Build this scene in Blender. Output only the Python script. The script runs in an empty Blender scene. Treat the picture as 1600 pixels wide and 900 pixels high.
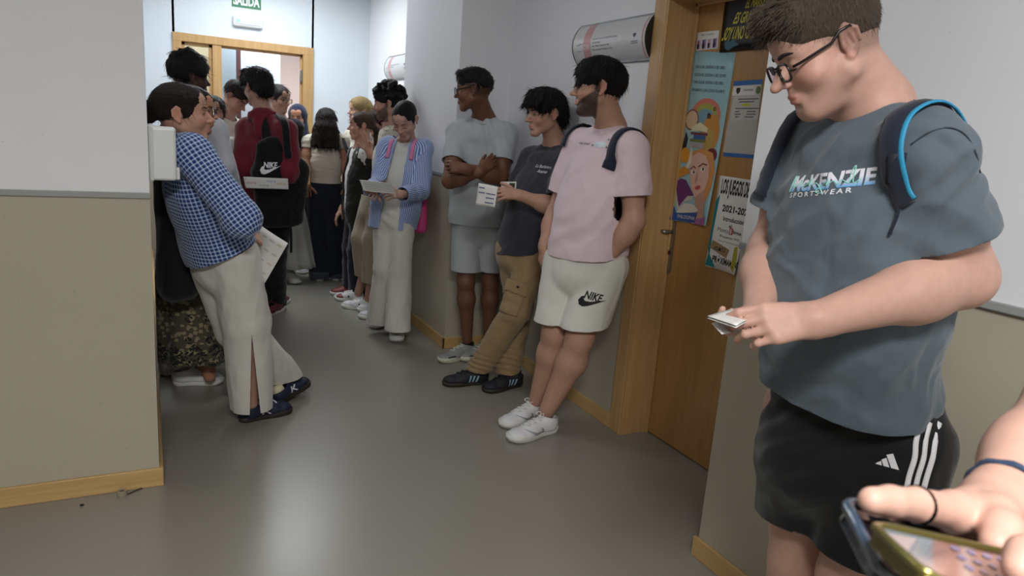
import bpy, bmesh, math, random
import numpy as np
from mathutils import Vector, Matrix
from mathutils.bvhtree import BVHTree
random.seed(7)
V = lambda *a: np.array(a if len(a) > 1 else a[0], dtype=float)
scn = bpy.context.scene
COL = scn.collection
# ------------------------------------------------------------------ camera
CAMZ = 1.45
FPX, PITCH, ROLL, YAW = 1108.4, 0.215887, 0.075754, 0.480338
_fw = V(math.sin(YAW)*math.cos(PITCH), math.cos(YAW)*math.cos(PITCH), -math.sin(PITCH))
_rt = V(math.cos(YAW), -math.sin(YAW), 0.0)
_up = np.cross(_rt, _fw)
CR = _rt*math.cos(ROLL) + _up*math.sin(ROLL)
CU = -_rt*math.sin(ROLL) + _up*math.cos(ROLL)
cam = bpy.data.cameras.new('camera'); camo = bpy.data.objects.new('camera', cam); COL.objects.link(camo)
cam.sensor_width = 36; cam.lens = FPX*36/1600; cam.clip_start = 0.02; cam.clip_end = 60
_m = Matrix(((CR[0], CU[0], -_fw[0], 0), (CR[1], CU[1], -_fw[1], 0), (CR[2], CU[2], -_fw[2], CAMZ), (0, 0, 0, 1)))
camo.matrix_world = _m
scn.camera = camo
cam.dof.use_dof = True; cam.dof.focus_distance = 2.6; cam.dof.aperture_fstop = 10.0
# ------------------------------------------------------------------ world, lights, exposure
scn.view_settings.view_transform = 'Standard'; scn.view_settings.look = 'None'
scn.view_settings.gamma = 1.0; scn.view_settings.use_curve_mapping = False
scn.view_settings.exposure = 0.0
w = bpy.data.worlds.new('world'); scn.world = w; w.use_nodes = True
w.node_tree.nodes['Background'].inputs[0].default_value = (0.8, 0.85, 0.95, 1)
w.node_tree.nodes['Background'].inputs[1].default_value = 0.03
CEIL = 2.75
LIGHTS = [  # x, y, sx, sy, watts, colour
    (-0.15, -0.75, 0.9, 0.6, 112, (1.0, 0.985, 0.97)),
    (1.00, 6.60, 0.9, 0.9, 28, (0.88, 0.95, 1.0)),
    (0.60, 3.30, 0.6, 0.6, 4, (0.95, 0.98, 1.0)),
    (1.50, 8.80, 1.0, 1.0, 105, (1.0, 0.97, 0.97)),
]
def area(x, y, z, sx, sy, watts, c):
    L = bpy.data.lights.new('ceiling_lamp', 'AREA'); L.shape = 'RECTANGLE'; L.size = sx; L.size_y = sy
    L.energy = watts; L.color = c
    o = bpy.data.objects.new('ceiling_lamp', L); COL.objects.link(o); o.location = (x, y, z)
for l in LIGHTS: area(l[0], l[1], CEIL-0.035, *l[2:])
# ------------------------------------------------------------------ pixel helpers (1600x900 frame)
def ray(px, py):
    return _fw + CR*(px-800)/FPX - CU*(py-450)/FPX
CAM = V(0, 0, CAMZ)
def at(px, py, Y): d = ray(px, py); return CAM + d*(Y/d[1])
def atx(px, py, X): d = ray(px, py); return CAM + d*(X/d[0])
def atz(px, py, Z=0.0): d = ray(px, py); return CAM + d*((Z-CAMZ)/d[2])
def nrm(v): v = np.asarray(v, float); return v/np.linalg.norm(v)
def face(px, a, pitch=0.0):
    """unit vector for something in column px facing a degrees from the viewer (0 towards, 90 image-left), pitched down"""
    d = ray(px, 450); d = nrm([d[0], d[1], 0]); rr = V(d[1], -d[0], 0)
    a = math.radians(a); v = math.cos(a)*(-d) + math.sin(a)*(-rr)
    p = math.radians(pitch)
    return nrm(v*math.cos(p) + V(0, 0, -math.sin(p)))
# ------------------------------------------------------------------ materials
MATS = {}
def nt(name):
    m = bpy.data.materials.new(name); m.use_nodes = True; t = m.node_tree
    return m, t, t.nodes['Principled BSDF']
def N(t, typ, **kw):
    n = t.nodes.new(typ)
    for k, v in kw.items():
        if k in n.inputs: n.inputs[k].default_value = v
        else: setattr(n, k, v)
    return n
def rgb(*c):
    """sRGB 0-255 -> linear"""
    o = []
    for v in c:
        v /= 255.0; o.append(v/12.92 if v <= .04045 else ((v+.055)/1.055)**2.4)
    return (*o, 1.0)
def mat(name, c, rough=0.6, metal=0.0, bump=0.0, bscale=60.0, var=0.0, vscale=4.0, coat=0.0, spec=0.5, emit=0.0, alpha=1.0, trans=0.0):
    if name in MATS: return MATS[name]
    m, t, b = nt(name); L = t.links
    b.inputs['Base Color'].default_value = c; b.inputs['Roughness'].default_value = rough
    b.inputs['Metallic'].default_value = metal; b.inputs['Coat Weight'].default_value = coat
    b.inputs['Specular IOR Level'].default_value = spec
    if trans: b.inputs['Transmission Weight'].default_value = trans
    if emit:
        b.inputs['Emission Color'].default_value = c; b.inputs['Emission Strength'].default_value = emit
    tc = N(t, 'ShaderNodeTexCoord')
    if var:
        n = N(t, 'ShaderNodeTexNoise', Scale=vscale, Detail=4.0); L.new(tc.outputs['Object'], n.inputs['Vector'])
        r = N(t, 'ShaderNodeMapRange'); r.inputs['To Min'].default_value = 1-var; r.inputs['To Max'].default_value = 1+var
        L.new(n.outputs['Fac'], r.inputs['Value'])
        mx = N(t, 'ShaderNodeVectorMath', operation='SCALE'); mx.inputs[0].default_value = c[:3]
        L.new(r.outputs[0], mx.inputs['Scale']); L.new(mx.outputs[0], b.inputs['Base Color'])
    if bump:
        n = N(t, 'ShaderNodeTexNoise', Scale=bscale, Detail=3.0); L.new(tc.outputs['Object'], n.inputs['Vector'])
        bp = N(t, 'ShaderNodeBump', Strength=bump, Distance=0.002); L.new(n.outputs['Fac'], bp.inputs['Height'])
        L.new(bp.outputs[0], b.inputs['Normal'])
    MATS[name] = m; return m
def wood(name, c1, c2, axis=2, rough=0.4, stretch=18):
    m, t, b = nt(name); L = t.links; tc = N(t, 'ShaderNodeTexCoord')
    mp = N(t, 'ShaderNodeMapping'); s = [stretch]*3; s[axis] = 0.9; mp.inputs['Scale'].default_value = s
    L.new(tc.outputs['Object'], mp.inputs['Vector'])
    n = N(t, 'ShaderNodeTexNoise', Scale=3.0, Detail=6.0, Roughness=0.65); n.inputs['Distortion'].default_value = 0.35
    L.new(mp.outputs[0], n.inputs['Vector'])
    r = N(t, 'ShaderNodeValToRGB'); r.color_ramp.elements[0].color = c1; r.color_ramp.elements[1].color = c2
    r.color_ramp.elements[0].position = .3; r.color_ramp.elements[1].position = .7
    L.new(n.outputs['Fac'], r.inputs[0]); L.new(r.outputs[0], b.inputs['Base Color'])
    b.inputs['Roughness'].default_value = rough; b.inputs['Coat Weight'].default_value = 0.15
    bp = N(t, 'ShaderNodeBump', Strength=0.08, Distance=0.001); L.new(n.outputs['Fac'], bp.inputs['Height']); L.new(bp.outputs[0], b.inputs['Normal'])
    return m
def wallmat(name, top, bot, split):
    """painted wall: white above the dado rail, beige laminate below"""
    m, t, b = nt(name); L = t.links
    g = N(t, 'ShaderNodeNewGeometry'); sp = N(t, 'ShaderNodeSeparateXYZ'); L.new(g.outputs['Position'], sp.inputs[0])
    gt = N(t, 'ShaderNodeMath', operation='GREATER_THAN'); gt.inputs[1].default_value = split; L.new(sp.outputs['Z'], gt.inputs[0])
    n = N(t, 'ShaderNodeTexNoise', Scale=2.2, Detail=5.0); L.new(g.outputs['Position'], n.inputs['Vector'])
    n2 = N(t, 'ShaderNodeTexNoise', Scale=38.0, Detail=2.0); L.new(g.outputs['Position'], n2.inputs['Vector'])
    th = N(t, 'ShaderNodeMapRange'); th.inputs['From Min'].default_value = .72; th.inputs['From Max'].default_value = .78; th.inputs['To Min'].default_value = 1; th.inputs['To Max'].default_value = .86
    L.new(n2.outputs['Fac'], th.inputs['Value'])
    r = N(t, 'ShaderNodeMapRange'); r.inputs['To Min'].default_value = .95; r.inputs['To Max'].default_value = 1.05; L.new(n.outputs['Fac'], r.inputs['Value'])
    mu = N(t, 'ShaderNodeMath', operation='MULTIPLY'); L.new(r.outputs[0], mu.inputs[0]); L.new(th.outputs[0], mu.inputs[1])
    mx = N(t, 'ShaderNodeMix', data_type='RGBA'); L.new(gt.outputs[0], mx.inputs['Factor']); mx.inputs[6].default_value = bot; mx.inputs[7].default_value = top
    sc = N(t, 'ShaderNodeVectorMath', operation='SCALE'); L.new(mx.outputs[2], sc.inputs[0]); L.new(mu.outputs[0], sc.inputs['Scale'])
    L.new(sc.outputs[0], b.inputs['Base Color'])
    ro = N(t, 'ShaderNodeMapRange'); ro.inputs['To Min'].default_value = .34; ro.inputs['To Max'].default_value = .62; L.new(gt.outputs[0], ro.inputs['Value']); L.new(ro.outputs[0], b.inputs['Roughness'])
    nb = N(t, 'ShaderNodeTexNoise', Scale=140.0, Detail=2.0); L.new(g.outputs['Position'], nb.inputs['Vector'])
    bp = N(t, 'ShaderNodeBump', Strength=0.12, Distance=0.001); L.new(nb.outputs['Fac'], bp.inputs['Height']); L.new(bp.outputs[0], b.inputs['Normal'])
    return m
def floormat():
    m, t, b = nt('vinyl_floor'); L = t.links; g = N(t, 'ShaderNodeNewGeometry')
    n = N(t, 'ShaderNodeTexNoise', Scale=1.3, Detail=6.0); L.new(g.outputs['Position'], n.inputs['Vector'])
    r = N(t, 'ShaderNodeValToRGB'); r.color_ramp.elements[0].color = rgb(134, 130, 120); r.color_ramp.elements[1].color = rgb(144, 140, 130)
    L.new(n.outputs['Fac'], r.inputs[0])
    # pale scuffs
    mp = N(t, 'ShaderNodeMapping'); mp.inputs['Rotation'].default_value = (0, 0, .9); mp.inputs['Scale'].default_value = (3, 40, 1)
    L.new(g.outputs['Position'], mp.inputs[0])
    n2 = N(t, 'ShaderNodeTexNoise', Scale=3.5, Detail=3.0); L.new(mp.outputs[0], n2.inputs['Vector'])
    th = N(t, 'ShaderNodeMapRange'); th.inputs['From Min'].default_value = .78; th.inputs['From Max'].default_value = .92; th.inputs['To Max'].default_value = .0; L.new(n2.outputs['Fac'], th.inputs['Value'])
    mx = N(t, 'ShaderNodeMix', data_type='RGBA'); L.new(th.outputs[0], mx.inputs['Factor']); L.new(r.outputs[0], mx.inputs[6]); mx.inputs[7].default_value = rgb(150, 147, 138)
    L.new(mx.outputs[2], b.inputs['Base Color'])
    n3 = N(t, 'ShaderNodeTexNoise', Scale=2.0, Detail=4.0); L.new(g.outputs['Position'], n3.inputs['Vector'])
    ro = N(t, 'ShaderNodeMapRange'); ro.inputs['To Min'].default_value = .22; ro.inputs['To Max'].default_value = .36; b.inputs['Roughness'].default_value = .29
    n4 = N(t, 'ShaderNodeTexNoise', Scale=9.0, Detail=2.0); L.new(g.outputs['Position'], n4.inputs['Vector'])
    bp = N(t, 'ShaderNodeBump', Strength=0.05, Distance=0.004); L.new(n4.outputs['Fac'], bp.inputs['Height']); L.new(bp.outputs[0], b.inputs['Normal'])
    return m
# ------------------------------------------------------------------ object helpers
def tag(o, label=None, cat=None, group=None, kind=None):
    if label: o['label'] = label
    if cat: o['category'] = cat
    if group: o['group'] = group
    if kind: o['kind'] = kind
    return o
def empty(name, loc, label=None, cat=None, group=None):
    o = bpy.data.objects.new(name, None); COL.objects.link(o); o.location = tuple(loc); o.empty_display_size = .05
    return tag(o, label, cat, group)
def link(name, me, m, root=None):
    o = bpy.data.objects.new(name, me); COL.objects.link(o)
    if m is not None:
        for mm in (m if isinstance(m, (list, tuple)) else [m]): me.materials.append(mm)
    if root is not None: o.parent = root
    return o
def abs_loc(root):
    l = V(0, 0, 0)
    while root is not None: l = l + V(*root.location); root = root.parent
    return l
def mesh(name, verts, faces, m, root=None, smooth=True, attrs=None):
    """verts in world coordinates; stored relative to the root's place"""
    verts = np.asarray(verts, float)
    if root is not None: verts = verts - abs_loc(root)
    me = bpy.data.meshes.new(name)
    me.from_pydata(verts.tolist(), [], faces.tolist() if isinstance(faces, np.ndarray) else faces)
    if smooth: me.polygons.foreach_set('use_smooth', [True]*len(me.polygons))
    for k, (typ, arr) in (attrs or {}).items():
        a = me.attributes.new(k, typ, 'POINT')
        arr = np.asarray(arr, dtype=np.float32)
        a.data.foreach_set('color' if typ == 'FLOAT_COLOR' else ('vector' if typ == 'FLOAT_VECTOR' else 'value'), arr.ravel())
    me.update()
    return link(name, me, m, root)
def bmo(name, bm, m, root=None, smooth=False, bevel=0.0, seg=2):
    if root is not None:
        bmesh.ops.translate(bm, verts=bm.verts, vec=Vector(-abs_loc(root)))
    bmesh.ops.recalc_face_normals(bm, faces=bm.faces)
    me = bpy.data.meshes.new(name); bm.to_mesh(me); bm.free()
    if smooth: me.polygons.foreach_set('use_smooth', [True]*len(me.polygons))
    o = link(name, me, m, root)
    if bevel:
        md = o.modifiers.new('b', 'BEVEL'); md.width = bevel; md.segments = seg; md.limit_method = 'ANGLE'
    return o
def bbox(bm, lo, hi, M=None):
    lo, hi = V(*lo), V(*hi)
    vs = [bm.verts.new((x, y, z)) for x in (lo[0], hi[0]) for y in (lo[1], hi[1]) for z in (lo[2], hi[2])]
    if M is not None:
        for v in vs: v.co = M @ v.co
    for f in ((0, 1, 3, 2), (4, 6, 7, 5), (0, 4, 5, 1), (2, 3, 7, 6), (0, 2, 6, 4), (1, 5, 7, 3)): bm.faces.new([vs[i] for i in f])
def box(name, lo, hi, m, root=None, bevel=0.0, M=None, seg=2):
    bm = bmesh.new(); bbox(bm, lo, hi, M); return bmo(name, bm, m, root, bevel=bevel, seg=seg)
def frame_M(o, x, y, z):
    return Matrix(((x[0], y[0], z[0], o[0]), (x[1], y[1], z[1], o[1]), (x[2], y[2], z[2], o[2]), (0, 0, 0, 1)))
def tube(pts, rad, n=8, closed=False, flat=None):
    """tube verts/faces along pts; rad number or list; flat=(ratio, up) squashes the section"""
    pts = [V(*p) for p in pts]; k = len(pts); vs = []; fs = []
    rad = rad if hasattr(rad, '__len__') else [rad]*k
    prev = None
    for i, p in enumerate(pts):
        if closed: d = pts[(i+1) % k]-pts[i-1]
        else: d = pts[min(i+1, k-1)]-pts[max(i-1, 0)]
        d = nrm(d)
        ref = prev if prev is not None else (V(0, 0, 1) if abs(d[2]) < .9 else V(1, 0, 0))
        if flat is not None: ref = flat[1][i] if isinstance(flat[1], list) else flat[1]
        a = nrm(ref-d*np.dot(ref, d)); b = np.cross(d, a); prev = a
        fr = flat[0] if flat is not None else 1.0
        for j in range(n):
            t = 2*math.pi*j/n; vs.append(p + rad[i]*(a*math.cos(t)*fr + b*math.sin(t)))
    m = k if closed else k-1
    for i in range(m):
        for j in range(n):
            a0 = i*n+j; a1 = i*n+(j+1) % n; b0 = ((i+1) % k)*n+j; b1 = ((i+1) % k)*n+(j+1) % n
            fs.append((a0, a1, b1, b0))
    if not closed: fs.append(tuple(range(n))[::-1]); fs.append(tuple((k-1)*n+j for j in range(n)))
    return np.array(vs), fs
def join(parts):
    vs = []; fs = []; o = 0
    for v, f in parts:
        vs.append(np.asarray(v)); fs += [tuple(i+o for i in q) for q in f]; o += len(v)
    return np.concatenate(vs), fs
def cr(pts, n=6):
    """Catmull-Rom resample"""
    P = [V(*p) for p in pts]; P = [2*P[0]-P[1]] + P + [2*P[-1]-P[-2]]; out = []
    for i in range(1, len(P)-2):
        for j in range(n):
            t = j/n; a, b, c, d = P[i-1:i+3]
            out.append(.5*((2*b)+(-a+c)*t+(2*a-5*b+4*c-d)*t*t+(-a+3*b-3*c+d)*t**3))
    out.append(P[-2]); return out
# text -> triangulated 2D mesh
_tc = {}
def text2d(s, size=1.0, bold=0.0, shear=0.0, space=1.0, maxlen=None, xs=1.0):
    cu = bpy.data.curves.new('t', 'FONT'); cu.body = s; cu.size = size; cu.offset = bold; cu.shear = shear
    cu.space_character = space; cu.align_x = 'CENTER'; cu.align_y = 'CENTER'; cu.resolution_u = 3
    o = bpy.data.objects.new('t', cu); COL.objects.link(o); dg = bpy.context.evaluated_depsgraph_get(); dg.update()
    me = o.evaluated_get(dg).to_mesh(); vs = np.array([v.co[:] for v in me.vertices]) if len(me.vertices) else np.zeros((0, 3))
    fs = [tuple(p.vertices) for p in me.polygons]
    o.evaluated_get(dg).to_mesh_clear(); COL.objects.unlink(o); bpy.data.objects.remove(o); bpy.data.curves.remove(cu)
    vs = vs[:, :2]*V(xs, 1) if len(vs) else np.zeros((0, 2))
    return subdiv2d(vs, fs, maxlen)
def subdiv2d(vs, fs, maxlen):
    if maxlen is None or len(vs) == 0: return vs, fs
    bm = bmesh.new(); bv = [bm.verts.new((x, y, 0)) for x, y in vs]
    for f in fs:
        try: bm.faces.new([bv[i] for i in f])
        except ValueError: pass
    for _ in range(7):
        bmesh.ops.triangulate(bm, faces=bm.faces)
        es = [e for e in bm.edges if e.calc_length() > maxlen]
        if not es: break
        bmesh.ops.subdivide_edges(bm, edges=es, cuts=1)
    bmesh.ops.triangulate(bm, faces=bm.faces)
    bm.verts.index_update()
    v2 = np.array([v.co[:2] for v in bm.verts]); f2 = [tuple(v.index for v in f.verts) for f in bm.faces]; bm.free()
    return v2, f2
def poly2d(pts, maxlen=None): return subdiv2d(np.array(pts, float), [tuple(range(len(pts)))], maxlen)
def flat_decal(name, v2, fs, o, x, y, m, root, off=0.0004):
    x = nrm(x); y = nrm(y); n = np.cross(x, y)
    P = [V(*o)+x*a+y*b+n*off for a, b in v2]
    return mesh(name, P, fs, m, root, smooth=False)
def bvh_of(o):
    loc = abs_loc(o.parent) if o.parent else V(0, 0, 0)
    vs = [Vector(V(*v.co)+loc) for v in o.data.vertices]; return BVHTree.FromPolygons(vs, [tuple(p.vertices) for p in o.data.polygons])
def wrap_decal(name, v2, fs, o, x, y, tgt, m, root, off=0.0012, attrs=None):
    """drape a flat 2D mesh at o (axes x, y) onto the surface tgt, along the decal's normal"""
    x = nrm(x); y = nrm(y-x*np.dot(x, y)) if True else y; n = np.cross(x, y); P = []; keep = []
    for a, b in v2:
        q = V(*o)+x*a+y*b
        h = tgt.ray_cast(Vector(q+n*.12), Vector(-n), .4)
        if h[0] is None: P.append(q); keep.append(False)
        else: P.append(V(*h[0])+V(*(h[1] if np.dot(V(*h[1]), n) > 0 else -h[1]))*off); keep.append(True)
    fs = [f for f in fs if all(keep[i] for i in f)]
    if not fs: return None
    return mesh(name, P, fs, m, root, attrs=attrs)
# ------------------------------------------------------------------ setting
M_wall = wallmat('painted_wall', rgb(228, 229, 233), rgb(174, 167, 149), 1.13)
M_far = wallmat('far_wall_paint', rgb(214, 222, 228), rgb(176, 168, 148), 1.13)
M_ceil = mat('ceiling_paint', rgb(225, 225, 225), .8, bump=.1)
M_wood = wood('beech_frame', rgb(176, 138, 88), rgb(196, 160, 110))
M_woodh = wood('beech_board', rgb(182, 146, 92), rgb(200, 166, 112), axis=1)
M_woodx = wood('beech_board_cross', rgb(182, 146, 92), rgb(200, 166, 112), axis=0)
M_door = wood('door_veneer', rgb(160, 118, 66), rgb(176, 134, 82), stretch=9, rough=.35)
M_rail = mat('grey_rail', rgb(150, 152, 150), .4)
M_steel = mat('brushed_steel', rgb(150, 145, 138), .32, metal=.9)
def S(o): o['kind'] = 'structure'; return o
S(box('floor', (-4, -3, -.1), (4, 12, 0), floormat()))
S(box('ceiling', (-4, -3, CEIL), (4, 12, CEIL+.1), M_ceil))
YF = 7.62
XP, XW, XD = 1.73, 2.088, 2.243
S(box('wall_left', (-3, 2.856, 0), (0.0, YF, CEIL), M_wall))
S(box('wall_right', (XP, -3, 0), (2.9, 1.717, CEIL), M_wall))            # thick wall the near man stands by
def multibox(name, bs, m, bevel=0.0):
    bm = bmesh.new()
    for lo, hi in bs: bbox(bm, lo, hi)
    return S(bmo(name, bm, m, bevel=bevel))
multibox('wall_corridor', [((XW, 2.72, 0), (2.9, YF, CEIL)), ((XW, 1.717, 2.14), (2.9, 2.72, CEIL))], M_wall)
S(box('wall_pilaster', (XP, 4.247, 0), (XW, 5.32, CEIL), M_wall))
S(box('wall_back', (-4, -3.1, 0), (4, -3, CEIL), M_wall))
S(box('wall_outer', (-4.1, -3, 0), (-4, 2.856, CEIL), M_wall))
# door behind the posters
S(box('door_1', (XD, 1.72, .006), (XD+.04, 2.69, 2.072), M_door, bevel=.002))
jm = bmesh.new()
bbox(jm, (XW-.012, 2.69, 0), (XD+.05, 2.715, 2.10)); bbox(jm, (XW-.012, 1.72, 2.074), (XD+.05, 2.715, 2.10))
bbox(jm, (XD-.018, 2.676, 0), (XD-.002, 2.69, 2.074)); bbox(jm, (XD-.018, 1.72, 2.062), (XD-.002, 2.69, 2.074))
o = S(bmo('trim_1', jm, M_wood, bevel=.0015))
jm = bmesh.new()
bbox(jm, (XW-.016, 2.700, 0), (XW, 2.785, 2.165)); bbox(jm, (XW-.016, 1.72, 2.085), (XW, 2.785, 2.165))
S(bmo('trim_2', jm, M_wood, bevel=.003))
# baseboards and dado rails
BH = .076; BT = .014
S(box('baseboard_left', (-3, 2.856-BT, 0), (BT, 2.856, BH), M_woodx, bevel=.003))
S(box('baseboard_left_side', (0, 2.856, 0), (BT, YF, BH), M_woodh, bevel=.003))
S(box('baseboard_right', (XP-BT, -3, 0), (XP, 1.717+BT, BH), M_woodh, bevel=.003))
multibox('baseboard_corridor', [((XW-BT, 2.785, 0), (XW, 4.247, BH)), ((XP-BT, 4.247-BT, 0), (XP, 5.32+BT, BH)), ((XP-BT, 4.247-BT, 0), (XW, 4.247, BH)), ((XW-BT, 5.32, 0), (XW, YF, BH))], M_woodh, bevel=.003)
S(box('trim_3', (-3, 2.856-.010, 1.121), (.004, 2.856, 1.142), M_rail, bevel=.003))
S(box('trim_4', (XP-.012, -3, 1.132), (XP, 1.717, 1.153), M_rail, bevel=.003))
multibox('trim_5', [((XP-.008, 4.247, 1.132), (XP, 5.32, 1.152)), ((XP-.008, 4.239, 1.132), (XW, 4.247, 1.152)), ((XW-.008, 2.785, 1.132), (XW, 4.247, 1.152)), ((XW-.008, 5.32, 1.132), (XW, YF, 1.152))], M_rail, bevel=.002)
# far wall with doorway and side light
A = at(269, 49.3, YF); B = at(490, 75.5, YF); ZT = (A[2]+B[2])/2; XA, XB = A[0], B[0]
fr = .075
def xc(px, py=150): return at(px, py, YF)[0]
XM0, XM1 = xc(333), xc(347)
multibox('wall_far', [((-.1, YF, 0), (XA+.02, YF+.12, CEIL)), ((XB-.02, YF, 0), (2.9, YF+.12, CEIL)), ((XA, YF, ZT-.02), (XB, YF+.12, CEIL))], M_far)
bm = bmesh.new()
for lo, hi in (((XA, YF-.02, 0), (XA+fr, YF+.13, ZT)), ((XB-fr-.03, YF-.02, 0), (XB, YF+.13, ZT)), ((XA, YF-.022, ZT-fr), (XB, YF+.13, ZT)), ((XM0, YF-.012, 0), (XM1, YF+.13, ZT-fr))): bbox(bm, lo, hi)
S(bmo('trim_6', bm, M_wood, bevel=.004))
bm = bmesh.new()
for lo, hi in (((XA+fr, YF+.02, 0), (XA+fr+.03, YF+.07, ZT-fr)), ((XM0-.03, YF+.02, 0), (XM0, YF+.07, ZT-fr)), ((XA+fr, YF+.02, ZT-fr-.03), (XM0, YF+.07, ZT-fr)), ((XA+fr, YF+.02, .0), (XM0, YF+.07, .10)), ((XM1, YF+.03, ZT-fr-.02), (XB-fr-.03, YF+.06, ZT-fr)), ((XB-fr-.05, YF+.03, 0), (XB-fr-.03, YF+.06, ZT-fr))): bbox(bm, lo, hi)
S(bmo('trim_7', bm, M_wood, bevel=.003))
M_glass = mat('clear_glass', (1, 1, 1, 1), .02, trans=1.0, spec=.5); M_glass.node_tree.nodes['Principled BSDF'].inputs['IOR'].default_value = 1.1
S(box('window_1', (XA+fr+.02, YF+.04, .1), (XM0-.02, YF+.046, ZT-fr-.02), M_glass))
# room beyond
S(box('wall_room_back', (-.5, 11.0, 0), (4, 11.1, CEIL), mat('pinkish_white_wall', rgb(236, 218, 215), .7)))
S(box('wall_room_left', (-.6, YF+.12, 0), (-.5, 11.0, CEIL), mat('cream_wall', rgb(205, 198, 172), .7)))
xa, xb = at(375, 120, 9.0)[0], at(438, 120, 9.0)[0]
S(box('wall_room_screen', (at(346, 120, 9.3)[0]-.7, 9.3, 0), (at(346, 120, 9.3)[0]-.02, 9.36, CEIL), mat('cream_screen', rgb(200, 195, 165), .6)))
S(box('wall_room_partition', (xa-.0, 9.0, 0), (xb, 9.06, CEIL), mat('grey_blue_partition', rgb(150, 160, 172), .5)))
S(box('wall_room_panel', (xa-.35, 9.4, 0), (xa, 9.46, CEIL), mat('pale_blue_panel', rgb(165, 185, 200), .5)))
S(box('trim_8', (xa-.035, 8.96, 0), (xa+.005, 9.06, CEIL), mat('dark_red_post', rgb(60, 30, 34), .5)))
# hinge on the far door frame
hg = bmesh.new()
bbox(hg, (XB-fr-.055, YF+.0, ZT-.34), (XB-fr-.03, YF+.03, ZT-.22)); 
S(bmo('trim_9', hg, M_steel, bevel=.003))
# ceiling luminaires (housing + diffuser around each lamp)
M_diff = mat('lamp_diffuser', (1, 1, 1, 1), .5, emit=3.0)
M_white = mat('white_plastic', rgb(225, 228, 226), .35)
for i, l in enumerate(LIGHTS):
    lab = ['square ceiling light over the near end of the corridor', 'large cool ceiling light over the far group of people', 'square ceiling light over the middle of the corridor', 'large ceiling light in the room beyond the far doorway'][i]
    r = empty('ceiling_light', (l[0], l[1], CEIL), lab, 'ceiling light')
    x, y, a, b = l[0], l[1], l[2]/2+.03, l[3]/2+.03
    bm = bmesh.new()
    for lo, hi in (((x-a, y-b, CEIL-.03), (x-a+.02, y+b, CEIL)), ((x+a-.02, y-b, CEIL-.03), (x+a, y+b, CEIL)), ((x-a, y-b, CEIL-.03), (x+a, y-b+.02, CEIL)), ((x-a, y+b-.02, CEIL-.03), (x+a, y+b, CEIL))): bbox(bm, lo, hi)
    bmo('housing', bm, M_white, r)
    box('diffuser', (x-a+.02, y-b+.02, CEIL-.02), (x+a-.02, y+b-.02, CEIL-.008), M_diff, r)
# door handle
hr = empty('lever_lock', (XD, 2.63, 1.0), 'steel lever handle on a long tapered plate on the wooden door', 'handle')
pl = poly2d([(-.020, .12), (.020, .12), (.022, -.12), (.012, -.135), (-.012, -.135), (-.022, -.12)])
hc = atx(1050, 372, XD)
bm = bmesh.new(); vs = [bm.verts.new((XD, hc[1]+a, hc[2]+b-.04)) for a, b in pl[0]]; f = bm.faces.new(vs)
g = bmesh.ops.extrude_face_region(bm, geom=[f]); bmesh.ops.translate(bm, verts=[v for v in g['geom'] if isinstance(v, bmesh.types.BMVert)], vec=(-.009, 0, 0))
bmo('backplate', bm, M_steel, hr, bevel=.002)
v, f = tube(cr([(XD-.008, hc[1], hc[2]+.03), (XD-.045, hc[1], hc[2]+.03), (XD-.055, hc[1]+.015, hc[2]+.032), (XD-.055, hc[1]+.05, hc[2]+.034), (XD-.052, hc[1]+.10, hc[2]+.024)], 4), .0095, 10)
mesh('lever', v, f, M_steel, hr)
v, f = tube([(XD-.008, hc[1], hc[2]-.07), (XD-.016, hc[1], hc[2]-.07)], .010, 14); mesh('keyhole', v, f, mat('dark_brass', rgb(70, 60, 45), .4, metal=.8), hr)
# ---- papers on the door: frame of a sheet: origin at its top-left on the door plane
Yd, Zd = V(0, -1, 0), V(0, 0, 1)
def sheet(name, p_tl, p_tr, p_br, p_bl, m, label, cat, X=XD, thick=.0008, curl=0.0, n=10, group=None):
    """paper spanned by four pixel corners on plane x=X, facing the corridor"""
    c = [atx(*q, X-.0006) for q in (p_tl, p_tr, p_br, p_bl)]
    vs = []; fs = []
    for i in range(n+1):
        for j in range(n+1):
            u, v = j/n, i/n
            q = (c[0]*(1-u)+c[1]*u)*(1-v)+(c[3]*(1-u)+c[2]*u)*v
            cv = curl*((u**3)*(v**2)*.8+(1-u)**4*(v**3)*.5)
            vs.append(q-V(thick+cv, 0, 0))
    k = (n+1)
    for i in range(n):
        for j in range(n): fs.append((i*k+j, (i+1)*k+j, (i+1)*k+j+1, i*k+j+1))
    ctr = sum(c)/4; r = empty(name, ctr, label, cat, group)
    o = mesh('paper', vs, fs, m, r); sd = o.modifiers.new('s', 'SOLIDIFY'); sd.thickness = thick; sd.offset = -1
    def uv(u, v, off=0.0): # u across, v down
        q = (c[0]*(1-u)+c[1]*u)*(1-v)+(c[3]*(1-u)+c[2]*u)*v
        cv = curl*((u**3)*(v**2)*.8+(1-u)**4*(v**3)*.5); return q-V(thick+cv+.0007+off, 0, 0)
    return r, uv
def onsheet(name, pts, uv, m, r, off=0.0, maxlen=.08):
    v2, fs = poly2d(pts, maxlen); return mesh(name, [uv(a, b, off) for a, b in v2], fs, m, r, smooth=False)
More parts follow.
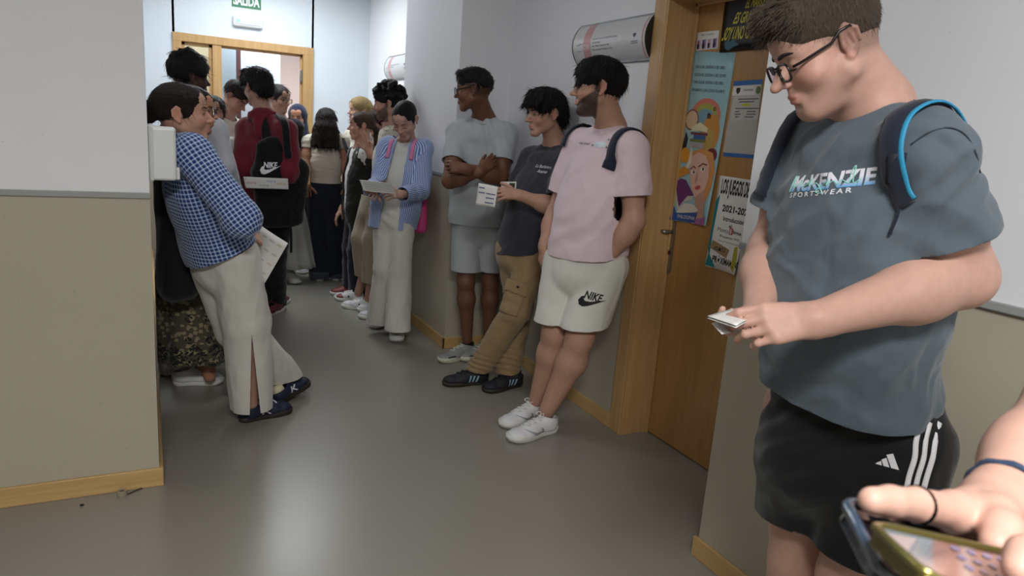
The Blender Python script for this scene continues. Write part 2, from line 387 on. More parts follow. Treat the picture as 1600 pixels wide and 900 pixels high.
def txtsheet(name, s, cu, cv, h, uv, m, r, xs=1.0, bold=0.0, w=None, off=0.0, shear=0.0, maxlen=.15, trap=None):
    """text in sheet coordinates: h = letter size as fraction of sheet height; w = forced width"""
    v2, fs = text2d(s, 1.0, bold, shear, maxlen=None)
    if len(v2) == 0: return
    mn, mx = v2.min(0), v2.max(0); q = (v2-(mn+mx)/2)/(mx-mn)
    W = w if w else (mx-mn)[0]*h*xs; v2 = q*V(W, h)
    v2, fs = subdiv2d(v2, fs, maxlen)
    P = []
    for a, b in v2:
        if trap: k = 1+trap*(-b/h)*1.0; a = a*k
        P.append(uv(cu+a, cv-b, off))
    return mesh(name, P, fs, m, r, smooth=False)
ink = mat('black_ink', rgb(22, 22, 26), .6); ink2 = mat('grey_ink', rgb(70, 80, 92), .6)
M_paper = mat('white_paper', rgb(222, 220, 216), .6)
blueposter = mat('pale_blue_print', rgb(150, 190, 198), .35, var=.10, vscale=7)
r, uv = sheet('philosophy_poster', (1083, 80), (1150, 82), (1109, 353), (1050, 344), blueposter, 'tall pale blue poster of a woman with books in her hair on the wooden door', 'poster', curl=.03)
for s, y, a, b in (('DIALOGAR, ENSEÑAR A SER LIBRES', .085, .12, .82), ('FILOSOFAR, ENSEÑAR A SER LEONES', .130, .12, .86), ('PARA DUDAR, ENSEÑAR A SER LIBRES', .172, .13, .83), ('PENSAMIENTO, AÚN CONTEN TRANSMITE', .217, .10, .88)):
    txtsheet('lettering', s, (a+b)/2, y, .024, uv, ink2, r, w=b-a, bold=.01)
def el2(cx, cy, rx, ry, n=24, rot=0): return [(cx+rx*math.cos(t)*math.cos(rot)-ry*math.sin(t)*math.sin(rot), cy+rx*math.cos(t)*math.sin(rot)*.25+ry*math.sin(t)*math.cos(rot)) for t in [2*math.pi*i/n for i in range(n)]]
PC = lambda n, *c: mat('print_'+n, rgb(*c), .4)
art = [('rainbow_arc', el2(.52, .36, .36, .10), PC('coral', 200, 120, 105)), ('rainbow_arc', el2(.52, .375, .30, .085), PC('olive', 160, 160, 80)), ('rainbow_arc', el2(.52, .39, .24, .07), PC('bluegrey', 110, 150, 165)),
 ('curls', el2(.70, .46, .22, .11), PC('ochre', 190, 135, 70)), ('curls', el2(.66, .50, .15, .07), PC('sand', 175, 150, 85)),
 ('balloon', el2(.20, .39, .17, .062), PC('brownred', 130, 80, 75)), ('balloon', el2(.20, .39, .145, .053), PC('cream', 205, 180, 150)), ('book', [(.22, .43), (.42, .40), (.62, .43), (.62, .455), (.42, .45), (.22, .455)], PC('page', 215, 210, 175)),
 ('book', [(.22, .46), (.64, .46), (.64, .475), (.22, .475)], PC('plum', 110, 60, 75)), ('book', [(.30, .475), (.60, .475), (.60, .50), (.30, .50)], PC('blue', 50, 95, 150)), ('book', [(.22, .50), (.62, .50), (.62, .515), (.22, .515)], PC('green', 110, 120, 60)), ('book', [(.22, .52), (.58, .52), (.58, .55), (.22, .55)], PC('grey', 165, 160, 165)),
 ('penguin_shape', [(.10, .46), (.17, .50), (.15, .56), (.10, .59), (.04, .60), (.06, .53)], PC('night', 30, 34, 45)),
 ('sun', el2(.15, .60, .13, .045), PC('gold', 215, 150, 50)), ('heart', el2(.82, .585, .14, .042), PC('maroon', 110, 45, 60)),
 ('hair', [(.30, .575), (.55, .55), (.85, .57), (.98, .66), (.96, .78), (.86, .86), (.74, .90), (.66, .75), (.45, .62), (.30, .66)], PC('hair', 205, 145, 90)),
 ('face', [(.34, .60), (.50, .575), (.68, .59), (.80, .64), (.84, .72), (.78, .80), (.66, .855), (.55, .845), (.44, .80), (.36, .73), (.32, .66)], PC('skin', 222, 180, 165)),
 ('neck', [(.55, .84), (.78, .79), (.84, .86), (.90, 1.0), (.55, 1.0), (.62, .90)], PC('skin2', 195, 150, 135)),
 ('moon', [(.28, .53), (.33, .58), (.34, .64), (.26, .69), (.16, .69), (.24, .65), (.27, .60)], PC('moon', 225, 215, 195)),
 ('wing', [(.02, .70), (.16, .665), (.30, .68), (.34, .70), (.22, .72), (.06, .74)], PC('gold2', 205, 140, 60)),
 ('book_cover', [(.02, .77), (.12, .74), (.26, .745), (.52, .83), (.30, .86), (.16, .93)], PC('violet', 105, 50, 110)),
 ('book_page', [(.02, .77), (.08, .86), (.16, .94), (.28, .88), (.50, .86), (.50, .835), (.36, .84), (.18, .91), (.10, .85)], PC('page2', 190, 190, 180)),
 ('book_page', [(.14, .945), (.30, .885), (.55, .885), (.70, .915), (.68, .925), (.30, .955)], PC('page3', 215, 212, 200)),
 ('blue_book', [(.0, .86), (.05, .90), (.14, .95), (.70, .93), (.66, .995), (0.0, .995)], PC('cobalt', 45, 80, 150)),
 ('lilac', [(.68, .97), (.95, .95), (.95, 1.0), (.66, 1.0)], PC('lilac', 160, 100, 160)),
 ('lips', el2(.60, .782, .075, .013, rot=-.3), PC('lips', 190, 80, 90)), ('eye', el2(.42, .695, .055, .014), PC('eyewhite', 225, 225, 215)), ('eye', el2(.66, .672, .06, .014), PC('eyewhite', 225, 225, 215)),
 ('iris', el2(.44, .693, .022, .010), PC('iris', 60, 80, 60)), ('iris', el2(.67, .670, .024, .010), PC('iris', 60, 80, 60)),
 ('brow', [(.34, .675), (.42, .655), (.48, .668), (.48, .674), (.42, .662), (.34, .682)], PC('brow', 110, 55, 55)), ('brow', [(.54, .655), (.64, .635), (.76, .640), (.76, .646), (.64, .642), (.54, .664)], PC('brow', 110, 55, 55)),
 ('nose', [(.53, .68), (.55, .70), (.56, .745), (.52, .76), (.50, .755), (.545, .74)], PC('skin3', 190, 140, 130))]
for i, (n_, pts, m_) in enumerate(art): onsheet(n_, pts, uv, m_, r, off=.00025*(i+1)*.5)
txtsheet('lettering', 'PHILOSOPHIA', .42, .968, .022, uv, M_paper, r, w=.46, off=.005)
txtsheet('music_note', 'o', .73, .318, .022, uv, ink, r, w=.06, off=.003); txtsheet('music_note', 'n', .62, .36, .03, uv, ink, r, w=.07, off=.004, bold=.03)
black = mat('black_print', rgb(18, 18, 24), .28)
yel = mat('yellow_print', rgb(196, 186, 58), .4)
# black poster, whose upper part runs behind the frame
r, uv = sheet('lettered_poster', (1140, -60), (1232, -78), (1198, 76), (1124, 82), black, 'black poster with slanting yellow capital letters at the top of the wooden door', 'poster', curl=.0, X=XD-.006)
for s, y, h, xa_, xb_, tr in (('SOY UNO CON EL M', .80, .15, .02, .99, .22), ('ES GRANDE EN', .635, .125, .22, .99, .20), ('EL MARKETING', .49, .10, .42, 1.0, .16), ('Y EL', .38, .06, .55, .95, .12)):
    txtsheet('lettering', s, (xa_+xb_)/2, y, h, uv, yel, r, w=(xb_-xa_)*.92, bold=.02, trap=tr, shear=-.0)
onsheet('burst', [(.10+.0, .90), (.16, .86), (.22, .89), (.30, .85), (.33, .90), (.42, .93), (.30, .95), (.20, .99), (.12, .96)], uv, PC('teal', 40, 90, 105), r)
# comic strip
r, uv = sheet('comic_strip', (1089, 51), (1124, 47), (1121, 76), (1086, 80), M_paper, 'small comic strip of six panels taped beside the black poster', 'picture')
for i in range(4):
    onsheet('panel', [(.05+.24*i, .42), (.24+.24*i, .42), (.24+.24*i, .93), (.05+.24*i, .93)], uv, PC('pan%d' % (i % 2), *((150, 130, 170) if i % 2 else (190, 175, 200))), r)
    onsheet('figure', el2(.13+.24*i, .76, .05, .17), uv, ink, r, off=.0004); onsheet('figure', el2(.13+.24*i, .55, .04, .09), uv, PC('fig%d' % i, *((170, 60, 60), (40, 60, 120), (200, 150, 120), (90, 60, 60))[i]), r, off=.0006)
txtsheet('lettering', 'TIRA CÓMICA', .5, .16, .12, uv, ink2, r, w=.6)
# document holder
r, uv = sheet('notice_holder', (1147, 127), (1192, 124), (1178, 248), (1130, 244), mat('clear_sleeve', rgb(196, 192, 186), .25), 'plastic notice holder with blue bands and a highlighted timetable on the door', 'notice')
bl = PC('band', 40, 100, 165)
onsheet('blue_band', [(0, 0), (1, 0), (1, .06), (0, .06)], uv, bl, r); onsheet('blue_band', [(0, .95), (1, .95), (1, 1), (0, 1)], uv, bl, r)
onsheet('letterhead', [(0.02, .07), (.80, .07), (.80, .19), (.0, .19)], uv, M_paper, r); onsheet('crest', [(.14, .09), (.28, .09), (.28, .14), (.21, .175), (.14, .14)], uv, ink, r, off=.0004)
onsheet('leaf_logo', el2(.90, .13, .08, .05), uv, PC('leaf', 90, 115, 60), r)
onsheet('card', [(.0, .52), (1.0, .50), (1.0, .94), (-.02, .94)], uv, mat('grey_card', rgb(178, 174, 168), .5), r)
for y, a, b in ((.24, .25, .95), (.275, .3, .8), (.36, .2, .98), (.40, .2, .35), (.40, .6, .9), (.435, .2, .4), (.435, .6, .9), (.47, .22, .36), (.47, .55, .85)): onsheet('print_line', [(a, y-.006), (b, y-.006), (b, y+.006), (a, y+.006)], uv, ink2, r, off=.0004)
onsheet('highlight', [(.42, .30), (.70, .30), (.70, .33), (.42, .33)], uv, PC('hl', 190, 190, 50), r, off=.0004)
txtsheet('lettering', 'Universidad', .56, .12, .035, uv, ink, r, w=.34, off=.0004)
# juegos poster
r, uv = sheet('games_poster', (1125, 274), (1179, 282), (1152, 430), (1104, 415), M_paper, 'white and teal poster headed with big black capitals low on the wooden door', 'poster', curl=.02, X=XD-.004)
teal = PC('teal2', 20, 125, 135)
onsheet('teal_edge', [(.0, .27), (.10, .20), (.06, .6), (.07, .86), (.30, .99), (0, .99), (.04, .86), (.0, .80)], uv, teal, r)
txtsheet('lettering', 'LOS JUEGOS DEL M', .60, .13, .21, uv, ink, r, w=1.0, bold=.035)
txtsheet('lettering', '2021-2022', .66, .335, .075, uv, ink, r, w=.86, bold=.03)
txtsheet('lettering', 'Introducción', .62, .445, .05, uv, ink, r, w=.62, bold=.02); txtsheet('lettering', 'al', .56, .51, .035, uv, ink, r, w=.09, bold=.02)
txtsheet('lettering', 'Monta', .36, .57, .045, uv, ink2, r, w=.34); onsheet('red_block', [(.55, .53), (.66, .53), (.66, .60), (.55, .60)], uv, PC('red', 170, 30, 40), r); txtsheet('lettering', 'B', .605, .565, .05, uv, M_paper, r, w=.06, off=.0005, bold=.02)
txtsheet('lettering', 'lingua', .80, .57, .05, uv, ink, r, w=.26, bold=.02)
txtsheet('lettering', 'Proyecto I+D', .60, .64, .035, uv, ink, r, w=.62, bold=.01); txtsheet('lettering', 'Como el uso de la tecnología', .62, .69, .02, uv, ink, r, w=.74)
onsheet('card_piece', [(.10, .70), (.66, .76), (.60, .86), (.04, .79)], uv, PC('kraft', 155, 130, 95), r)
txtsheet('shapes', 'OΔ□', .36, .78, .04, uv, ink, r, w=.34, off=.0005, bold=.01)
onsheet('yellow_figure', [(.80, .72), (.90, .70), (.96, .85), (.92, .98), (.80, .95)], uv, PC('mustard', 170, 160, 50), r)
txtsheet('lettering', 'PRÓXIMAMENTE', .66, .89, .09, uv, ink, r, w=.96, bold=.035)
# curved door plaques
def plaque(pts, X, label, textrows, num=None, full=True):
    tl, tr, bl_, br_ = [atx(*p, X) for p in pts]
    y0, y1 = max(tl[1], bl_[1]), min(tr[1], br_[1]); z1, z0 = (tl[2]+tr[2])/2, (bl_[2]+br_[2])/2
    r = empty('door_plaque', (X, (y0+y1)/2, (z0+z1)/2), label, 'sign'); W = y0-y1; Hh = z1-z0
    bulge = .045
    def uv(u, v, off=0.0):
        b = bulge*math.sin(math.pi*max(0, min(1, v)))**.8 if 0 < v < 1 else 0
        return V(X-.006-b-off-.0006, y0-W*u, z1-Hh*v)
    n = 16; vs = []; fs = []
    for i in range(n+1):
        for u in (0, .25, .5, .75, 1): vs.append(uv(u, i/n, -.0006))
    for i in range(n):
        for j in range(4): fs.append((i*5+j, (i+1)*5+j, (i+1)*5+j+1, i*5+j+1))
    mesh('curved_panel', vs, fs, mat('plaque_white', rgb(205, 206, 208), .3), r)
    for u, d in ((0, .003), (1, -.003)):
        bm = bmesh.new(); pv = [uv(u, i/n, .001) for i in range(n+1)]; a = [bm.verts.new(p+V(0, d, 0)) for p in pv]+[bm.verts.new((X+.0, pv[-1][1]+d, pv[-1][2])), bm.verts.new((X+.0, pv[0][1]+d, pv[0][2]))]
        f = bm.faces.new(a); g = bmesh.ops.extrude_face_region(bm, geom=[f]); bmesh.ops.translate(bm, verts=[v for v in g['geom'] if isinstance(v, bmesh.types.BMVert)], vec=(0, -d*2, 0))
        bmo('end_cap', bm, mat('black_plastic', rgb(14, 14, 16), .4), r)
    bm = bmesh.new()
    bbox(bm, (X-.010, y1, z1-.002), (X, y0, z1+.004)); bbox(bm, (X-.012, y1, z0-.006), (X, y0, z0+.002))
    bmo('clip_rail', bm, mat('aluminium', rgb(130, 134, 136), .35, metal=.7), r)
    st = [(a, b) for b in [i/12 for i in range(13)] for a in (.16,)]+[(a, b) for b in [1-i/12 for i in range(13)] for a in (.265,)]
    bmv = []; bf = []
    for i in range(13): bmv += [(.165, i/12), (.275, i/12)]
    for i in range(12): bf.append((i*2, i*2+2, i*2+3, i*2+1))
    mesh('pink_stripe', [uv(a, b) for a, b in bmv], bf, PC('pinkstripe', 196, 150, 152), r)
    mesh('pink_edge', [uv(a+.79 if a < .2 else a+.70, b) for a, b in bmv], bf, PC('pinkstripe', 196, 150, 152), r)
    mesh('green_square', [uv(a, b) for a, b in [(.07, .52), (.11, .52), (.11, .70), (.07, .70)]], [(0, 3, 2, 1)], PC('sage', 160, 160, 135), r)
    mesh('violet_square', [uv(a, b) for a, b in [(.11, .50), (.155, .50), (.155, .70), (.11, .70)]], [(0, 3, 2, 1)], PC('mauve', 150, 145, 190), r)
    for s, v_, wd, h_, mm in textrows: txtsheet('lettering', s, .30+wd/2, v_, h_, uv, mm, r, w=wd, maxlen=.05)
    if num: txtsheet('number', num, .22, .60, .13, uv, M_paper, r, w=.085, maxlen=.05)
    onsheet('crest', [(.85, .42), (.885, .42), (.885, .47), (.868, .52), (.85, .47)], uv, ink2, r, maxlen=.05)
    for v_ in (.60, .64): onsheet('crest_caption', [(.83, v_-.008), (.91, v_-.008), (.91, v_+.008), (.83, v_+.008)], uv, ink2, r, maxlen=.05)
plaque([(911, 42.5), (1025, 21), (905, 99), (1018, 96)], XW-.001, 'curved white door plaque with a pink stripe above the man in the pink shirt',
    [('DIDÁCTICA E INVESTIGACIÓN', .42, .34, .05, ink2), ('DE MATEMÁTICAS', .51, .12, .05, ink2), ('Juan Miguel Anastasio Pita', .60, .24, .055, ink), ('María Eugenia Rodríguez Llasa', .69, .28, .055, ink)], 'D30')
plaque([(609, 90), (645, 82), (609, 126), (645, 120)], XW-.001, 'curved white door plaque partly hidden behind the far edge of the pilaster',
    [('DIDÁCTICA', .42, .34, .05, ink2), ('DE LENGUA', .51, .12, .05, ink2)], 'D31')
# exit sign and emergency light on the far wall
c0 = at(385, -2, YF); sx = at(407, 5, YF)[0]-at(361, 5, YF)[0]
r = empty('exit_sign', (c0[0], YF, c0[2]), 'green SALIDA exit sign high on the far wall', 'sign')
zb = at(384, 13, YF)[2]; hh = .21
box('panel', (c0[0]-sx/2, YF-.006, zb), (c0[0]+sx/2, YF, zb+hh), mat('exit_green', rgb(20, 110, 70), .4), r)
box('border', (c0[0]-sx/2-.006, YF-.004, zb-.006), (c0[0]+sx/2+.006, YF, zb+hh+.006), M_white, r)
v2, fs = text2d('SALIDA', .105, .004); mn, mx = v2.min(0), v2.max(0); v2 = (v2-(mn+mx)/2)*V(sx*.90/(mx-mn)[0], .092/(mx-mn)[1])
flat_decal('lettering', v2, fs, (c0[0], YF-.006, zb+.066), (1, 0, 0), (0, 0, 1), M_white, r, off=.001)
c1 = at(387, 35, YF); r = empty('emergency_light', (c1[0], YF, c1[2]), 'white oblong emergency light with a green lamp below the exit sign', 'lamp')
box('housing', (c1[0]-.135, YF-.05, c1[2]-.05), (c1[0]+.135, YF, c1[2]+.05), M_white, r, bevel=.02, seg=4)
box('lens', (c1[0]-.115, YF-.055, c1[2]-.03), (c1[0]+.115, YF-.045, c1[2]+.03), mat('lens_grey', rgb(205, 205, 215), .25), r, bevel=.004)
box('indicator', (c1[0]-.105, YF-.058, c1[2]-.012), (c1[0]-.075, YF-.053, c1[2]+.012), mat('green_led', rgb(120, 230, 150), .4, emit=.8), r, bevel=.003)
# dispenser on the left corridor wall
dy = 3.02; dtl = at(232, 196, dy); dbr = at(276, 281, dy)
r = empty('soap_dispenser', (0, dy, (dtl[2]+dbr[2])/2), 'white plastic wall dispenser beside the checked shirt', 'dispenser')
box('case', (0, dy-.055, dbr[2]), (dbr[0], dy+.055, dtl[2]), M_white, r, bevel=.012, seg=4)
box('back_plate', (0, dy-.060, dbr[2]-.003), (.018, dy+.060, dtl[2]+.004), M_white, r, bevel=.006)
box('lever', (dbr[0]-.012, dy-.03, dbr[2]+.002), (dbr[0]+.012, dy+.03, dbr[2]+.05), M_white, r, bevel=.006, seg=3)
# bits on the floor
M_tape = mat('beige_tape', rgb(150, 140, 120), .5, bump=.2)
def roll(c, R, h, label, tilt):
    r = empty('tape_roll', (c[0], c[1], 0), label, 'tape roll', None); n = 28; vs = []; fs = []
    for rr_, z in ((R, 0), (R, h), (R*.5, h), (R*.5, 0)):
        for i in range(n): t = 2*math.pi*i/n; vs.append((c[0]+rr_*math.cos(t), c[1]+rr_*math.sin(t), z))
    for k in range(4):
        for i in range(n): fs.append((k*n+i, k*n+(i+1) % n, ((k+1) % 4)*n+(i+1) % n, ((k+1) % 4)*n+i))
    o = mesh('tape_coil', vs, fs, M_tape, r, smooth=False); b = o.modifiers.new('b', 'BEVEL'); b.width = .001
    vs2 = []; fs2 = []
    for rr_, z in ((R*.5, .001), (R*.5, h-.001), (R*.42, h-.001), (R*.42, .001)):
        for i in range(n): t = 2*math.pi*i/n; vs2.append((c[0]+rr_*math.cos(t), c[1]+rr_*math.sin(t), z))
    mesh('core', vs2, fs, mat('grey_core', rgb(110, 104, 92), .7), r, smooth=False)
roll(atz(191, 774), .017, .020, 'larger beige roll of tape on the floor by the baseboard', 0); roll(atz(221, 760), .010, .022, 'smaller beige roll of tape standing against the baseboard', 0)
v, f = tube(cr([atz(200, 773)+V(0, 0, .003), atz(211, 768)+V(0, 0, .003), atz(222, 764)+V(0, 0, .003)], 4), .003, 6); tag(mesh('tape_strip', v, f, mat('dark_tape', rgb(60, 54, 44), .6)), 'dark loose strip of tape lying between the two tape rolls', 'tape')
cp = atz(128, 790.5); bm = bmesh.new(); bmesh.ops.create_icosphere(bm, subdivisions=2, radius=.006, matrix=Matrix.Translation((cp[0], cp[1], .004)) @ Matrix.Diagonal((1.2, .9, .6, 1)))
tag(bmo('rubber_crumb', bm, mat('black_rubber', rgb(10, 10, 10), .7), smooth=True), 'tiny black crumb on the floor left of the tape rolls', 'crumb')
# table with a blue cloth far back
tb = atz(475, 402); tx, ty = tb[0], tb[1]
r = empty('folding_table', (tx-.1, 7.35, 0), 'white topped table with a blue cloth at the far end behind the crowd', 'table')
box('table_top', (tx-.70, 7.22, .83), (tx+.42, 7.56, .86), M_white, r, bevel=.004)
for a in (-.65, .37):
    for b in (7.26, 7.52):
        v, f = tube([(tx+a, b, 0), (tx+a, b, .83)], .014, 8); mesh('leg', v, f, M_steel, r)
vs = []; fs = []; K = 40
for i in range(K+1):
    for j in range(9):
        u = i/K; z = .868-.62*j/8; wob = .012*math.sin(u*40+j*.2)*(j/8)
        vs.append((tx-.68+1.08*u, 7.205+wob, z if j else .868))
for i in range(K):
    for j in range(8): fs.append((i*9+j, (i+1)*9+j, (i+1)*9+j+1, i*9+j+1))
o = mesh('table_cloth', vs, fs, mat('blue_cloth', rgb(30, 90, 175), .8)); tag(o, 'bright blue cloth hanging down the front of the far table', 'tablecloth'); o.modifiers.new('s', 'SOLIDIFY').thickness = .003
# ------------------------------------------------------------------ signed-distance modelling kit
_rs = np.random.RandomState(5); _tab = _rs.rand(8192)
def vnoise(p):
    p = np.asarray(p, float); i = np.floor(p).astype(np.int64); f = p-i; f = f*f*(3-2*f); o = 0
    for a in (0, 1):
        for b in (0, 1):
            for c in (0, 1):
                h = ((i[:, 0]+a)*73856093 ^ (i[:, 1]+b)*19349663 ^ (i[:, 2]+c)*83492791) & 8191
                o = o + _tab[h]*(f[:, 0] if a else 1-f[:, 0])*(f[:, 1] if b else 1-f[:, 1])*(f[:, 2] if c else 1-f[:, 2])
    return o
def fbm(p, n=3):
    s = 0; a = .5
    for i in range(n): s = s+a*vnoise(p*2**i+i*17.3); a *= .5
    return s/(1-.5**n)
def basis(axis, x):
    a = nrm(axis); x = nrm(x-a*np.dot(x, a)); return x, np.cross(a, x), a
class G:
    def __init__(s, h, o=(0, 0, 0), R=None, sc=1.0):
        s.h = h; s.P = []; s.o = V(*o); s.R = np.eye(3) if R is None else np.array(R, float).T; s.sc = sc  # R rows = local axes in world -> stored as columns
    def loc(s, p): return (V(*p)-s.o) @ s.R/s.sc
    def wor(s, p): return s.o+(np.asarray(p)*s.sc) @ s.R.T
    def _a(s, fn, lo, hi, k, op): s.P.append((fn, np.minimum(lo, hi)-k-2*s.h, np.maximum(lo, hi)+k+2*s.h, k, op))
    def rc(s, a, b, ra, rb, k=.01, op='u'):
        a = V(*a); b = V(*b); ba = b-a; L2 = max(ba@ba, 1e-12); m = max(ra, rb)
        def f(p):
            q = p-a; t = np.clip(q@ba/L2, 0, 1); return np.linalg.norm(q-t[:, None]*ba, axis=1)-(ra+(rb-ra)*t)
        s._a(f, np.minimum(a, b)-m, np.maximum(a, b)+m, k, op); return s
    def el(s, c, r, x=None, z=None, k=.01, op='u'):
        c = V(*c); r = V(*r)
        if z is not None: X, Y, Z = basis(V(*z), V(*x)); B = np.array([X, Y, Z]).T
        else: B = np.eye(3)
        def f(p):
            q = (p-c)@B; k0 = np.linalg.norm(q/r, axis=1); k1 = np.linalg.norm(q/(r*r), axis=1); return k0*(k0-1)/np.maximum(k1, 1e-6)
        m = max(r) if z is not None else r
        s._a(f, c-m, c+m, k, op); return s
    def ec(s, a, b, ra, rb, x, k=.02, op='u', p=2.0):
        """elliptic capsule a->b, section radii (along x, across), x = lateral direction; p = superellipse power"""
        a = V(*a); b = V(*b); X, Y, Z = basis(b-a, V(*x)); L = np.linalg.norm(b-a); ra = V(*ra); rb = V(*rb); m = max(ra.max(), rb.max())
        def f(q):
            q = q-a; w = q@Z; t = np.clip(w/L, 0, 1); rr = ra+(rb-ra)*t[:, None]
            e = w-t*L; u = np.stack([q@X, q@Y, e], 1); R3 = np.stack([rr[:, 0], rr[:, 1], rr.min(1)], 1)
            k0 = (np.abs(u/R3)**p).sum(1)**(1/p); k1 = np.linalg.norm(u/(R3*R3), axis=1)
            return np.where(k0 > 1e-6, k0*(k0-1)/np.maximum(k1, 1e-6), -R3.min(1))
        s._a(f, np.minimum(a, b)-m, np.maximum(a, b)+m, k, op); return s
    def plane(s, co, no, c=None, r=None, k=.003):
        co = V(*co); no = nrm(no)
        if c is None: lo, hi = V(-9, -9, -9), V(9, 9, 9); fn = lambda p: -((p-co)@no)
        else:
            c = V(*c); lo, hi = c-r, c+r
            fn = lambda p: np.maximum(-((p-co)@no), np.linalg.norm(p-c, axis=1)-r)
        s.P.append((fn, lo, hi, k, 's')); return s
    def build(s, smooth=1, disp=None):
        h = s.h; us = [p for p in s.P if p[4] == 'u']
        lo = np.min([p[1] for p in us], 0)-h; hi = np.max([p[2] for p in us], 0)+h
        n = np.ceil((hi-lo)/h).astype(int)+1; D = np.full(n, .5, np.float32)
        ax = [lo[i]+h*np.arange(n[i]) for i in range(3)]
        for fn, a, b, k, op in s.P:
            i0 = np.clip(np.floor((a-lo)/h).astype(int), 0, n-1); i1 = np.clip(np.ceil((b-lo)/h).astype(int)+1, 1, n)
            if (i1 <= i0).any(): continue
            g = np.stack(np.meshgrid(*[ax[i][i0[i]:i1[i]] for i in range(3)], indexing='ij'), -1); sh = g.shape[:3]
            d = fn(g.reshape(-1, 3)).reshape(sh); sl = tuple(slice(i0[i], i1[i]) for i in range(3)); E = D[sl]
            if op == 'u': hh = np.maximum(k-np.abs(E-d), 0)/k; D[sl] = np.minimum(E, d)-hh*hh*k*.25
            else: d = -d; hh = np.maximum(k-np.abs(E-d), 0)/k; D[sl] = np.maximum(E, d)+hh*hh*k*.25
        vs, fs = nets(D, lo, h)
        for _ in range(smooth): vs = lap(vs, fs, .5)
        return s.wor(vs), fs
def nets(D, org, h):
    S_ = D < 0; c = np.zeros(tuple(x-1 for x in D.shape), np.uint8)
    for a in (0, 1):
        for b in (0, 1):
            for d in (0, 1): c += S_[a:S_.shape[0]-1+a, b:S_.shape[1]-1+b, d:S_.shape[2]-1+d]
    act = np.argwhere((c > 0) & (c < 8)); idx = np.full(c.shape, -1, np.int64); idx[tuple(act.T)] = np.arange(len(act))
    pos = np.zeros((len(act), 3)); cnt = np.zeros(len(act)); cor = [V(a, b, d) for a in (0, 1) for b in (0, 1) for d in (0, 1)]
    val = [D[act[:, 0]+int(q[0]), act[:, 1]+int(q[1]), act[:, 2]+int(q[2])] for q in cor]
    for i in range(8):
        for j in range(i+1, 8):
            if abs(cor[i]-cor[j]).sum() != 1: continue
            a, b = val[i], val[j]; m = (a < 0) != (b < 0); t = np.where(m, a/np.where(m, a-b, 1), 0)
            pos += m[:, None]*(cor[i]+(cor[j]-cor[i])*t[:, None]); cnt += m
    pos = org+h*(act+pos/cnt[:, None]); F = []
    for ax in range(3):
        o1, o2 = [(1, 2), (2, 0), (0, 1)][ax]
        sl0 = [slice(None)]*3; sl1 = [slice(None)]*3; sl0[ax] = slice(0, -1); sl1[ax] = slice(1, None)
        A_, B_ = S_[tuple(sl0)], S_[tuple(sl1)]; e = np.argwhere(A_ != B_)
        e = e[(e[:, o1] > 0) & (e[:, o2] > 0) & (e[:, o1] < c.shape[o1]) & (e[:, o2] < c.shape[o2])]
        if not len(e): continue
        def ci(d1, d2): q = e.copy(); q[:, o1] -= d1; q[:, o2] -= d2; return idx[tuple(q.T)]
        q = np.stack([ci(1, 1), ci(0, 1), ci(0, 0), ci(1, 0)], 1); ins = A_[tuple(e.T)]
        q[~ins] = q[~ins][:, ::-1]; F.append(q)
    return pos, np.concatenate(F)
def _edges(fs):
    if isinstance(fs, np.ndarray): return np.concatenate([fs[:, [i, (i+1) % fs.shape[1]]] for i in range(fs.shape[1])])
    return np.array([(f[i], f[(i+1) % len(f)]) for f in fs for i in range(len(f))])
def lap(vs, fs, w):
    e = _edges(fs); s_ = np.zeros_like(vs); n = np.zeros(len(vs))
    for a, b in ((0, 1), (1, 0)): np.add.at(s_, e[:, a], vs[e[:, b]]); np.add.at(n, e[:, a], 1)
    return vs+(s_/np.maximum(n, 1)[:, None]-vs)*w
def vnormals(vs, fs):
    fs = np.asarray(fs); n = np.cross(vs[fs[:, 2]]-vs[fs[:, 0]], vs[fs[:, 3 if fs.shape[1] > 3 else 1]]-vs[fs[:, 1]]); o = np.zeros_like(vs)
    for i in range(fs.shape[1]): np.add.at(o, fs[:, i], n)
    return o/np.maximum(np.linalg.norm(o, axis=1), 1e-9)[:, None]
def cut(vs, fs, cuts, attrs=None):
    """open the mesh at planes: (point, normal, sphere centre, sphere radius) drops what lies beyond within the sphere"""
    bm = bmesh.new(); bv = [bm.verts.new(v) for v in vs]
    for f in fs: bm.faces.new([bv[i] for i in f])
    for cc_ in cuts:
        co, no, c, r = cc_[:4]; no = nrm(no); c = Vector(V(*c)); ax_ = Vector(nrm(cc_[4])) if len(cc_) > 4 else None; co_ = Vector(V(*co))
        def near(q):
            if (q-c).length >= r: return False
            if ax_ is None: return True
            w_ = q-co_; return (w_-ax_*w_.dot(ax_)).length < cc_[5]
        ff = [f for f in bm.faces if near(f.calc_center_median())]
        g = list({v for f in ff for v in f.verts})+list({e for f in ff for e in f.edges})+ff
        bmesh.ops.bisect_plane(bm, geom=g, plane_co=Vector(V(*co)), plane_no=Vector(no), dist=1e-5)
        vco = Vector(V(*co)); vno = Vector(no)
        kill = [f for f in bm.faces if (f.calc_center_median()-vco).dot(vno) > 0 and near(f.calc_center_median())]
        if len(cc_) > 6 and kill:
            k_ = cc_[6](np.array([f.calc_center_median()[:] for f in kill])); kill = [f for f, q in zip(kill, k_) if not q]
        bmesh.ops.delete(bm, geom=kill, context='FACES')
    bmesh.ops.delete(bm, geom=[v for v in bm.verts if not v.link_faces], context='VERTS')
    bm.verts.index_update(); v2 = np.array([v.co[:] for v in bm.verts]); f2 = [tuple(v.index for v in f.verts) for f in bm.faces]; bm.free(); return v2, f2
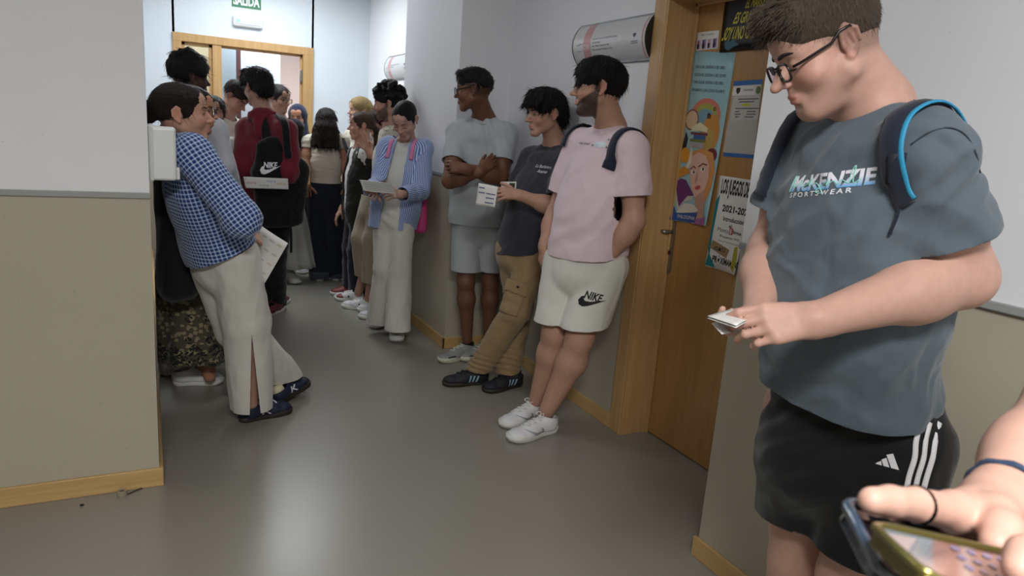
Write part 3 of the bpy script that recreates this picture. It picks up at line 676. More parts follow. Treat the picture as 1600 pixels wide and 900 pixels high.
# ------------------------------------------------------------------ cloth, skin and hair materials
def attr_node(t, n): a = N(t, 'ShaderNodeAttribute'); a.attribute_name = n; return a
def cloth(name, c, rough=.85, fold=.35, fscale=9.0, weave=.15, pattern=None, c2=None, c3=None, sheen=.2, stretch=(1, 1, .35)):
    if name in MATS: return MATS[name]
    m, t, b = nt(name); L = t.links; tc = N(t, 'ShaderNodeTexCoord'); b.inputs['Roughness'].default_value = rough
    b.inputs['Specular IOR Level'].default_value = .25; b.inputs['Sheen Weight'].default_value = sheen; b.inputs['Base Color'].default_value = c
    a = attr_node(t, 'cuv')
    def sep(v): s_ = N(t, 'ShaderNodeSeparateXYZ'); L.new(v, s_.inputs[0]); return s_
    def M1(op, x, y=None, y2=None):
        n = N(t, 'ShaderNodeMath', operation=op)
        for i, q in enumerate((x, y, y2)):
            if q is None: continue
            if hasattr(q, 'links') : L.new(q, n.inputs[i])
            else: n.inputs[i].default_value = q
        return n.outputs[0]
    def mix(f, x, y):
        n = N(t, 'ShaderNodeMix', data_type='RGBA'); L.new(f, n.inputs['Factor'])
        for i, q in ((6, x), (7, y)):
            if hasattr(q, 'links'): L.new(q, n.inputs[i])
            else: n.inputs[i].default_value = q
        return n.outputs[2]
    if pattern == 'plaid':
        s_ = sep(a.outputs['Vector']); P_ = .0165
        def band(x, wd, ph=0): return M1('LESS_THAN', M1('FRACT', M1('ADD', M1('DIVIDE', x, P_), ph+100)), wd)
        u1, v1 = band(s_.outputs[0], .30), band(s_.outputs[1], .30)
        u2, v2 = band(s_.outputs[0], .42, .5), band(s_.outputs[1], .42, .5)
        dk = M1('MULTIPLY', M1('ADD', u2, v2), .5); lt = M1('MULTIPLY', M1('ADD', u1, v1), .5)
        col = mix(lt, mix(dk, c, c3), c2); L.new(col, b.inputs['Base Color'])
    elif pattern == 'stripes':
        s_ = sep(a.outputs['Vector']); f = M1('LESS_THAN', M1('FRACT', M1('ADD', M1('DIVIDE', s_.outputs[0], .0105), 100.0)), .38)
        L.new(mix(f, c, c2), b.inputs['Base Color'])
    elif pattern == 'batik':
        vo = N(t, 'ShaderNodeTexVoronoi', Scale=42.0); L.new(a.outputs['Vector'], vo.inputs['Vector'])
        n_ = N(t, 'ShaderNodeTexNoise', Scale=110.0, Detail=4.0); L.new(a.outputs['Vector'], n_.inputs['Vector'])
        f1 = M1('GREATER_THAN', M1('ADD', vo.outputs['Distance'], M1('MULTIPLY', n_.outputs['Fac'], .7)), .78)
        s_ = sep(a.outputs['Vector']); cell = .085
        def tri(x): return M1('ABSOLUTE', M1('SUBTRACT', M1('FRACT', M1('ADD', M1('DIVIDE', x, cell), 50.0)), .5))
        zz = M1('MULTIPLY', tri(s_.outputs[0]), .09)
        bandm = M1('MULTIPLY', M1('LESS_THAN', M1('ADD', s_.outputs[1], zz), .115), M1('GREATER_THAN', M1('SUBTRACT', s_.outputs[1], zz), -.02))
        ro_ = M1('GREATER_THAN', M1('ADD', M1('SINE', M1('MULTIPLY', s_.outputs[0], 74.0)), M1('SINE', M1('MULTIPLY', s_.outputs[1], 60.0))), 1.35)
        vo2 = N(t, 'ShaderNodeTexVoronoi', Scale=85.0); L.new(a.outputs['Vector'], vo2.inputs['Vector'])
        f2 = M1('MULTIPLY', M1('MAXIMUM', bandm, ro_), M1('LESS_THAN', vo2.outputs['Distance'], .55))
        L.new(mix(M1('MAXIMUM', M1('MULTIPLY', f1, .75), f2), c, c2), b.inputs['Base Color'])
    elif pattern == 'floral':
        n_ = N(t, 'ShaderNodeTexVoronoi', Scale=44.0); L.new(a.outputs['Vector'], n_.inputs['Vector'])
        L.new(mix(M1('LESS_THAN', n_.outputs['Distance'], .33), c, c2), b.inputs['Base Color'])
    elif pattern == 'melange':
        n_ = N(t, 'ShaderNodeTexNoise', Scale=240.0, Detail=2.0); L.new(tc.outputs['Object'], n_.inputs['Vector'])
        L.new(mix(n_.outputs['Fac'], c, c2), b.inputs['Base Color'])
    mp = N(t, 'ShaderNodeMapping'); mp.inputs['Scale'].default_value = stretch; L.new(tc.outputs['Object'], mp.inputs[0])
    n1 = N(t, 'ShaderNodeTexNoise', Scale=fscale, Detail=3.0, Roughness=.5); n1.inputs['Distortion'].default_value = .9; L.new(mp.outputs[0], n1.inputs['Vector'])
    n2 = N(t, 'ShaderNodeTexNoise', Scale=900.0, Detail=1.0); L.new(tc.outputs['Object'], n2.inputs['Vector'])
    b1 = N(t, 'ShaderNodeBump', Strength=fold, Distance=.02); L.new(n1.outputs['Fac'], b1.inputs['Height'])
    b2 = N(t, 'ShaderNodeBump', Strength=weave, Distance=.0006); L.new(n2.outputs['Fac'], b2.inputs['Height']); L.new(b1.outputs[0], b2.inputs['Normal'])
    L.new(b2.outputs[0], b.inputs['Normal']); MATS[name] = m; return m
def skinmat():
    m, t, b = nt('skin'); L = t.links; a = attr_node(t, 'Col'); tc = N(t, 'ShaderNodeTexCoord')
    n = N(t, 'ShaderNodeTexNoise', Scale=55.0, Detail=4.0); L.new(tc.outputs['Object'], n.inputs['Vector'])
    r = N(t, 'ShaderNodeMapRange'); r.inputs['To Min'].default_value = .88; r.inputs['To Max'].default_value = 1.10; L.new(n.outputs['Fac'], r.inputs['Value'])
    s_ = N(t, 'ShaderNodeVectorMath', operation='SCALE'); L.new(a.outputs['Color'], s_.inputs[0]); L.new(r.outputs[0], s_.inputs['Scale']); L.new(s_.outputs[0], b.inputs['Base Color'])
    b.inputs['Roughness'].default_value = .52; b.inputs['Specular IOR Level'].default_value = .35
    b.inputs['Subsurface Weight'].default_value = .12; b.inputs['Subsurface Radius'].default_value = (.012, .005, .003); b.inputs['Subsurface Scale'].default_value = .5
    n2 = N(t, 'ShaderNodeTexNoise', Scale=350.0, Detail=2.0); L.new(tc.outputs['Object'], n2.inputs['Vector'])
    bp = N(t, 'ShaderNodeBump', Strength=.12, Distance=.0008); L.new(n2.outputs['Fac'], bp.inputs['Height']); L.new(bp.outputs[0], b.inputs['Normal']); return m
M_skin = skinmat()
def hairmat(name, c, c2, rough=.5):
    if name in MATS: return MATS[name]
    m, t, b = nt(name); L = t.links; a = attr_node(t, 'cuv'); mp = N(t, 'ShaderNodeMapping'); mp.inputs['Scale'].default_value = (60, 5, 5)
    L.new(a.outputs['Vector'], mp.inputs[0]); n = N(t, 'ShaderNodeTexNoise', Scale=1.0, Detail=4.0, Roughness=.7); L.new(mp.outputs[0], n.inputs['Vector'])
    r = N(t, 'ShaderNodeValToRGB'); r.color_ramp.elements[0].color = c; r.color_ramp.elements[1].color = c2; r.color_ramp.elements[0].position = .35; r.color_ramp.elements[1].position = .75
    L.new(n.outputs['Fac'], r.inputs[0]); L.new(r.outputs[0], b.inputs['Base Color']); b.inputs['Roughness'].default_value = rough; b.inputs['Specular IOR Level'].default_value = .22
    bp = N(t, 'ShaderNodeBump', Strength=.9, Distance=.006); L.new(n.outputs['Fac'], bp.inputs['Height']); L.new(bp.outputs[0], b.inputs['Normal']); MATS[name] = m; return m
H_black = hairmat('black_hair', rgb(10, 9, 10), rgb(34, 30, 30)); H_brown = hairmat('dark_brown_hair', rgb(20, 15, 12), rgb(52, 40, 34))
H_mid = hairmat('brown_hair', rgb(58, 48, 40), rgb(104, 90, 78), .6); H_blond = hairmat('blonde_hair', rgb(110, 88, 50), rgb(196, 172, 118)); H_lbrown = hairmat('light_brown_hair', rgb(46, 34, 26), rgb(92, 72, 56))
M_eye = mat('eye_white', rgb(205, 200, 195), .2); M_iris = mat('dark_iris', rgb(36, 24, 18), .15); M_brow = mat('dark_brow', rgb(30, 23, 20), .8)
M_frameb = mat('black_frame', rgb(14, 14, 16), .3); M_lens = mat('spectacle_lens', (.92, .94, .95, 1), .02, trans=1.0); M_lens.node_tree.nodes['Principled BSDF'].inputs['IOR'].default_value = 1.05
SK = dict(fair=rgb(192, 152, 136), light=rgb(186, 144, 124), tan=rgb(176, 128, 100), olive=rgb(158, 114, 88), brown=rgb(112, 76, 56), dark=rgb(64, 42, 34))
# ------------------------------------------------------------------ people
def garment(name, root, g, cuts, m, frames=None, wr=None, thick=.003, smooth=1, collar=None, extra=None):
    vs, fs = g.build(smooth)
    if wr is not None:
        n = vnormals(vs, fs); vs = vs+n*wr(vs, n)[:, None]
    vs, fs = cut(vs, fs, cuts)
    at_ = {}
    if extra:
        ev, ef = extra(vs, fs)
        if len(ef): vs, fs = join([(vs, fs), (ev, ef)])
    if frames: at_['cuv'] = ('FLOAT_VECTOR', cuv(vs, frames))
    o = mesh(name, vs, fs, m, root, attrs=at_)
    if thick: sd = o.modifiers.new('s', 'SOLIDIFY'); sd.thickness = thick; sd.offset = -1
    return o
def cuv(vs, frames):
    """cloth coordinates (around, along) from the nearest of the segments (a, b, radius)"""
    best = np.full(len(vs), 1e9); out = np.zeros((len(vs), 3))
    for a, b, r in frames:
        a = V(*a); b = V(*b); ax = b-a; L = np.linalg.norm(ax); mid = (a+b)/2; x, y, z = basis(ax, CAM-mid); q = vs-a; t = np.clip(q@z/L, 0, 1)
        d = np.linalg.norm(q-t[:, None]*ax, axis=1)/r; m = d < best; best[m] = d[m]
        th = np.arctan2(q@y, q@x); out[m, 0] = (th*r)[m]; out[m, 1] = (q@z)[m]
    return out
def wrinkle(amp, f, st=(1, 1, 1), amp2=0.0, f2=30, folds=(), seed=0.0):
    st = V(*st)
    def fn(p, n):
        q = p*f*st+seed; w = np.stack([fbm(q+5.1), fbm(q+9.7), fbm(q+3.3)], 1)
        d = 0
        for A_, k_ in (((.50, .35, .80), .75), ((-.65, .25, .62), .65), ((.15, -.3, .95), .35)):
            A_ = nrm(A_); u = q*.62+(q@A_)[:, None]*A_*1.55; r = fbm(u+w*1.3+k_*9, 2); d = d+amp*k_*(.50-np.minimum(1.2, np.abs((r-.5)*4.6))*.85)
        if amp2: d = d+amp2*(vnoise(p*f2+w*3)-.5)
        for c, rad, dr, lam, am in folds:
            c = V(*c); dr = nrm(dr); g_ = np.exp(-((p-c)**2).sum(1)/rad**2); d = d+am*g_*np.sin((p@dr)*2*math.pi/lam+2.5*w[:, 0]+4*w[:, 1])
        return d
    return fn
def split_open(vs, fs, planes, inside, centre, rad):
    """slice faces along the planes, then drop those for which inside(points) holds"""
    bm = bmesh.new(); bv = [bm.verts.new(v) for v in vs]
    for f in fs: bm.faces.new([bv[i] for i in f])
    c = Vector(V(*centre))
    for co, no in planes:
        ff = [f for f in bm.faces if (f.calc_center_median()-c).length < rad]; g = list({v for f in ff for v in f.verts})+list({e for f in ff for e in f.edges})+ff
        bmesh.ops.bisect_plane(bm, geom=g, plane_co=Vector(V(*co)), plane_no=Vector(nrm(no)), dist=1e-5)
    bm.faces.ensure_lookup_table(); ctr = np.array([f.calc_center_median()[:] for f in bm.faces]); k = inside(ctr) & (np.linalg.norm(ctr-V(*centre), axis=1) < rad)
    bmesh.ops.delete(bm, geom=[f for f, q in zip(list(bm.faces), k) if q], context='FACES'); bmesh.ops.delete(bm, geom=[v for v in bm.verts if not v.link_faces], context='VERTS')
    bm.verts.index_update(); v2 = np.array([v.co[:] for v in bm.verts]); f2 = [tuple(v.index for v in f.verts) for f in bm.faces]; bm.free(); return v2, f2
def collar_band(co, no, c, rad, width, thick=.004):
    """rib along the open edge found near the plane"""
    def ex(vs, fs):
        vs = np.asarray(vs); d = np.abs((vs-V(*co))@nrm(no)); m = (d < 2e-4) & (np.linalg.norm(vs-V(*c), axis=1) < rad); p = vs[m]
        if len(p) < 8: return np.zeros((0, 3)), []
        ctr = p.mean(0); x, y, z = basis(V(*no), V(1, .3, .1)); th = np.arctan2((p-ctr)@y, (p-ctr)@x); p = p[np.argsort(th)]
        k = 40; idx = np.linspace(0, len(p)-1, k, endpoint=False).astype(int); p = p[idx]
        for _ in range(2): p = (np.roll(p, 1, 0)+p*2+np.roll(p, -1, 0))/4
        return tube(list(p), [width]*k, 8, True, flat=(thick/width, [nrm(q-ctr) for q in p]))
    return ex
def hand(g, wr, d, n, side, curls, thumb=(.55, .75, -.3), tcurl=(.2, .3), s=1.0, splay=.08):
    """wr wrist, d towards the knuckles, n out of the back of the hand; curls four (a, b, c) in radians"""
    wr = g.loc(wr); d = nrm(V(*d)@g.R); n = V(*n)@g.R; n = nrm(n-d*np.dot(n, d)); l = np.cross(n, d)*(1 if side > 0 else -1)
    lat = (.030, .0105, -.0095, -.028); lon = (.088, .091, .086, .077)
    for i in range(4):
        kn = wr+d*lon[i]*s+l*lat[i]*s; g.rc(wr+l*lat[i]*.55*s+d*.008*s, kn, .0145*s, .0115*s, k=.014)
    g.rc(wr-d*.02*s, wr+d*.012*s, .024*s, .022*s, k=.02)
    g.rc(wr+d*.02*s+l*.012*s-n*.006*s, wr+d*.055*s+l*.026*s-n*.008*s, .015*s, .011*s, k=.012)
    LEN = ((.044, .026, .021), (.048, .030, .022), (.044, .028, .021), (.035, .021, .018)); RA = (.0092, .0094, .0090, .0080)
    for i in range(4):
        p = wr+d*lon[i]*s+l*lat[i]*s; a = 0; r = RA[i]*s; dd = nrm(d+l*splay*(1.3-i))
        for j in range(3):
            a += curls[i][j]; v = dd*math.cos(a)-n*math.sin(a); q = p+v*LEN[i][j]*s; g.rc(p, q, r, r*.9, k=.0028 if j else .006); p = q; r *= .9
    v = nrm(d*thumb[0]+l*thumb[1]+n*thumb[2]); p = wr+d*.020*s+l*.020*s-n*.004*s; r = .0135*s
    bend = nrm(d-l*.6-n*.4)
    for j, L in enumerate((.044, .034, .027)):
        if j: v = nrm(v*math.cos(tcurl[j-1])+bend*math.sin(tcurl[j-1]))
        q = p+v*L*s; g.rc(p, q, r, r*.86, k=.010 if j == 0 else .004); p = q; r *= .88
    return g
def arm(g, sh, el, wr, r=(.050, .040, .026)):
    a, b, c = g.loc(sh), g.loc(el), g.loc(wr); g.rc(a, a+(b-a)*.55, r[0], r[0]*.96, k=.03); g.rc(a+(b-a)*.5, b, r[0]*.96, r[1], k=.03)
    g.rc(b, b+(c-b)*.35, r[1], r[1]*1.06, k=.03); g.rc(b+(c-b)*.3, c, r[1]*1.05, r[2], k=.03); return g
def leg(g, hp, kn, an, r=(.085, .058, .042), calf=1.0, fw=None):
    a, b, c = g.loc(hp), g.loc(kn), g.loc(an); g.rc(a, b, r[0], r[1], k=.03); back = V(0, 0, 0) if fw is None else -nrm(V(*fw)@g.R)*.014
    m = b+(c-b)*.3+back; g.rc(b, m, r[1]*.97, r[1]*.99*calf, k=.03); g.rc(m, c, r[1]*.98*calf, r[2]*.82, k=.04); return g
def head_prims(g, o):
    """canonical head: x right, y forward, z up, metres; o = options"""
    j = o.get('jaw', 1.0); fat = o.get('fat', 0.0); ns = o.get('nose', 1.0)
    g.el((0, -.014, .032), (.0745, .096, .084), k=.01)
    g.el((0, .028, .000), (.064, .062, .080), k=.03)
    g.el((0, .030, -.045), (.054*j+fat, .052, .055), k=.03)
    for s_ in (-1, 1):
        g.rc((s_*(.052+fat)*j, .002, -.052), (s_*.018, .066, -.094), .019+fat*.4, .016, k=.022)
        g.el((s_*.040, .056, -.030), (.026+fat, .026, .024), k=.02)
        g.rc((s_*.014, .083, .017), (s_*.044, .066, .017), .0085, .0075, k=.014)
    g.rc((-.012, .068, -.100), (.012, .068, -.100), .0165, .0165, k=.018)
    if fat: g.el((0, .035, -.098), (.045, .045, .02+fat), k=.03)
    g.rc((-.02, .062, .055), (.02, .062, .055), .028, .028, k=.03)
    for s_ in (-1, 1): g.el((s_*.031, .096, -.001), (.019, .016, .0145), k=.012, op='s')
    for s_ in (-1, 1):
        g.el((s_*.031, .0725, .0), (.0155, .0140, .0130), k=.004)
    g.rc((0, .084, .010), (0, .106+.02*(ns-1), -.026), .0074, .0098*ns, k=.009)
    g.el((0, .1110+.03*(ns-1), -.031), (.0110*ns, .0112, .0095), k=.006)
    for s_ in (-1, 1): g.el((s_*.0125, .0985, -.034), (.0075, .009, .0065), k=.006); g.el((s_*.006, .103, -.042), (.0035, .005, .003), k=.003, op='s')
    g.rc((0, .090, -.046), (0, .089, -.056), .006, .006, k=.01)
    g.el((0, .080, -.066), (.024, .016, .018), k=.014)
    g.el((0, .0922, -.0605), (.0205, .0070, .0045), k=.005); g.el((0, .0912, -.0715), (.0180, .0072, .0058), k=.005)
    g.el((0, .0995, -.0658), (.019, .004, .0012), k=.003, op='s')
    g.el((0, .090, -.083), (.014, .007, .005), k=.008, op='s')
    for s_ in (-1, 1):
        g.el((s_*.0800, -.012, .000), (.0065, .0175, .0300), k=.005)
        g.rc((s_*.0865, -.028, .014), (s_*.0870, -.029, -.008), .0042, .0036, k=.004); g.rc((s_*.0835, -.012, .029), (s_*.0865, -.027, .016), .0040, .0042, k=.004); g.rc((s_*.0810, .002, .020), (s_*.0835, -.010, .029), .0036, .0040, k=.004)
        g.el((s_*.0800, -.006, -.028), (.0060, .008, .0090), k=.004)
        g.el((s_*.0890, -.011, .003), (.0088, .0100, .0195), k=.002, op='s'); g.rc((s_*.0825, -.016, .014), (s_*.0825, -.019, -.006), .0034, .0030, k=.003); g.rc((s_*.082, .002, -.004), (s_*.082, .001, -.010), .004, .004, k=.003)
def skincol(vl, base, o):
    """vertex colours from head-local positions"""
    c = np.tile(np.array(base[:3]), (len(vl), 1)); R_ = np.random.RandomState(3)
    def blend(m, col, a=1.0): m = np.clip(m, 0, 1)[:, None]*a; c[:] = c*(1-m)+np.array(col[:3])*m
    red = np.array(base[:3])*V(1.05, .72, .70)
    g_ = lambda p, r: np.exp(-(((vl-V(*p))/V(*r))**2).sum(1))
    for s_ in (-1, 1): blend(g_((s_*.045, .065, -.028), (.025, .03, .022)), red, .45*o.get('blush', 1)); blend(g_((s_*.082, -.01, 0), (.012, .025, .035)), red, .5)
    blend(g_((0, .110, -.030), (.014, .014, .012)), red, .45)
    lip = o.get('lip', np.array(base[:3])*V(.92, .52, .52)); fr_ = vl[:, 1] > .085
    blend(fr_*g_((0, .097, -.0605), (.021, .014, .0042))*1.6, lip, .75); blend(fr_*g_((0, .096, -.0715), (.018, .014, .0055))*1.6, lip, .75)
    hc = np.array(o.get('haircol', rgb(30, 25, 22))[:3])
    if o.get('beard'):
        x, y, z = vl.T; zl = np.where(y < .01, -.000+(.01-y)*.2, -.004-.72*(y-.01)); main = np.clip((zl-z)/.009, 0, 1)*np.clip((y+.004)/.008, 0, 1); mo_ = np.clip(((np.abs(x)/.026)**2+((z+.066)/.0125)**2), 0, 9)
        lipm = (y > .080) & (mo_ < 1); nz = .75+.5*vnoise(vl*700); m_ = np.maximum(main*(~lipm), np.exp(-((x/.026)**2+((z+.0495)/.0050)**2))*(y > .07)); m_ = np.maximum(m_, (np.abs(x) < .008)*(y > .07)*(z < -.079)*1.0)
        sb = np.clip((.016-np.abs(y-.006))/.008, 0, 1)*(z < .03)*(z > -.02)*(np.abs(x) > .05); blend(np.clip(np.maximum(m_, sb)*nz, 0, 1)*(z > -.128), hc, o['beard'])
    if False:
        x, y, z = vl.T; low = (z < -.012-.45*(y-.01)*0) & (y > -.012) & (z > -.135)
        side = np.clip((-.018-z)/.012, 0, 1)*np.clip((y+.005)/.012, 0, 1)
        cheek = np.clip(((.050-.7*np.abs(z+.02))-y)/.012+np.clip((-.066-z)/.01, 0, 9), 0, 1)
        mou = g_((0, .10, -.050), (.026, .03, .0055)); chin = np.clip((-.078-z)/.008, 0, 1)*(y > .02)
        sb = np.clip((.022-np.abs(y-.008))/.008, 0, 1)*(z < .02)*(z > -.05)*(np.abs(x) > .05)
        nz = .7+.6*vnoise(vl*900); blend(np.clip(np.maximum.reduce([side*cheek, chin, mou*1.3, sb])*nz, 0, 1)*(z > -.125)*(y > -.015), hc, o['beard'])
    if o.get('scalp'):
        x, y, z = vl.T; d = np.clip((z-(-.045+np.clip(y+.02, 0, 1)*1.1))/.02, 0, 1)*(y < .045); blend(d*(.8+.4*vnoise(vl*1200)), hc, o['scalp'])
    if o.get('acne'):
        for i in range(60):
            p = V(-.052-.02*R_.rand(), .01+.055*R_.rand(), -.05+.045*R_.rand()); p[0] = -.066+.35*max(0, p[1]-.02); blend(g_(p, (.012, .0022, .0022)), red, .6)
    return c
class Person:
    def __init__(s, name_loc, label, skin, headc, f, u, sc=1.0, hh=.0035, group=None):
        s.root = empty('person', name_loc, label, 'person', group); s.skin = SK[skin] if isinstance(skin, str) else skin
        s.c = V(*headc); s.F = nrm(f); u = V(*u); s.U = nrm(u-s.F*np.dot(u, s.F)); s.X = np.cross(s.F, s.U); s.sc = sc; s.hh = hh; s.parts = []; s.cols = []
    def HL(s, h=None): return G((h or s.hh)/s.sc, s.c, [s.X, s.F, s.U], s.sc)
    def W(s, p): return s.c+s.sc*(p[0]*s.X+p[1]*s.F+p[2]*s.U)
    def head(s, nb, neck=.054, sh=None, o={}):
        g = s.HL(); head_prims(g, o); l = g.loc(nb); k = 1/s.sc
        g.rc((0, -.022, -.035), l*.6+V(0, -.022, -.035)*.4, neck*k, neck*k*1.0, k=.025); g.rc(l*.55+V(0, -.022, -.035)*.45, l, neck*k, neck*k*1.12, k=.02)
        for q in (sh or []): q = g.loc(q); g.rc(l, l*.35+q*.65, neck*k*.9, .040*k, k=.04)
        vs, fs = g.build(1); vl = np.array([g.loc(0)]) if 0 else ((vs-g.o)@g.R/g.sc); s.add(vs, fs, skincol(vl, s.skin, o))
        s.bv = BVHTree.FromPolygons([Vector(v) for v in vs], fs.tolist()); s.o = o; s.faceparts(o)
    def add(s, vs, fs, col=None):
        if col is None: col = np.tile(np.array(s.skin[:3]), (len(vs), 1)); col = col*(.93+.14*fbm(vs*18))[:, None]
        s.parts.append((vs, fs.tolist() if isinstance(fs, np.ndarray) else fs)); s.cols.append(col)
    def addg(s, g, sm=1): s.add(*g.build(sm))
    def body(s):
        vs, fs = join(s.parts); c = np.concatenate(s.cols); c = np.concatenate([c, np.ones((len(c), 1))], 1)
        return mesh('body', vs, fs, M_skin, s.root, attrs={'Col': ('FLOAT_COLOR', c)})
    def surf(s, x, z, off=0.0, y0=.2):
        h = s.bv.ray_cast(Vector(s.W((x, y0, z))), Vector(-s.F), .4)
        return s.W((x, .08, z)) if h[0] is None else V(*h[0])+s.F*off
    def faceparts(s, o):
        op = o.get('open', 1.0); look = o.get('look', (0, 0)); zc = -.001-.006*(1-op)
        for sd in (-1, 1):
            ex = .031*sd
            # eyeball seen between the lids
            hgt = .0048*op; c_ = s.surf(ex, zc); vs, fs = ball(s.W((ex, 0, 0)), 1)
            pts = []; ff = []; k = 16; P0 = s.surf(ex, zc, .0006)
            pts.append(P0+s.F*.0006)
            for i in range(k):
                t = 2*math.pi*i/k; x_ = ex+.0125*math.cos(t); z_ = zc+hgt*math.sin(t)*(1-.15*abs(math.cos(t))); pts.append(s.surf(x_, z_, .0004))
            for i in range(k): ff.append((0, 1+i, 1+(i+1) % k))
            if op > .2:
                e_ = mesh('eye', pts, ff, M_eye, s.root)
                pts = [s.surf(ex+look[0]*.006, zc+look[1]*.003, .0016)]; ff = []
                for i in range(12):
                    t = 2*math.pi*i/12; pts.append(s.surf(ex+look[0]*.006+.0052*math.cos(t), zc+look[1]*.003+min(.0052, hgt)*math.sin(t), .0010))
                for i in range(12): ff.append((0, 1+i, 1+(i+1) % 12))
                mesh('iris', pts, ff, M_iris, e_)
            # lash line
            p = [s.surf(ex+.0145*math.cos(t), zc+(hgt+.0006)*math.sin(t)*(1 if op > .2 else -1)-(.0 if op > .2 else .003), .0012) for t in np.linspace(.05, math.pi-.05, 9)]
            v, f = tube(p, [.0005]+[.0012]*7+[.0005], 5); mesh('eyelash', v, f, M_brow, s.root)
            # brow
            th = o.get('brow', .0032); p = [s.surf(sd*(.013+.036*t), .0190+.0048*math.sin(t*2.6)-.001*t, .0008) for t in np.linspace(0, 1, 8)]
            v, f = tube(p, [th*.7, th, th*1.1, th*1.05, th*.95, th*.8, th*.6, th*.3], 6, flat=(.45, s.F)); mesh('eyebrow', v, f, o.get('browm', M_brow), s.root)
    def hair(s, fn, m, disp=None, h=None, name='hair', smooth=1, crown=(0, -.03, .115)):
        g = s.HL(h or s.hh*1.15); fn(g); vs, fs = g.build(smooth); n = vnormals(vs, fs); vl = (vs-g.o)@g.R/g.sc
        cr_ = V(*crown); q = vl-V(0, -.01, .02); q = q/np.maximum(np.linalg.norm(q, axis=1), 1e-6)[:, None]; ca = nrm(cr_-V(0, -.01, .02)); x, y, z = basis(ca, V(0, 1, .2))
        th = np.arctan2(q@y, q@x); ph = np.arccos(np.clip(q@z, -1, 1)); hu = np.stack([np.cos(th)*1.0+0*ph, np.sin(th), ph], 1)
        uv = np.stack([th, ph*1.0, 0*ph], 1)
        if disp is not None: vs = vs+n*(disp(vl, hu, ph)*s.sc)[:, None]
        return mesh(name, vs, fs, m, s.root, attrs={'cuv': ('FLOAT_VECTOR', uv)})
    def strands(s, hairobj, m, n, L, lift=.3, curl=0.0, grav=.4, rad=.0006, sel=None, seed=1, comb=(0, 0, 0)):
        """short tapering locks rooted on the hair surface"""
        R_ = np.random.RandomState(seed); me = hairobj.data; loc = abs_loc(s.root); vs = np.array([v.co[:] for v in me.vertices])+loc
        no = np.array([v.normal[:] for v in me.vertices]); ids = np.arange(len(vs))
        if sel is not None: vl = (vs-s.c)@np.array([s.X, s.F, s.U]).T/s.sc; ids = ids[sel(vl)]
        if len(ids) == 0: return
        pick = R_.choice(ids, n); P = []; cw = s.W((0, -.03, .115)); cmb = comb[0]*s.X+comb[1]*s.F+comb[2]*s.U
        parts = []
        for i in pick:
            p = vs[i]-no[i]*.002; nn = no[i]; d = p-cw; d = d-nn*np.dot(d, nn); d = nrm(d+1e-4)+cmb; l = L*(.6+.8*R_.rand()); v = nrm(nn*lift+d*(1-lift)+R_.randn(3)*.18); pts = [p]; ph = R_.rand()*6
            a, b = nrm(np.cross(v, nn)+1e-4), nn
            for k in range(4):
                v = nrm(v+V(0, 0, -grav*.35)+(a*math.cos(ph+k*2.0)+b*math.sin(ph+k*2.0))*curl); pts.append(pts[-1]+v*l/4)
            parts.append(tube(pts, [rad*s.sc*1.2, rad*1.1, rad, rad*.7, rad*.2], 3))
        v, f = join(parts); q = np.tile(V(0, 0, 0), (len(v), 1)); q[:, 0] = np.repeat(R_.rand(len(parts))*6, len(v)//len(parts))[:len(v)]
        return mesh('hair_strands', v, f, m, hairobj.parent if False else hairobj, attrs={'cuv': ('FLOAT_VECTOR', q)})
    def glasses(s, m=None, w=.050, hgt=.034, z=-.004, y=.104, r=.0016, tilt=0.0, name='glasses', lens=True):
        m = m or M_frameb; W = s.W; parts = []; ctrs = []
        def rim(cx):
            p = []
            for i in range(20):
                t = 2*math.pi*i/20; c, s_ = math.cos(t), math.sin(t); e = 2/3.2
                p.append(W((cx+w/2*np.sign(c)*abs(c)**e, y-.10*abs(cx+w/2*c)**1.3, z+hgt/2*np.sign(s_)*abs(s_)**e)))
            return p
        rp = [rim(-.034), rim(.034)]
        for p in rp: parts.append(tube(p, r*s.sc, 6, True))
        parts.append(tube([W((-.010, y-.002, z+.006)), W((0, y+.001, z+.008)), W((.010, y-.002, z+.006))], r*s.sc, 6))
        for sd in (-1, 1): parts.append(tube([W((sd*(.034+w/2), y-.012, z+.006)), W((sd*.070, y-.022, z+.007)), W((sd*.081, .02, z+.016)), W((sd*.0865, .002, z+.030)), W((sd*.087, -.018, z+.032)), W((sd*.083, -.036, z+.010))], r*1.1*s.sc, 6))
        v, f = join(parts); o = mesh(name, v, f, m, s.root)
        if lens:
            for p in rp:
                c_ = sum(p)/len(p); q = [c_]+p; mesh('lens', q, [(0, 1+i, 1+(i+1) % 20) for i in range(20)], M_lens, o)
        return o
def ball(c, r, n=8):
    return np.array([c]), []
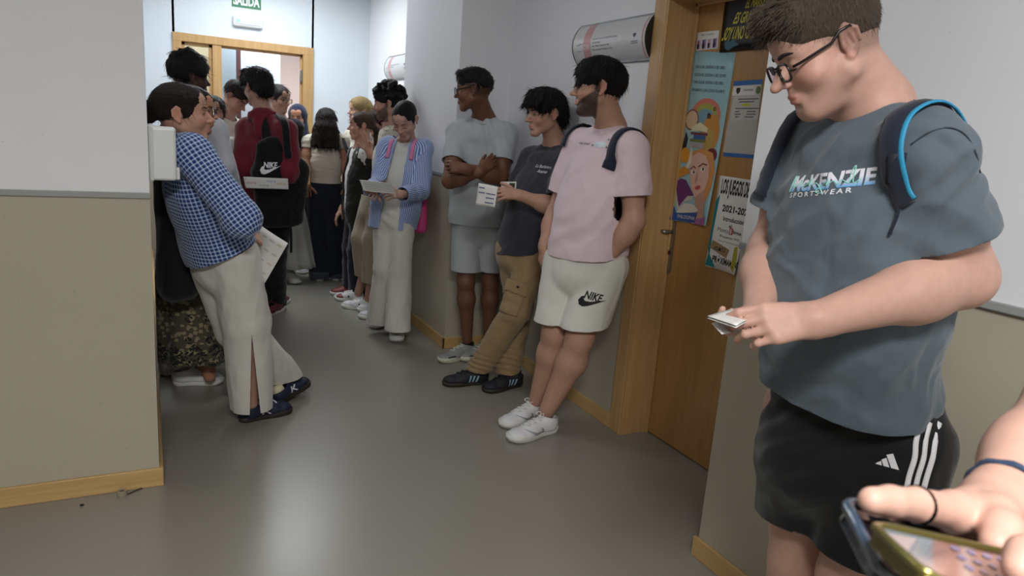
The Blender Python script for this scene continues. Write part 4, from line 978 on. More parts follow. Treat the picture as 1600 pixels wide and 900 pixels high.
def shoe(root, heel, fwd, up=(0, 0, 1), L=.285, upper=None, sole=None, lace=None, soleh=.028, h=.0055, accent=None, sock=None, toe=None, wide=1.0, laces=True, collar=.088, heel_tab=None, collarw=.034):
    """heel = point under the back of the heel; returns the upper"""
    up = nrm(up); f = V(*fwd); f = nrm(f-up*np.dot(f, up)); x = np.cross(f, up); k = L/.285; heel = V(*heel)
    g = G(h, heel, [x, f, up], 1.0); W_ = wide
    g.el((0, .052*k, .050), (.036*W_, .050, .050), k=.02); g.ec((0, .07*k, .042), (0, .17*k, .036), (.036*W_, .040), (.043*W_, .030), (1, 0, 0), k=.03)
    g.ec((0, .16*k, .034), (.003, .225*k, .030), (.045*W_, .028), (.046*W_, .022), (1, 0, 0), k=.03); g.el((.003, .242*k, .030), (.040*W_, .040*k, .022), k=.02)
    g.rc((0, .052*k, .05), (0, .046*k, collar+.05), .040, collarw+.003, k=.03); g.rc((0, .085*k, .06), (0, .15*k, .046), .030, .024, k=.03)
    g.plane((0, 0, soleh*.75), (0, 0, -1))
    vs, fs = g.build(1); lo_ = lambda p: heel+p[0]*x+p[1]*f+p[2]*up
    vs, fs = cut(vs, fs, [(lo_((0, .05, collar)), up*1.0+f*(-.20), lo_((0, .05, collar+.05)), .09)])
    o = mesh('shoe', vs, fs, upper, root); sd = o.modifiers.new('s', 'SOLIDIFY'); sd.thickness = .004; sd.offset = -1
    # sole
    def half(t): # t 0 heel .. 1 toe
        return (.036-.004*math.sin(math.pi*min(1, t*1.6))+.014*max(0, min(1, (t-.35)/.3)))*math.sqrt(max(0, 1-max(0, (t-.82)/.18)**2))*math.sqrt(max(0, 1-max(0, (.12-t)/.12)**2))*W_
    ts = [0, .01, .03, .07, .12, .2, .3, .4, .5, .6, .7, .78, .86, .92, .96, .985, 1.0]; ring = [(half(t), t*L) for t in ts]+[(-half(t), t*L) for t in ts[::-1][1:-1]]
    prof = [(0, .94), (.004, 1.0), (soleh*.9, 1.03), (soleh, .98)]; n = len(ring); vs2 = []; fs2 = []
    for z, sc_ in prof:
        for a, b in ring:
            tl = .012*max(0, (b/L-.75)/.25)**2 if z < .002 else 0; vs2.append(lo_((a*sc_+.002*max(0, b/L-.4), L/2+(b-L/2)*sc_, z+tl)))
    for q in range(3):
        for i in range(n): fs2.append((q*n+i, q*n+(i+1) % n, (q+1)*n+(i+1) % n, (q+1)*n+i))
    fs2.append(tuple(range(n))[::-1]); fs2.append(tuple(3*n+i for i in range(n)))
    mesh('sole', vs2, fs2, sole, o)
    if laces:
        bv = BVHTree.FromPolygons([Vector(v) for v in vs], [tuple(q) for q in fs]); parts = []
        for i in range(7):
            y_ = (.094+.0155*i)*k; p = []
            for a in np.linspace(-.020, .020, 6):
                hit = bv.ray_cast(Vector(lo_((a, y_+.006*(-1)**i*(a/.02), .2))), Vector(-up), .3)
                if hit[0] is not None: p.append(V(*hit[0])+up*.003)
            if len(p) > 2: parts.append(tube(p, .0036, 6))
        for sgn in (-1, 1):
            hit = bv.ray_cast(Vector(lo_((0, .098*k, .2))), Vector(-up), .3); b0 = V(*hit[0])+up*.004 if hit[0] is not None else lo_((0, .098*k, .09))
            parts.append(tube(cr([b0, b0+x*sgn*.014+up*.012, b0+x*sgn*.026+f*.012+up*.002, b0+x*sgn*.014+f*.014-up*.0], 4), .0026, 5))
        if parts: v, q = join(parts); mesh('laces', v, q, lace or sole, o)
    if accent:
        bv = BVHTree.FromPolygons([Vector(v) for v in vs], [tuple(q) for q in fs])
        for sd_ in (-1, 1):
            for pts, mm in accent:
                v2, f2 = poly2d([(a*k, b) for a, b in pts], .012); wrap_decal('side_mark', v2*V(1, 1), f2, lo_((0, 0, 0)), f, up, bv, mm, o, .0015) if sd_ > 0 else wrap_decal('side_mark', v2*V(-1, 1), f2, lo_((0, 0, 0)), -f, up, bv, mm, o, .0015)
    if sock is not None:
        v, q = tube([lo_((0, .05*k, .045)), lo_((0, .047*k, collar-.01)), lo_((0, .046*k, collar+.018))], [collarw*.95, collarw*.98, collarw*.93], 16); mesh('sock', v, q, sock, root)
    return o
def strap(bv, c, f, up, lat, a0, a1, m, root, w=.032, th=.004, name='shoulder_strap', n=26, end=None, splay=0.0, off=None):
    """band over the shoulder, cast around the torso from angle a0 (front) to a1 (back)"""
    p = []; nn = []
    for a in np.linspace(math.radians(a0), math.radians(a1), n):
        d = nrm(V(*f)*math.cos(a)+V(*up)*math.sin(a)); o = V(*c)+V(*lat)*(1+splay*max(0, 1-math.degrees(a)/80))+d*.6; h = bv.ray_cast(Vector(o), Vector(-d), .9)
        if h[0] is not None: q = V(*h[1]); q = q if q@d > 0 else -q; p.append(V(*h[0])+q*(th+.002 if off is None else off)); nn.append(q)
    if len(p) < 3: return None
    if end is not None: p = p+[V(*e) for e in end]; nn = nn+[nn[-1]]*len(end)
    for _ in range(3): p = [p[0]]+[(p[i-1]+2*p[i]+p[i+1])/4 for i in range(1, len(p)-1)]+[p[-1]]
    v, q = tube(p, w/2*1.0, 8, flat=(th/(w/2), nn)); return mesh(name, v, q, m, root)
def torso(g, J, W, D, inf=0.0, belly=0.0, fr=None, shr=.055, low=.06, trap=True):
    """W, D three half widths / depths: chest, waist, hips"""
    l = {k: g.loc(v) for k, v in J.items() if k in ('shL', 'shR', 'hiL', 'hiR', 'nb')}
    sm = (l['shL']+l['shR'])/2; hm = (l['hiL']+l['hiR'])/2; ax = sm-hm; L = np.linalg.norm(ax); a = ax/L; x = nrm(l['shR']-l['shL']); x = nrm(x-a*np.dot(x, a)); hx = nrm(l['hiR']-l['hiL']); fr_ = np.cross(a, x) if fr is None else nrm(V(*fr)@g.R)
    p = [sm-a*.04, sm-a*.17, hm+a*L*.42+fr_*belly, hm+a*.04+fr_*belly*.7, hm-a*low]
    r = [(W[0]*.90+inf, D[0]*.78+inf), (W[0]+inf, D[0]+inf), (W[1]+inf, D[1]+inf), (W[2]+inf, D[2]+inf), (W[2]+inf, D[2]+inf)]
    for i in range(4): g.ec(p[i], p[i+1], r[i], r[i+1], x if i < 2 else (x+hx)/2, k=.05, p=2.3)
    g.rc(l['shL'], l['shR'], shr+inf*.6, shr+inf*.6, k=.04)
    if trap:
        for q in ('shL', 'shR'): g.rc(l['nb']-a*.01, l[q]*.8+l['nb']*.2, .045+inf*.5, shr*.85+inf*.5, k=.04)
    return g
def sleeve(g, sh, el, t, r0, r1, ext=.012, k=.03):
    prims = [p_[0] for p_ in g.P if p_[4] == 'u']
    def keep(w): # faces that belong to the trunk stay
        q = np.array([g.loc(x_) for x_ in w]); return np.min([p_(q) for p_ in prims], 0) < .013
    a, b = g.loc(sh), g.loc(el); d = nrm(b-a); L = np.linalg.norm(b-a); e = a+d*(L*t+ext); g.rc(a, e, r0, r1+(r1-r0)*.15, k=k); pe = a+d*L*t
    w_ = g.wor(pe+d)-g.wor(pe); return g, (g.wor(pe), w_, g.wor(pe+d*.03), r1+.024, w_, r1+.014, keep)
# ------------------------------------------------------------------ the near man in the slate t-shirt
def JJ(**k): return {n: at(*v) for n, v in k.items()}
UPZ = V(0, 0, 1)
def deform_dir(F, pitch): return None
C_slate = cloth('slate_cotton', rgb(86, 98, 108), fold=.45, fscale=9.0)
C_black = cloth('black_polyester', rgb(13, 13, 15), rough=.7, fold=.2, fscale=8.0)
C_navyb = cloth('navy_webbing', rgb(26, 34, 52), rough=.75, fold=.0, weave=.5)
C_white = mat('white_print', rgb(232, 232, 236), .6)
def nearman():
    J = JJ(head=(1290, 74, .99), nb=(1362, 168, .965), shL=(1450, 240, .80), shR=(1270, 226, 1.125), elL=(1503, 432, .775), wrL=(1275, 500, .82), elR=(1205, 395, 1.17), wrR=(1183, 494, 1.02), hiL=(1398, 655, .90), hiR=(1262, 640, 1.06), knL=(1325, 905, .90), knR=(1245, 880, 1.06))
    J['anL'] = J['knL']+V(.02, .02, -.43); J['anR'] = J['knR']+V(.0, .04, -.42)
    base = V((J['anL'][0]+J['anR'][0])/2, (J['anL'][1]+J['anR'][1])/2, 0); BF = nrm(V(-.98, .16, 0))
    F = face(1303, 66, 30); U = nrm(np.cross(np.cross(F, UPZ), F))
    P = Person(base, 'tall young man in glasses, slate grey sports t-shirt and black striped shorts, looking down', 'fair', J['head'], F, U, .95, .0026)
    P.head(J['nb'], .062, [J['shL'], J['shR']], dict(fat=.007, jaw=1.06, nose=1.18, open=.15, brow=.0040, acne=1, haircol=rgb(70, 58, 50), scalp=.55, beard=.10, blush=1.4))
    # hair: short sides, quiff at the front
    def hr(g):
        g.el((0, -.016, .040), (.0805, .1010, .0875), k=.01); g.el((0, .030, .052), (.071, .066, .056), k=.02); g.el((0, .020, .078), (.064, .074, .052), k=.03)
        for i in range(9): t = (i-4)/4; g.el((.052*t, .082-.018*t*t, .094-.004*abs(t)+.004*(i % 2)), (.016, .020, .020), k=.012)
        g.el((0, .106, -.020), (.069, .074, .080), k=.010, op='s'); g.plane((0, 0, -.062), (0, -.35, -1)); 
        for s_ in (-1, 1):
            g.el((s_*.092, -.012, -.006), (.028, .021, .036), k=.005, op='s'); g.el((s_*.080, .062, -.022), (.03, .038, .050), k=.01, op='s'); g.el((s_*.075, .016, -.075), (.04, .03, .042), k=.008, op='s')
    hd = lambda vl, hu, ph: -.0010+.0026*fbm(np.stack([hu[:, 0]*26, hu[:, 1]*26, ph*9], 1))*np.clip((vl[:, 2]-.02)/.06, .25, 1)+.006*np.clip((vl[:, 2]-.06)/.03, 0, 1)*np.clip((vl[:, 1]-.03)/.04, 0, 1)*(vnoise(vl*85)-.4)
    H = P.hair(hr, H_mid, hd, h=.0026)
    P.strands(H, H_mid, 5200, .010, lift=.35, grav=.1, rad=.00042, comb=(0, .2, 0), seed=3); P.strands(H, H_mid, 900, .026, lift=.45, grav=.25, curl=.35, rad=.0006, sel=lambda v: (v[:, 1] > .045) & (v[:, 2] > .06), seed=4, comb=(0, .7, 0))
    P.glasses(w=.052, hgt=.034, z=-.008, y=.103, r=.0026)
    # arms with hands
    nL = nrm(V(-.30, -.75, .62))
    g = G(.0032); arm(g, J['shL'], J['elL'], J['wrL'], (.060, .054, .031)); dl = nrm(J['wrL']-J['elL'])
    dL = nrm(at(1180, 508, .86)-J['wrL']); hand(g, J['wrL'], dL, nrm(V(-.25, -.80, .55)), -1, ((.40, .75, .45), (.45, .85, .5), (.5, .9, .5), (.55, .95, .5)), thumb=(.92, .10, -.42), tcurl=(.25, .35), s=.97, splay=.02)
    P.addg(g)
    g = G(.0032); arm(g, J['shR'], J['elR'], J['wrR'], (.056, .050, .029)); dR = nrm(at(1128, 545, .95)-J['wrR']); hand(g, J['wrR'], dR, nrm(V(-.1, .15, -1)), 1, ((.35, .8, .6), (.35, .8, .6), (.4, .8, .6), (.45, .8, .6)), thumb=(.95, .12, -.35), tcurl=(.15, .25), s=.97, splay=.02); P.addg(g)
    for a, b, c in (('hiL', 'knL', 'anL'), ('hiR', 'knR', 'anR')): g = G(.006); leg(g, J[a], J[b], J[c], (.098, .064, .046), 1.05, BF); P.addg(g)
    g = G(.012); torso(g, J, (.145, .14, .14), (.09, .09, .09), -.02, trap=False, shr=.035); P.addg(g)
    P.body()
    # shoes stand out of frame but carry him
    for a in ('anL', 'anR'):
        s_ = shoe(P.root, V(J[a][0], J[a][1], 0)-BF*.06, BF, upper=C_white, sole=mat('white_rubber', rgb(215, 215, 210), .6), sock=C_white, laces=False, h=.008)
    # t-shirt
    g = G(.0055); torso(g, J, (.178, .174, .168), (.132, .148, .142), .004, belly=.02, fr=BF, shr=.058, low=.06)
    c = [];
    for s_, e, t in (('shL', 'elL', .62), ('shR', 'elR', .62)):
        _, q = sleeve(g, J[s_], J[e], t, .064, .079, k=.04); c.append(q)
    g.el(J['nb']+V(0, 0, .02), (.04, .04, .04), k=.03)
    hm = (J['hiL']+J['hiR'])/2; c.append((hm+V(0, 0, .055)+.0*BF, V(.05, .10, -1), hm+V(0, 0, -.06), .30))
    nbn = nrm((J['nb']-hm)+BF*.30); cc = J['nb']+BF*.045-UPZ*.030; c.append((cc, nbn, J['nb']+UPZ*.07, .115))
    fo = [(J['elR']+V(-.05, 0, .06), .10, (0, .3, 1), .05, .003), ((J['hiL']+J['hiR'])/2+BF*.14+V(0, 0, .12), .16, (.5, .9, 1), .085, .004), (J['shL']*.5+J['elL']*.5, .12, nrm(J['elL']-J['shL']+V(0,.2,.1)), .065, .0015), (J['shL']+V(0, 0, -.14)+BF*.06, .10, (.1, 1, .6), .05, .004)]
    fr = [((J['shL']+J['shR'])/2, hm, .16)]
    T = garment('t_shirt', P.root, g, c, C_slate, fr, wrinkle(.011, 8.0, (1, 1, .8), .0015, 34, fo, 2.0), extra=collar_band(cc, nbn, J['nb']+UPZ*.03, .13, .010))
    tb = bvh_of(T)
    for s_, e, t in (('shL', 'elL', .62), ('shR', 'elR', .62)): pass
    # shorts
    g = G(.0055); g.ec(hm+V(0, 0, .08), hm-V(0, 0, .10), (.170, .130), (.186, .150), J['hiR']-J['hiL'], k=.04, p=2.4)
    c = []
    for a, b, d_ in (('hiL', 'knL', -.07), ('hiR', 'knR', -.05)):
        o_ = V(0, d_*.35, 0); A_ = J[a]+o_-V(0, 0, .05); B_ = J[b]+o_+V(0, 0, .0); dd = nrm(B_-A_); g.ec(A_, B_+dd*.04, (.108, .112), (.118, .122), J['hiR']-J['hiL'], k=.025); c.append((B_+V(0, 0, .15 if a == 'hiR' else .09), V(0, -.06 if a == 'hiR' else .0, -1), B_+V(0, 0, -.0), .24, UPZ, .150))
    c.append((hm+V(0, 0, .085), UPZ, hm+V(0, 0, .16), .3))
    Sh = garment('shorts', P.root, g, c, C_black, None, wrinkle(.006, 8, (1, 1, .4), .0015, 30, [(J['hiL']*.6+J['hiR']*.4+BF*.1+V(0, 0, -.06), .12, (.2, .7, .8), .05, .006)], 7.0))
    sb = bvh_of(Sh)
    def onsh(px, py): # point on a surface under a pixel
        d = ray(px, py); h = sb.ray_cast(Vector(CAM), Vector(nrm(d)), 5); return None if h[0] is None else (V(*h[0]), V(*h[1]))
    # three side stripes, wavy like the cloth
    lx = nrm(V(.84, -.54, 0))
    for i in range(3):
        P_ = [(1438+15*i+(0 if i else 0), 660), (1431+15*i, 690), (1429+14*i, 715), (1420+14*i, 745), (1414+13*i, 775), (1408+12*i, 805), (1402+10*i, 830), (1398+10*i, 860)]
        q = [onsh(*a) for a in P_]; q = [a for a in q if a is not None]
        if len(q) > 2:
            v, f = tube(cr([a[0]+a[1]*.001*(1 if a[1]@(CAM-a[0]) > 0 else -1) for a in q], 5), .0062, 6, flat=(.10, [a for a in np.repeat([nrm(a[1]) for a in q], 5, 0)][:len(cr([a[0] for a in q], 5))-1]+[nrm(q[-1][1])])); mesh('side_stripe', v, f, C_white, Sh)
    h = onsh(1388, 722)
    if h is not None:
        n_ = h[1] if h[1]@(CAM-h[0]) > 0 else -h[1]; x_ = nrm(np.cross(UPZ, n_)); y_ = np.cross(n_, x_)
        for bar in ([(-.022, -.010), (-.010, -.010), (-.013, -.001), (-.019, -.006)], [(-.007, -.010), (.004, -.010), (-.005, .008), (-.013, .002)], [(.007, -.010), (.021, -.010), (.005, .020), (-.006, .014)]):
            v2, f2 = poly2d(bar, .006); wrap_decal('brand_mark', v2, f2, h[0], x_, y_, sb, C_white, Sh, .0012)
    # chest print
    def ont(px, py): d = ray(px, py); h = tb.ray_cast(Vector(CAM), Vector(nrm(d)), 5); return V(*h[0]), V(*h[1])
    a, _ = ont(1228, 291); b, _ = ont(1349, 278); m_, nn = ont(1290, 283); x_ = nrm(b-a); n_ = nrm(CAM-m_+.0*nn); y_ = nrm(np.cross(n_, x_)); wd = np.linalg.norm(b-a)
    gm, t, bs = nt('gradient_print'); at_ = attr_node(t, 'cuv'); sp_ = N(t, 'ShaderNodeSeparateXYZ'); t.links.new(at_.outputs['Vector'], sp_.inputs[0]); rp = N(t, 'ShaderNodeValToRGB'); rp.color_ramp.elements[0].color = rgb(90, 165, 220); rp.color_ramp.elements[1].color = rgb(235, 235, 245); rp.color_ramp.elements[1].position = .6; t.links.new(sp_.outputs[1], rp.inputs[0]); t.links.new(rp.outputs[0], bs.inputs['Base Color'])
    def ctext(s, w, hgt, o, m, bold, shear, off=.0012, name='lettering', space=1.0):
        v2, f2 = text2d(s, 1, bold, shear, space); mn, mx = v2.min(0), v2.max(0); v2 = (v2-(mn+mx)/2)/(mx-mn)*V(w, hgt); v2, f2 = subdiv2d(v2, f2, .008); uvv = np.stack([v2[:, 0], v2[:, 1]/hgt+.5, 0*v2[:, 0]], 1)
        return wrap_decal(name, v2, f2, o, x_, y_, tb, m, T, off, attrs={'cuv': ('FLOAT_VECTOR', uvv)})
    ctext('McKENZIE', wd, .031, m_, gm, .035, .25)
    sc_ = mat('mint_script', rgb(150, 220, 205), .5)
    pts = [(-.50, -.7), (-.44, .1), (-.38, .75), (-.42, -.2), (-.36, -.1), (-.30, .25), (-.32, -.3), (-.22, .0), (-.16, .35), (-.22, -.25), (-.12, -.1), (-.06, -.95), (-.14, -.8), (-.02, -.2), (.04, .1), (.0, -.35), (.10, -.05), (.14, -.35), (.20, -.05), (.28, -.35), (.32, .5), (.38, 1.0), (.33, -.2), (.36, -.35), (.42, -.05)]
    pp = []
    for q in cr([(a_*wd, b_*.022, 0) for a_, b_ in pts], 5):
        o = m_+x_*q[0]+y_*q[1]; hit = tb.ray_cast(Vector(o+n_*.1), Vector(-n_), .3)
        if hit[0] is not None: pp.append(V(*hit[0])+n_*.0016)
    v, f = tube(pp, .0011, 5); mesh('script_lettering', v, f, sc_, T)
    m2, _ = ont(1275, 302); ctext('SPORTSWEAR', wd*.78, .0095, m2, C_white, .02, .1, space=1.5)
    def ont2(px, py): d = ray(px, py); h = tb.ray_cast(Vector(CAM), Vector(nrm(d)), 5); return None if h[0] is None else (V(*h[0]), V(*h[1]))
    sp = [q for q in (ont2(*q) for q in ((1424, 226), (1450, 208), (1482, 200), (1508, 212), (1524, 240), (1530, 270))) if q]
    v, f = tube(cr([a+n_*.0005*0+(b if b@n_ > 0 else -b)*.0016 for a, b in sp], 6), .0013, 5); mesh('shoulder_seam', v, f, mat('dark_thread', rgb(52, 60, 68), .9), T)
    # backpack
    bp = empty('backpack', tuple((J['shL']+J['shR'])/2-BF*.25-V(0, 0, .3)), 'navy backpack with a turquoise edge worn by the man in the slate t-shirt', 'backpack')
    up = nrm((J['shL']+J['shR'])/2-hm); mid = (J['shL']+J['shR'])/2; x_ = nrm(J['shR']-J['shL'])
    g = G(.008); q = mid-BF*.155-up*.06+x_*.08; g.ec(q, q-up*.20, (.11, .030), (.12, .036), x_, k=.03, p=3.5); g.ec(q-BF*.03-up*.12, q-BF*.03-up*.18, (.09, .02), (.09, .025), x_, k=.02, p=3.5)
    vs, fs = g.build(2); mesh('bag', vs, fs, C_navyb, bp)
    cy = mat('turquoise_trim', rgb(40, 140, 180), .6)
    for side, k in (('shL', -1), ('shR', 1)):
        c_ = mid-up*.10+BF*.0; lat = (J[side]-mid)*(.84 if k < 0 else .95)
        strap(tb, c_, BF, up, lat, 12 if k < 0 else -10, 125, C_navyb, bp, w=.046, th=.006, splay=.42 if k < 0 else .1)
        if k < 0:
            strap(tb, c_, BF, up, lat-x_*.024, 26, 125, cy, bp, w=.010, th=.0025, off=.011, splay=.33, name='piping')
            s1 = ont(1402, 240)[0]; s2 = ont(1396, 288)[0]; s3 = ont(1404, 325)[0]; s4 = ont(1390, 366)[0]
            v, f = tube([s1+n_*.012, s2+n_*.010], .016, 6, flat=(.2, n_)); mesh('adjuster', v, f, mat('dark_webbing', rgb(20, 24, 40), .7), bp)
            v, f = tube(cr([s2+n_*.008, s3+n_*.012, s4+n_*.006], 5), .0032, 6); mesh('loose_strap', v, f, C_navyb, bp)
    # folded paper in his hands
    r = empty('folded_paper', tuple(at(1145, 505, .90)), 'small folded white paper held in the hands of the man in the slate t-shirt', 'paper')
    a, b, c_, d_ = at(1105, 497, .93), at(1158, 485, .97), at(1184, 499, .92), at(1150, 512, .84)
    for off in (0, .004, -.018):
        q = [p_+V(0, 0, off) for p_ in (a, b, c_, d_)]
        if off < -.01: q = [at(1112, 505, .93), at(1150, 500, .97), at(1168, 522, .93), at(1128, 522, .88)]
        vs = []; fs = []
        for i in range(7):
            for j in range(7): u, v_ = i/6, j/6; vs.append((q[0]*(1-u)+q[1]*u)*(1-v_)+(q[3]*(1-u)+q[2]*u)*v_+V(0, 0, .003*math.sin(u*3)))
        for i in range(6):
            for j in range(6): fs.append((i*7+j, i*7+j+1, (i+1)*7+j+1, (i+1)*7+j))
        o = mesh('leaf', vs, fs, M_paper, r); o.modifiers.new('s', 'SOLIDIFY').thickness = .0006
nearman()
# ------------------------------------------------------------------ hair shapes (head-local)
def cap(g, r=(.079, .100, .087), c=(0, -.016, .038), fr_=1.0): g.el(c, r, k=.01); g.el((0, .030, .050), (r[0]*.90*fr_, r[1]*.68*fr_, r[2]*.66*fr_), k=.02)
def facecut(g, y=.105, rz=.078, z=-.020, rx=.070): g.el((0, y, z), (rx, .074, rz), k=.012, op='s')
def earcut(g, r=(.03, .026, .040), y=-.008):
    for s_ in (-1, 1): g.el((s_*.092, y, -.010), r, k=.006, op='s')
def nape(g, z=-.065, tilt=-.35): g.plane((0, 0, z), (0, tilt, -1))
def temple(g, z=-.02):
    for s_ in (-1, 1): g.rc((s_*.085, .045, z-.05), (s_*.085, .030, z), .034, .030, k=.008, op='s')
def h_fringe(g):
    cap(g, (.086, .106, .093)); g.el((0, .018, .070), (.074, .082, .056), k=.03); facecut(g, .122, .078, -.036, .074); earcut(g); temple(g); nape(g, -.072)
    for i in range(11): t = (i-5)/5; g.rc((.058*t, .066-.02*t*t, .085), (.060*t, .098-.026*t*t, .022-.006*((i*3) % 4)), .018, .006, k=.010)
def h_wavy(g):
    cap(g, (.090, .108, .094)); g.el((0, .018, .080), (.078, .086, .056), k=.03); facecut(g, .122, .080, -.034, .074); earcut(g); temple(g); nape(g, -.085)
    R_ = np.random.RandomState(2)
    for i in range(16): t = (i-7.5)/7.5; a = R_.rand(); g.rc((.060*t, .055, .105), (.078*t, .112-.035*t*t+.012*a, .040+.018*a), .022, .009, k=.010)
    for s_ in (-1, 1): g.rc((s_*.075, .04, .05), (s_*.090, .062, .010), .018, .006, k=.012)
    g.el((0, -.085, -.020), (.070, .045, .060), k=.03)
def h_fade(g):
    g.el((0, -.018, .040), (.0765, .0965, .083), k=.01); g.el((0, .010, .082), (.066, .088, .046), k=.02); g.el((0, .030, .050), (.070, .066, .056), k=.02); facecut(g, .112, .076, -.020); earcut(g, (.034, .040, .052)); temple(g, .0); g.plane((0, 0, -.035), (0, .9, -1.0)); 
    for i in range(12): t = (i-5.5)/5.5; g.el((.055*t, .082-.02*t*t, .088+.006*(i % 3)), (.015, .020, .015), k=.008)
def h_crop(g): g.el((0, -.016, .042), (.080, .1005, .087), k=.01); g.el((0, .030, .050), (.071, .067, .057), k=.02); g.el((0, .018, .075), (.062, .074, .046), k=.03); facecut(g, .106, .078, -.020); earcut(g); temple(g); nape(g, -.058)
def h_afro(g):
    cap(g, (.092, .112, .100), (0, -.012, .045)); R_ = np.random.RandomState(8)
    for i in range(70):
        a, b = R_.rand()*6.28, R_.rand()*1.5; g.el((.084*math.cos(a)*math.sin(b), -.012+.10*math.sin(a)*math.sin(b), .05+.094*math.cos(b)), (.017, .017, .017), k=.006)
    facecut(g, .120, .086, -.028, .074); earcut(g); temple(g); nape(g, -.05)
def h_curls(g):
    cap(g, (.086, .106, .094), (0, -.016, .044)); R_ = np.random.RandomState(11)
    for i in range(110):
        a, b = R_.rand()*6.28, R_.rand()*1.75; rr = 1+.15*R_.rand(); r_ = .012+.010*R_.rand(); g.el((.092*rr*math.cos(a)*math.sin(b), -.014+.108*rr*math.sin(a)*math.sin(b), .055+.098*rr*math.cos(b)), (r_, r_, r_), k=.005)
    facecut(g, .132, .082, -.034, .076); earcut(g); temple(g); nape(g, -.06)
def h_sleek(g): cap(g, (.079, .100, .087), (0, -.016, .037), .955); g.el((0, .010, .014), (.0815, .064, .055), k=.01); facecut(g, .113, .078, -.024, .066); earcut(g, (.028, .024, .034)); nape(g, -.065, -.5)
def h_bun(g): h_sleek(g); g.el((0, -.120, .010), (.040, .034, .044), k=.014)
def h_pony(g):
    h_sleek(g); g.rc((0, -.105, .005), (.012, -.128, -.03), .018, .026, k=.02); g.rc((.012, -.128, -.03), (.03, -.120, -.15), .027, .010, k=.02)
def h_girl(g):
    cap(g, (.078, .099, .086), (0, -.016, .037), .955); g.el((0, .006, .014), (.0805, .060, .055), k=.01); facecut(g, .113, .088, -.014, .064); g.el((0, .10, .062), (.014, .05, .03), k=.012, op='s'); earcut(g, (.028, .024, .034)); nape(g, -.065, -.5)
    g.rc((0, -.105, .005), (.012, -.128, -.03), .018, .026, k=.02); g.rc((.012, -.128, -.03), (.03, -.120, -.15), .027, .010, k=.02)
def h_long(g):
    cap(g, (.088, .104, .095)); facecut(g, .112, .10, -.026, .064); p = [(0, -.07, .03), (0, -.09, -.05), (0, -.085, -.13), (0, -.075, -.20)]
    for i in range(3): g.ec(p[i], p[i+1], ((.085, .050), (.098, .048), (.112, .046))[i], ((.098, .048), (.112, .046), (.118, .034))[i], (1, 0, 0), k=.03)
    R_ = np.random.RandomState(4)
    for i in range(22):
        t = (i-10.5)/10.5; q = R_.rand(); g.rc((.095*t, -.080-.02*q, -.08), (.118*t, -.085-.035*q, -.215-.02*R_.rand()), .022, .010, k=.012)
def straight(a=.004, f=24): return lambda vl, hu, ph: a*(fbm(np.stack([hu[:, 0]*f, hu[:, 1]*f, ph*4], 1))-.45)*2
def curly(a=.008, f=70): return lambda vl, hu, ph: a*(vnoise(vl*f)-.4)+a*.5*(vnoise(vl*f*2.1)-.5)
# ------------------------------------------------------------------ general dressing
def pants(P, J, m, W=.15, D=.12, r=(.10, .085, .075), name='trousers', cutn=None, h=.007, wr=None, waist=.05, low=.10, hem=0.0, fr=None, inf=0.0, cuts=None, knee_only=None, thick=.003, crotch=None, bulge=0.0, extra=None):
    g = G(h); hm = (J['hiL']+J['hiR'])/2; x = J['hiR']-J['hiL']; up = nrm((J['shL']+J['shR'])/2-hm) if 'shL' in J else UPZ; g.ec(hm+up*waist, hm-up*low*.6, (W, D), (W*1.02, D*1.03), x, k=.04, p=2.3); c = [(hm+up*waist*.9, up, hm+up*(waist+.1), .28)]; frames = []
    for s_ in 'LR':
        H_, K_, A_ = J['hi'+s_]-up*.03, J['kn'+s_], J['an'+s_]
        if knee_only is not None:
            e = H_+(K_-H_)*knee_only; d = nrm(K_-H_); g.ec(H_, e+d*.015, (r[0], r[0]*1.02), (r[1], r[1]*1.02), x, k=.012); c.append((e, d if cutn is None else cutn, e+d*.05, r[1]+.07, d, r[1]+.02)); frames.append((H_, e, r[1]))
        else:
            d = nrm(A_-K_); e = A_+V(0, 0, hem); g.rc(H_, K_, r[0], r[1], k=.03); g.rc(K_, e+d*.02, r[1], r[2], k=.02); c.append((e, V(0, 0, -1) if cutn is None else cutn, e+d*.06, r[2]+.07)); frames += [(H_, K_, r[1]), (K_, e, r[2])]
    return garment(name, P.root, g, c+(cuts or []), m, frames, wr or wrinkle(.006, 9, (1, 1, .6), .001, 30), thick=thick, extra=extra)
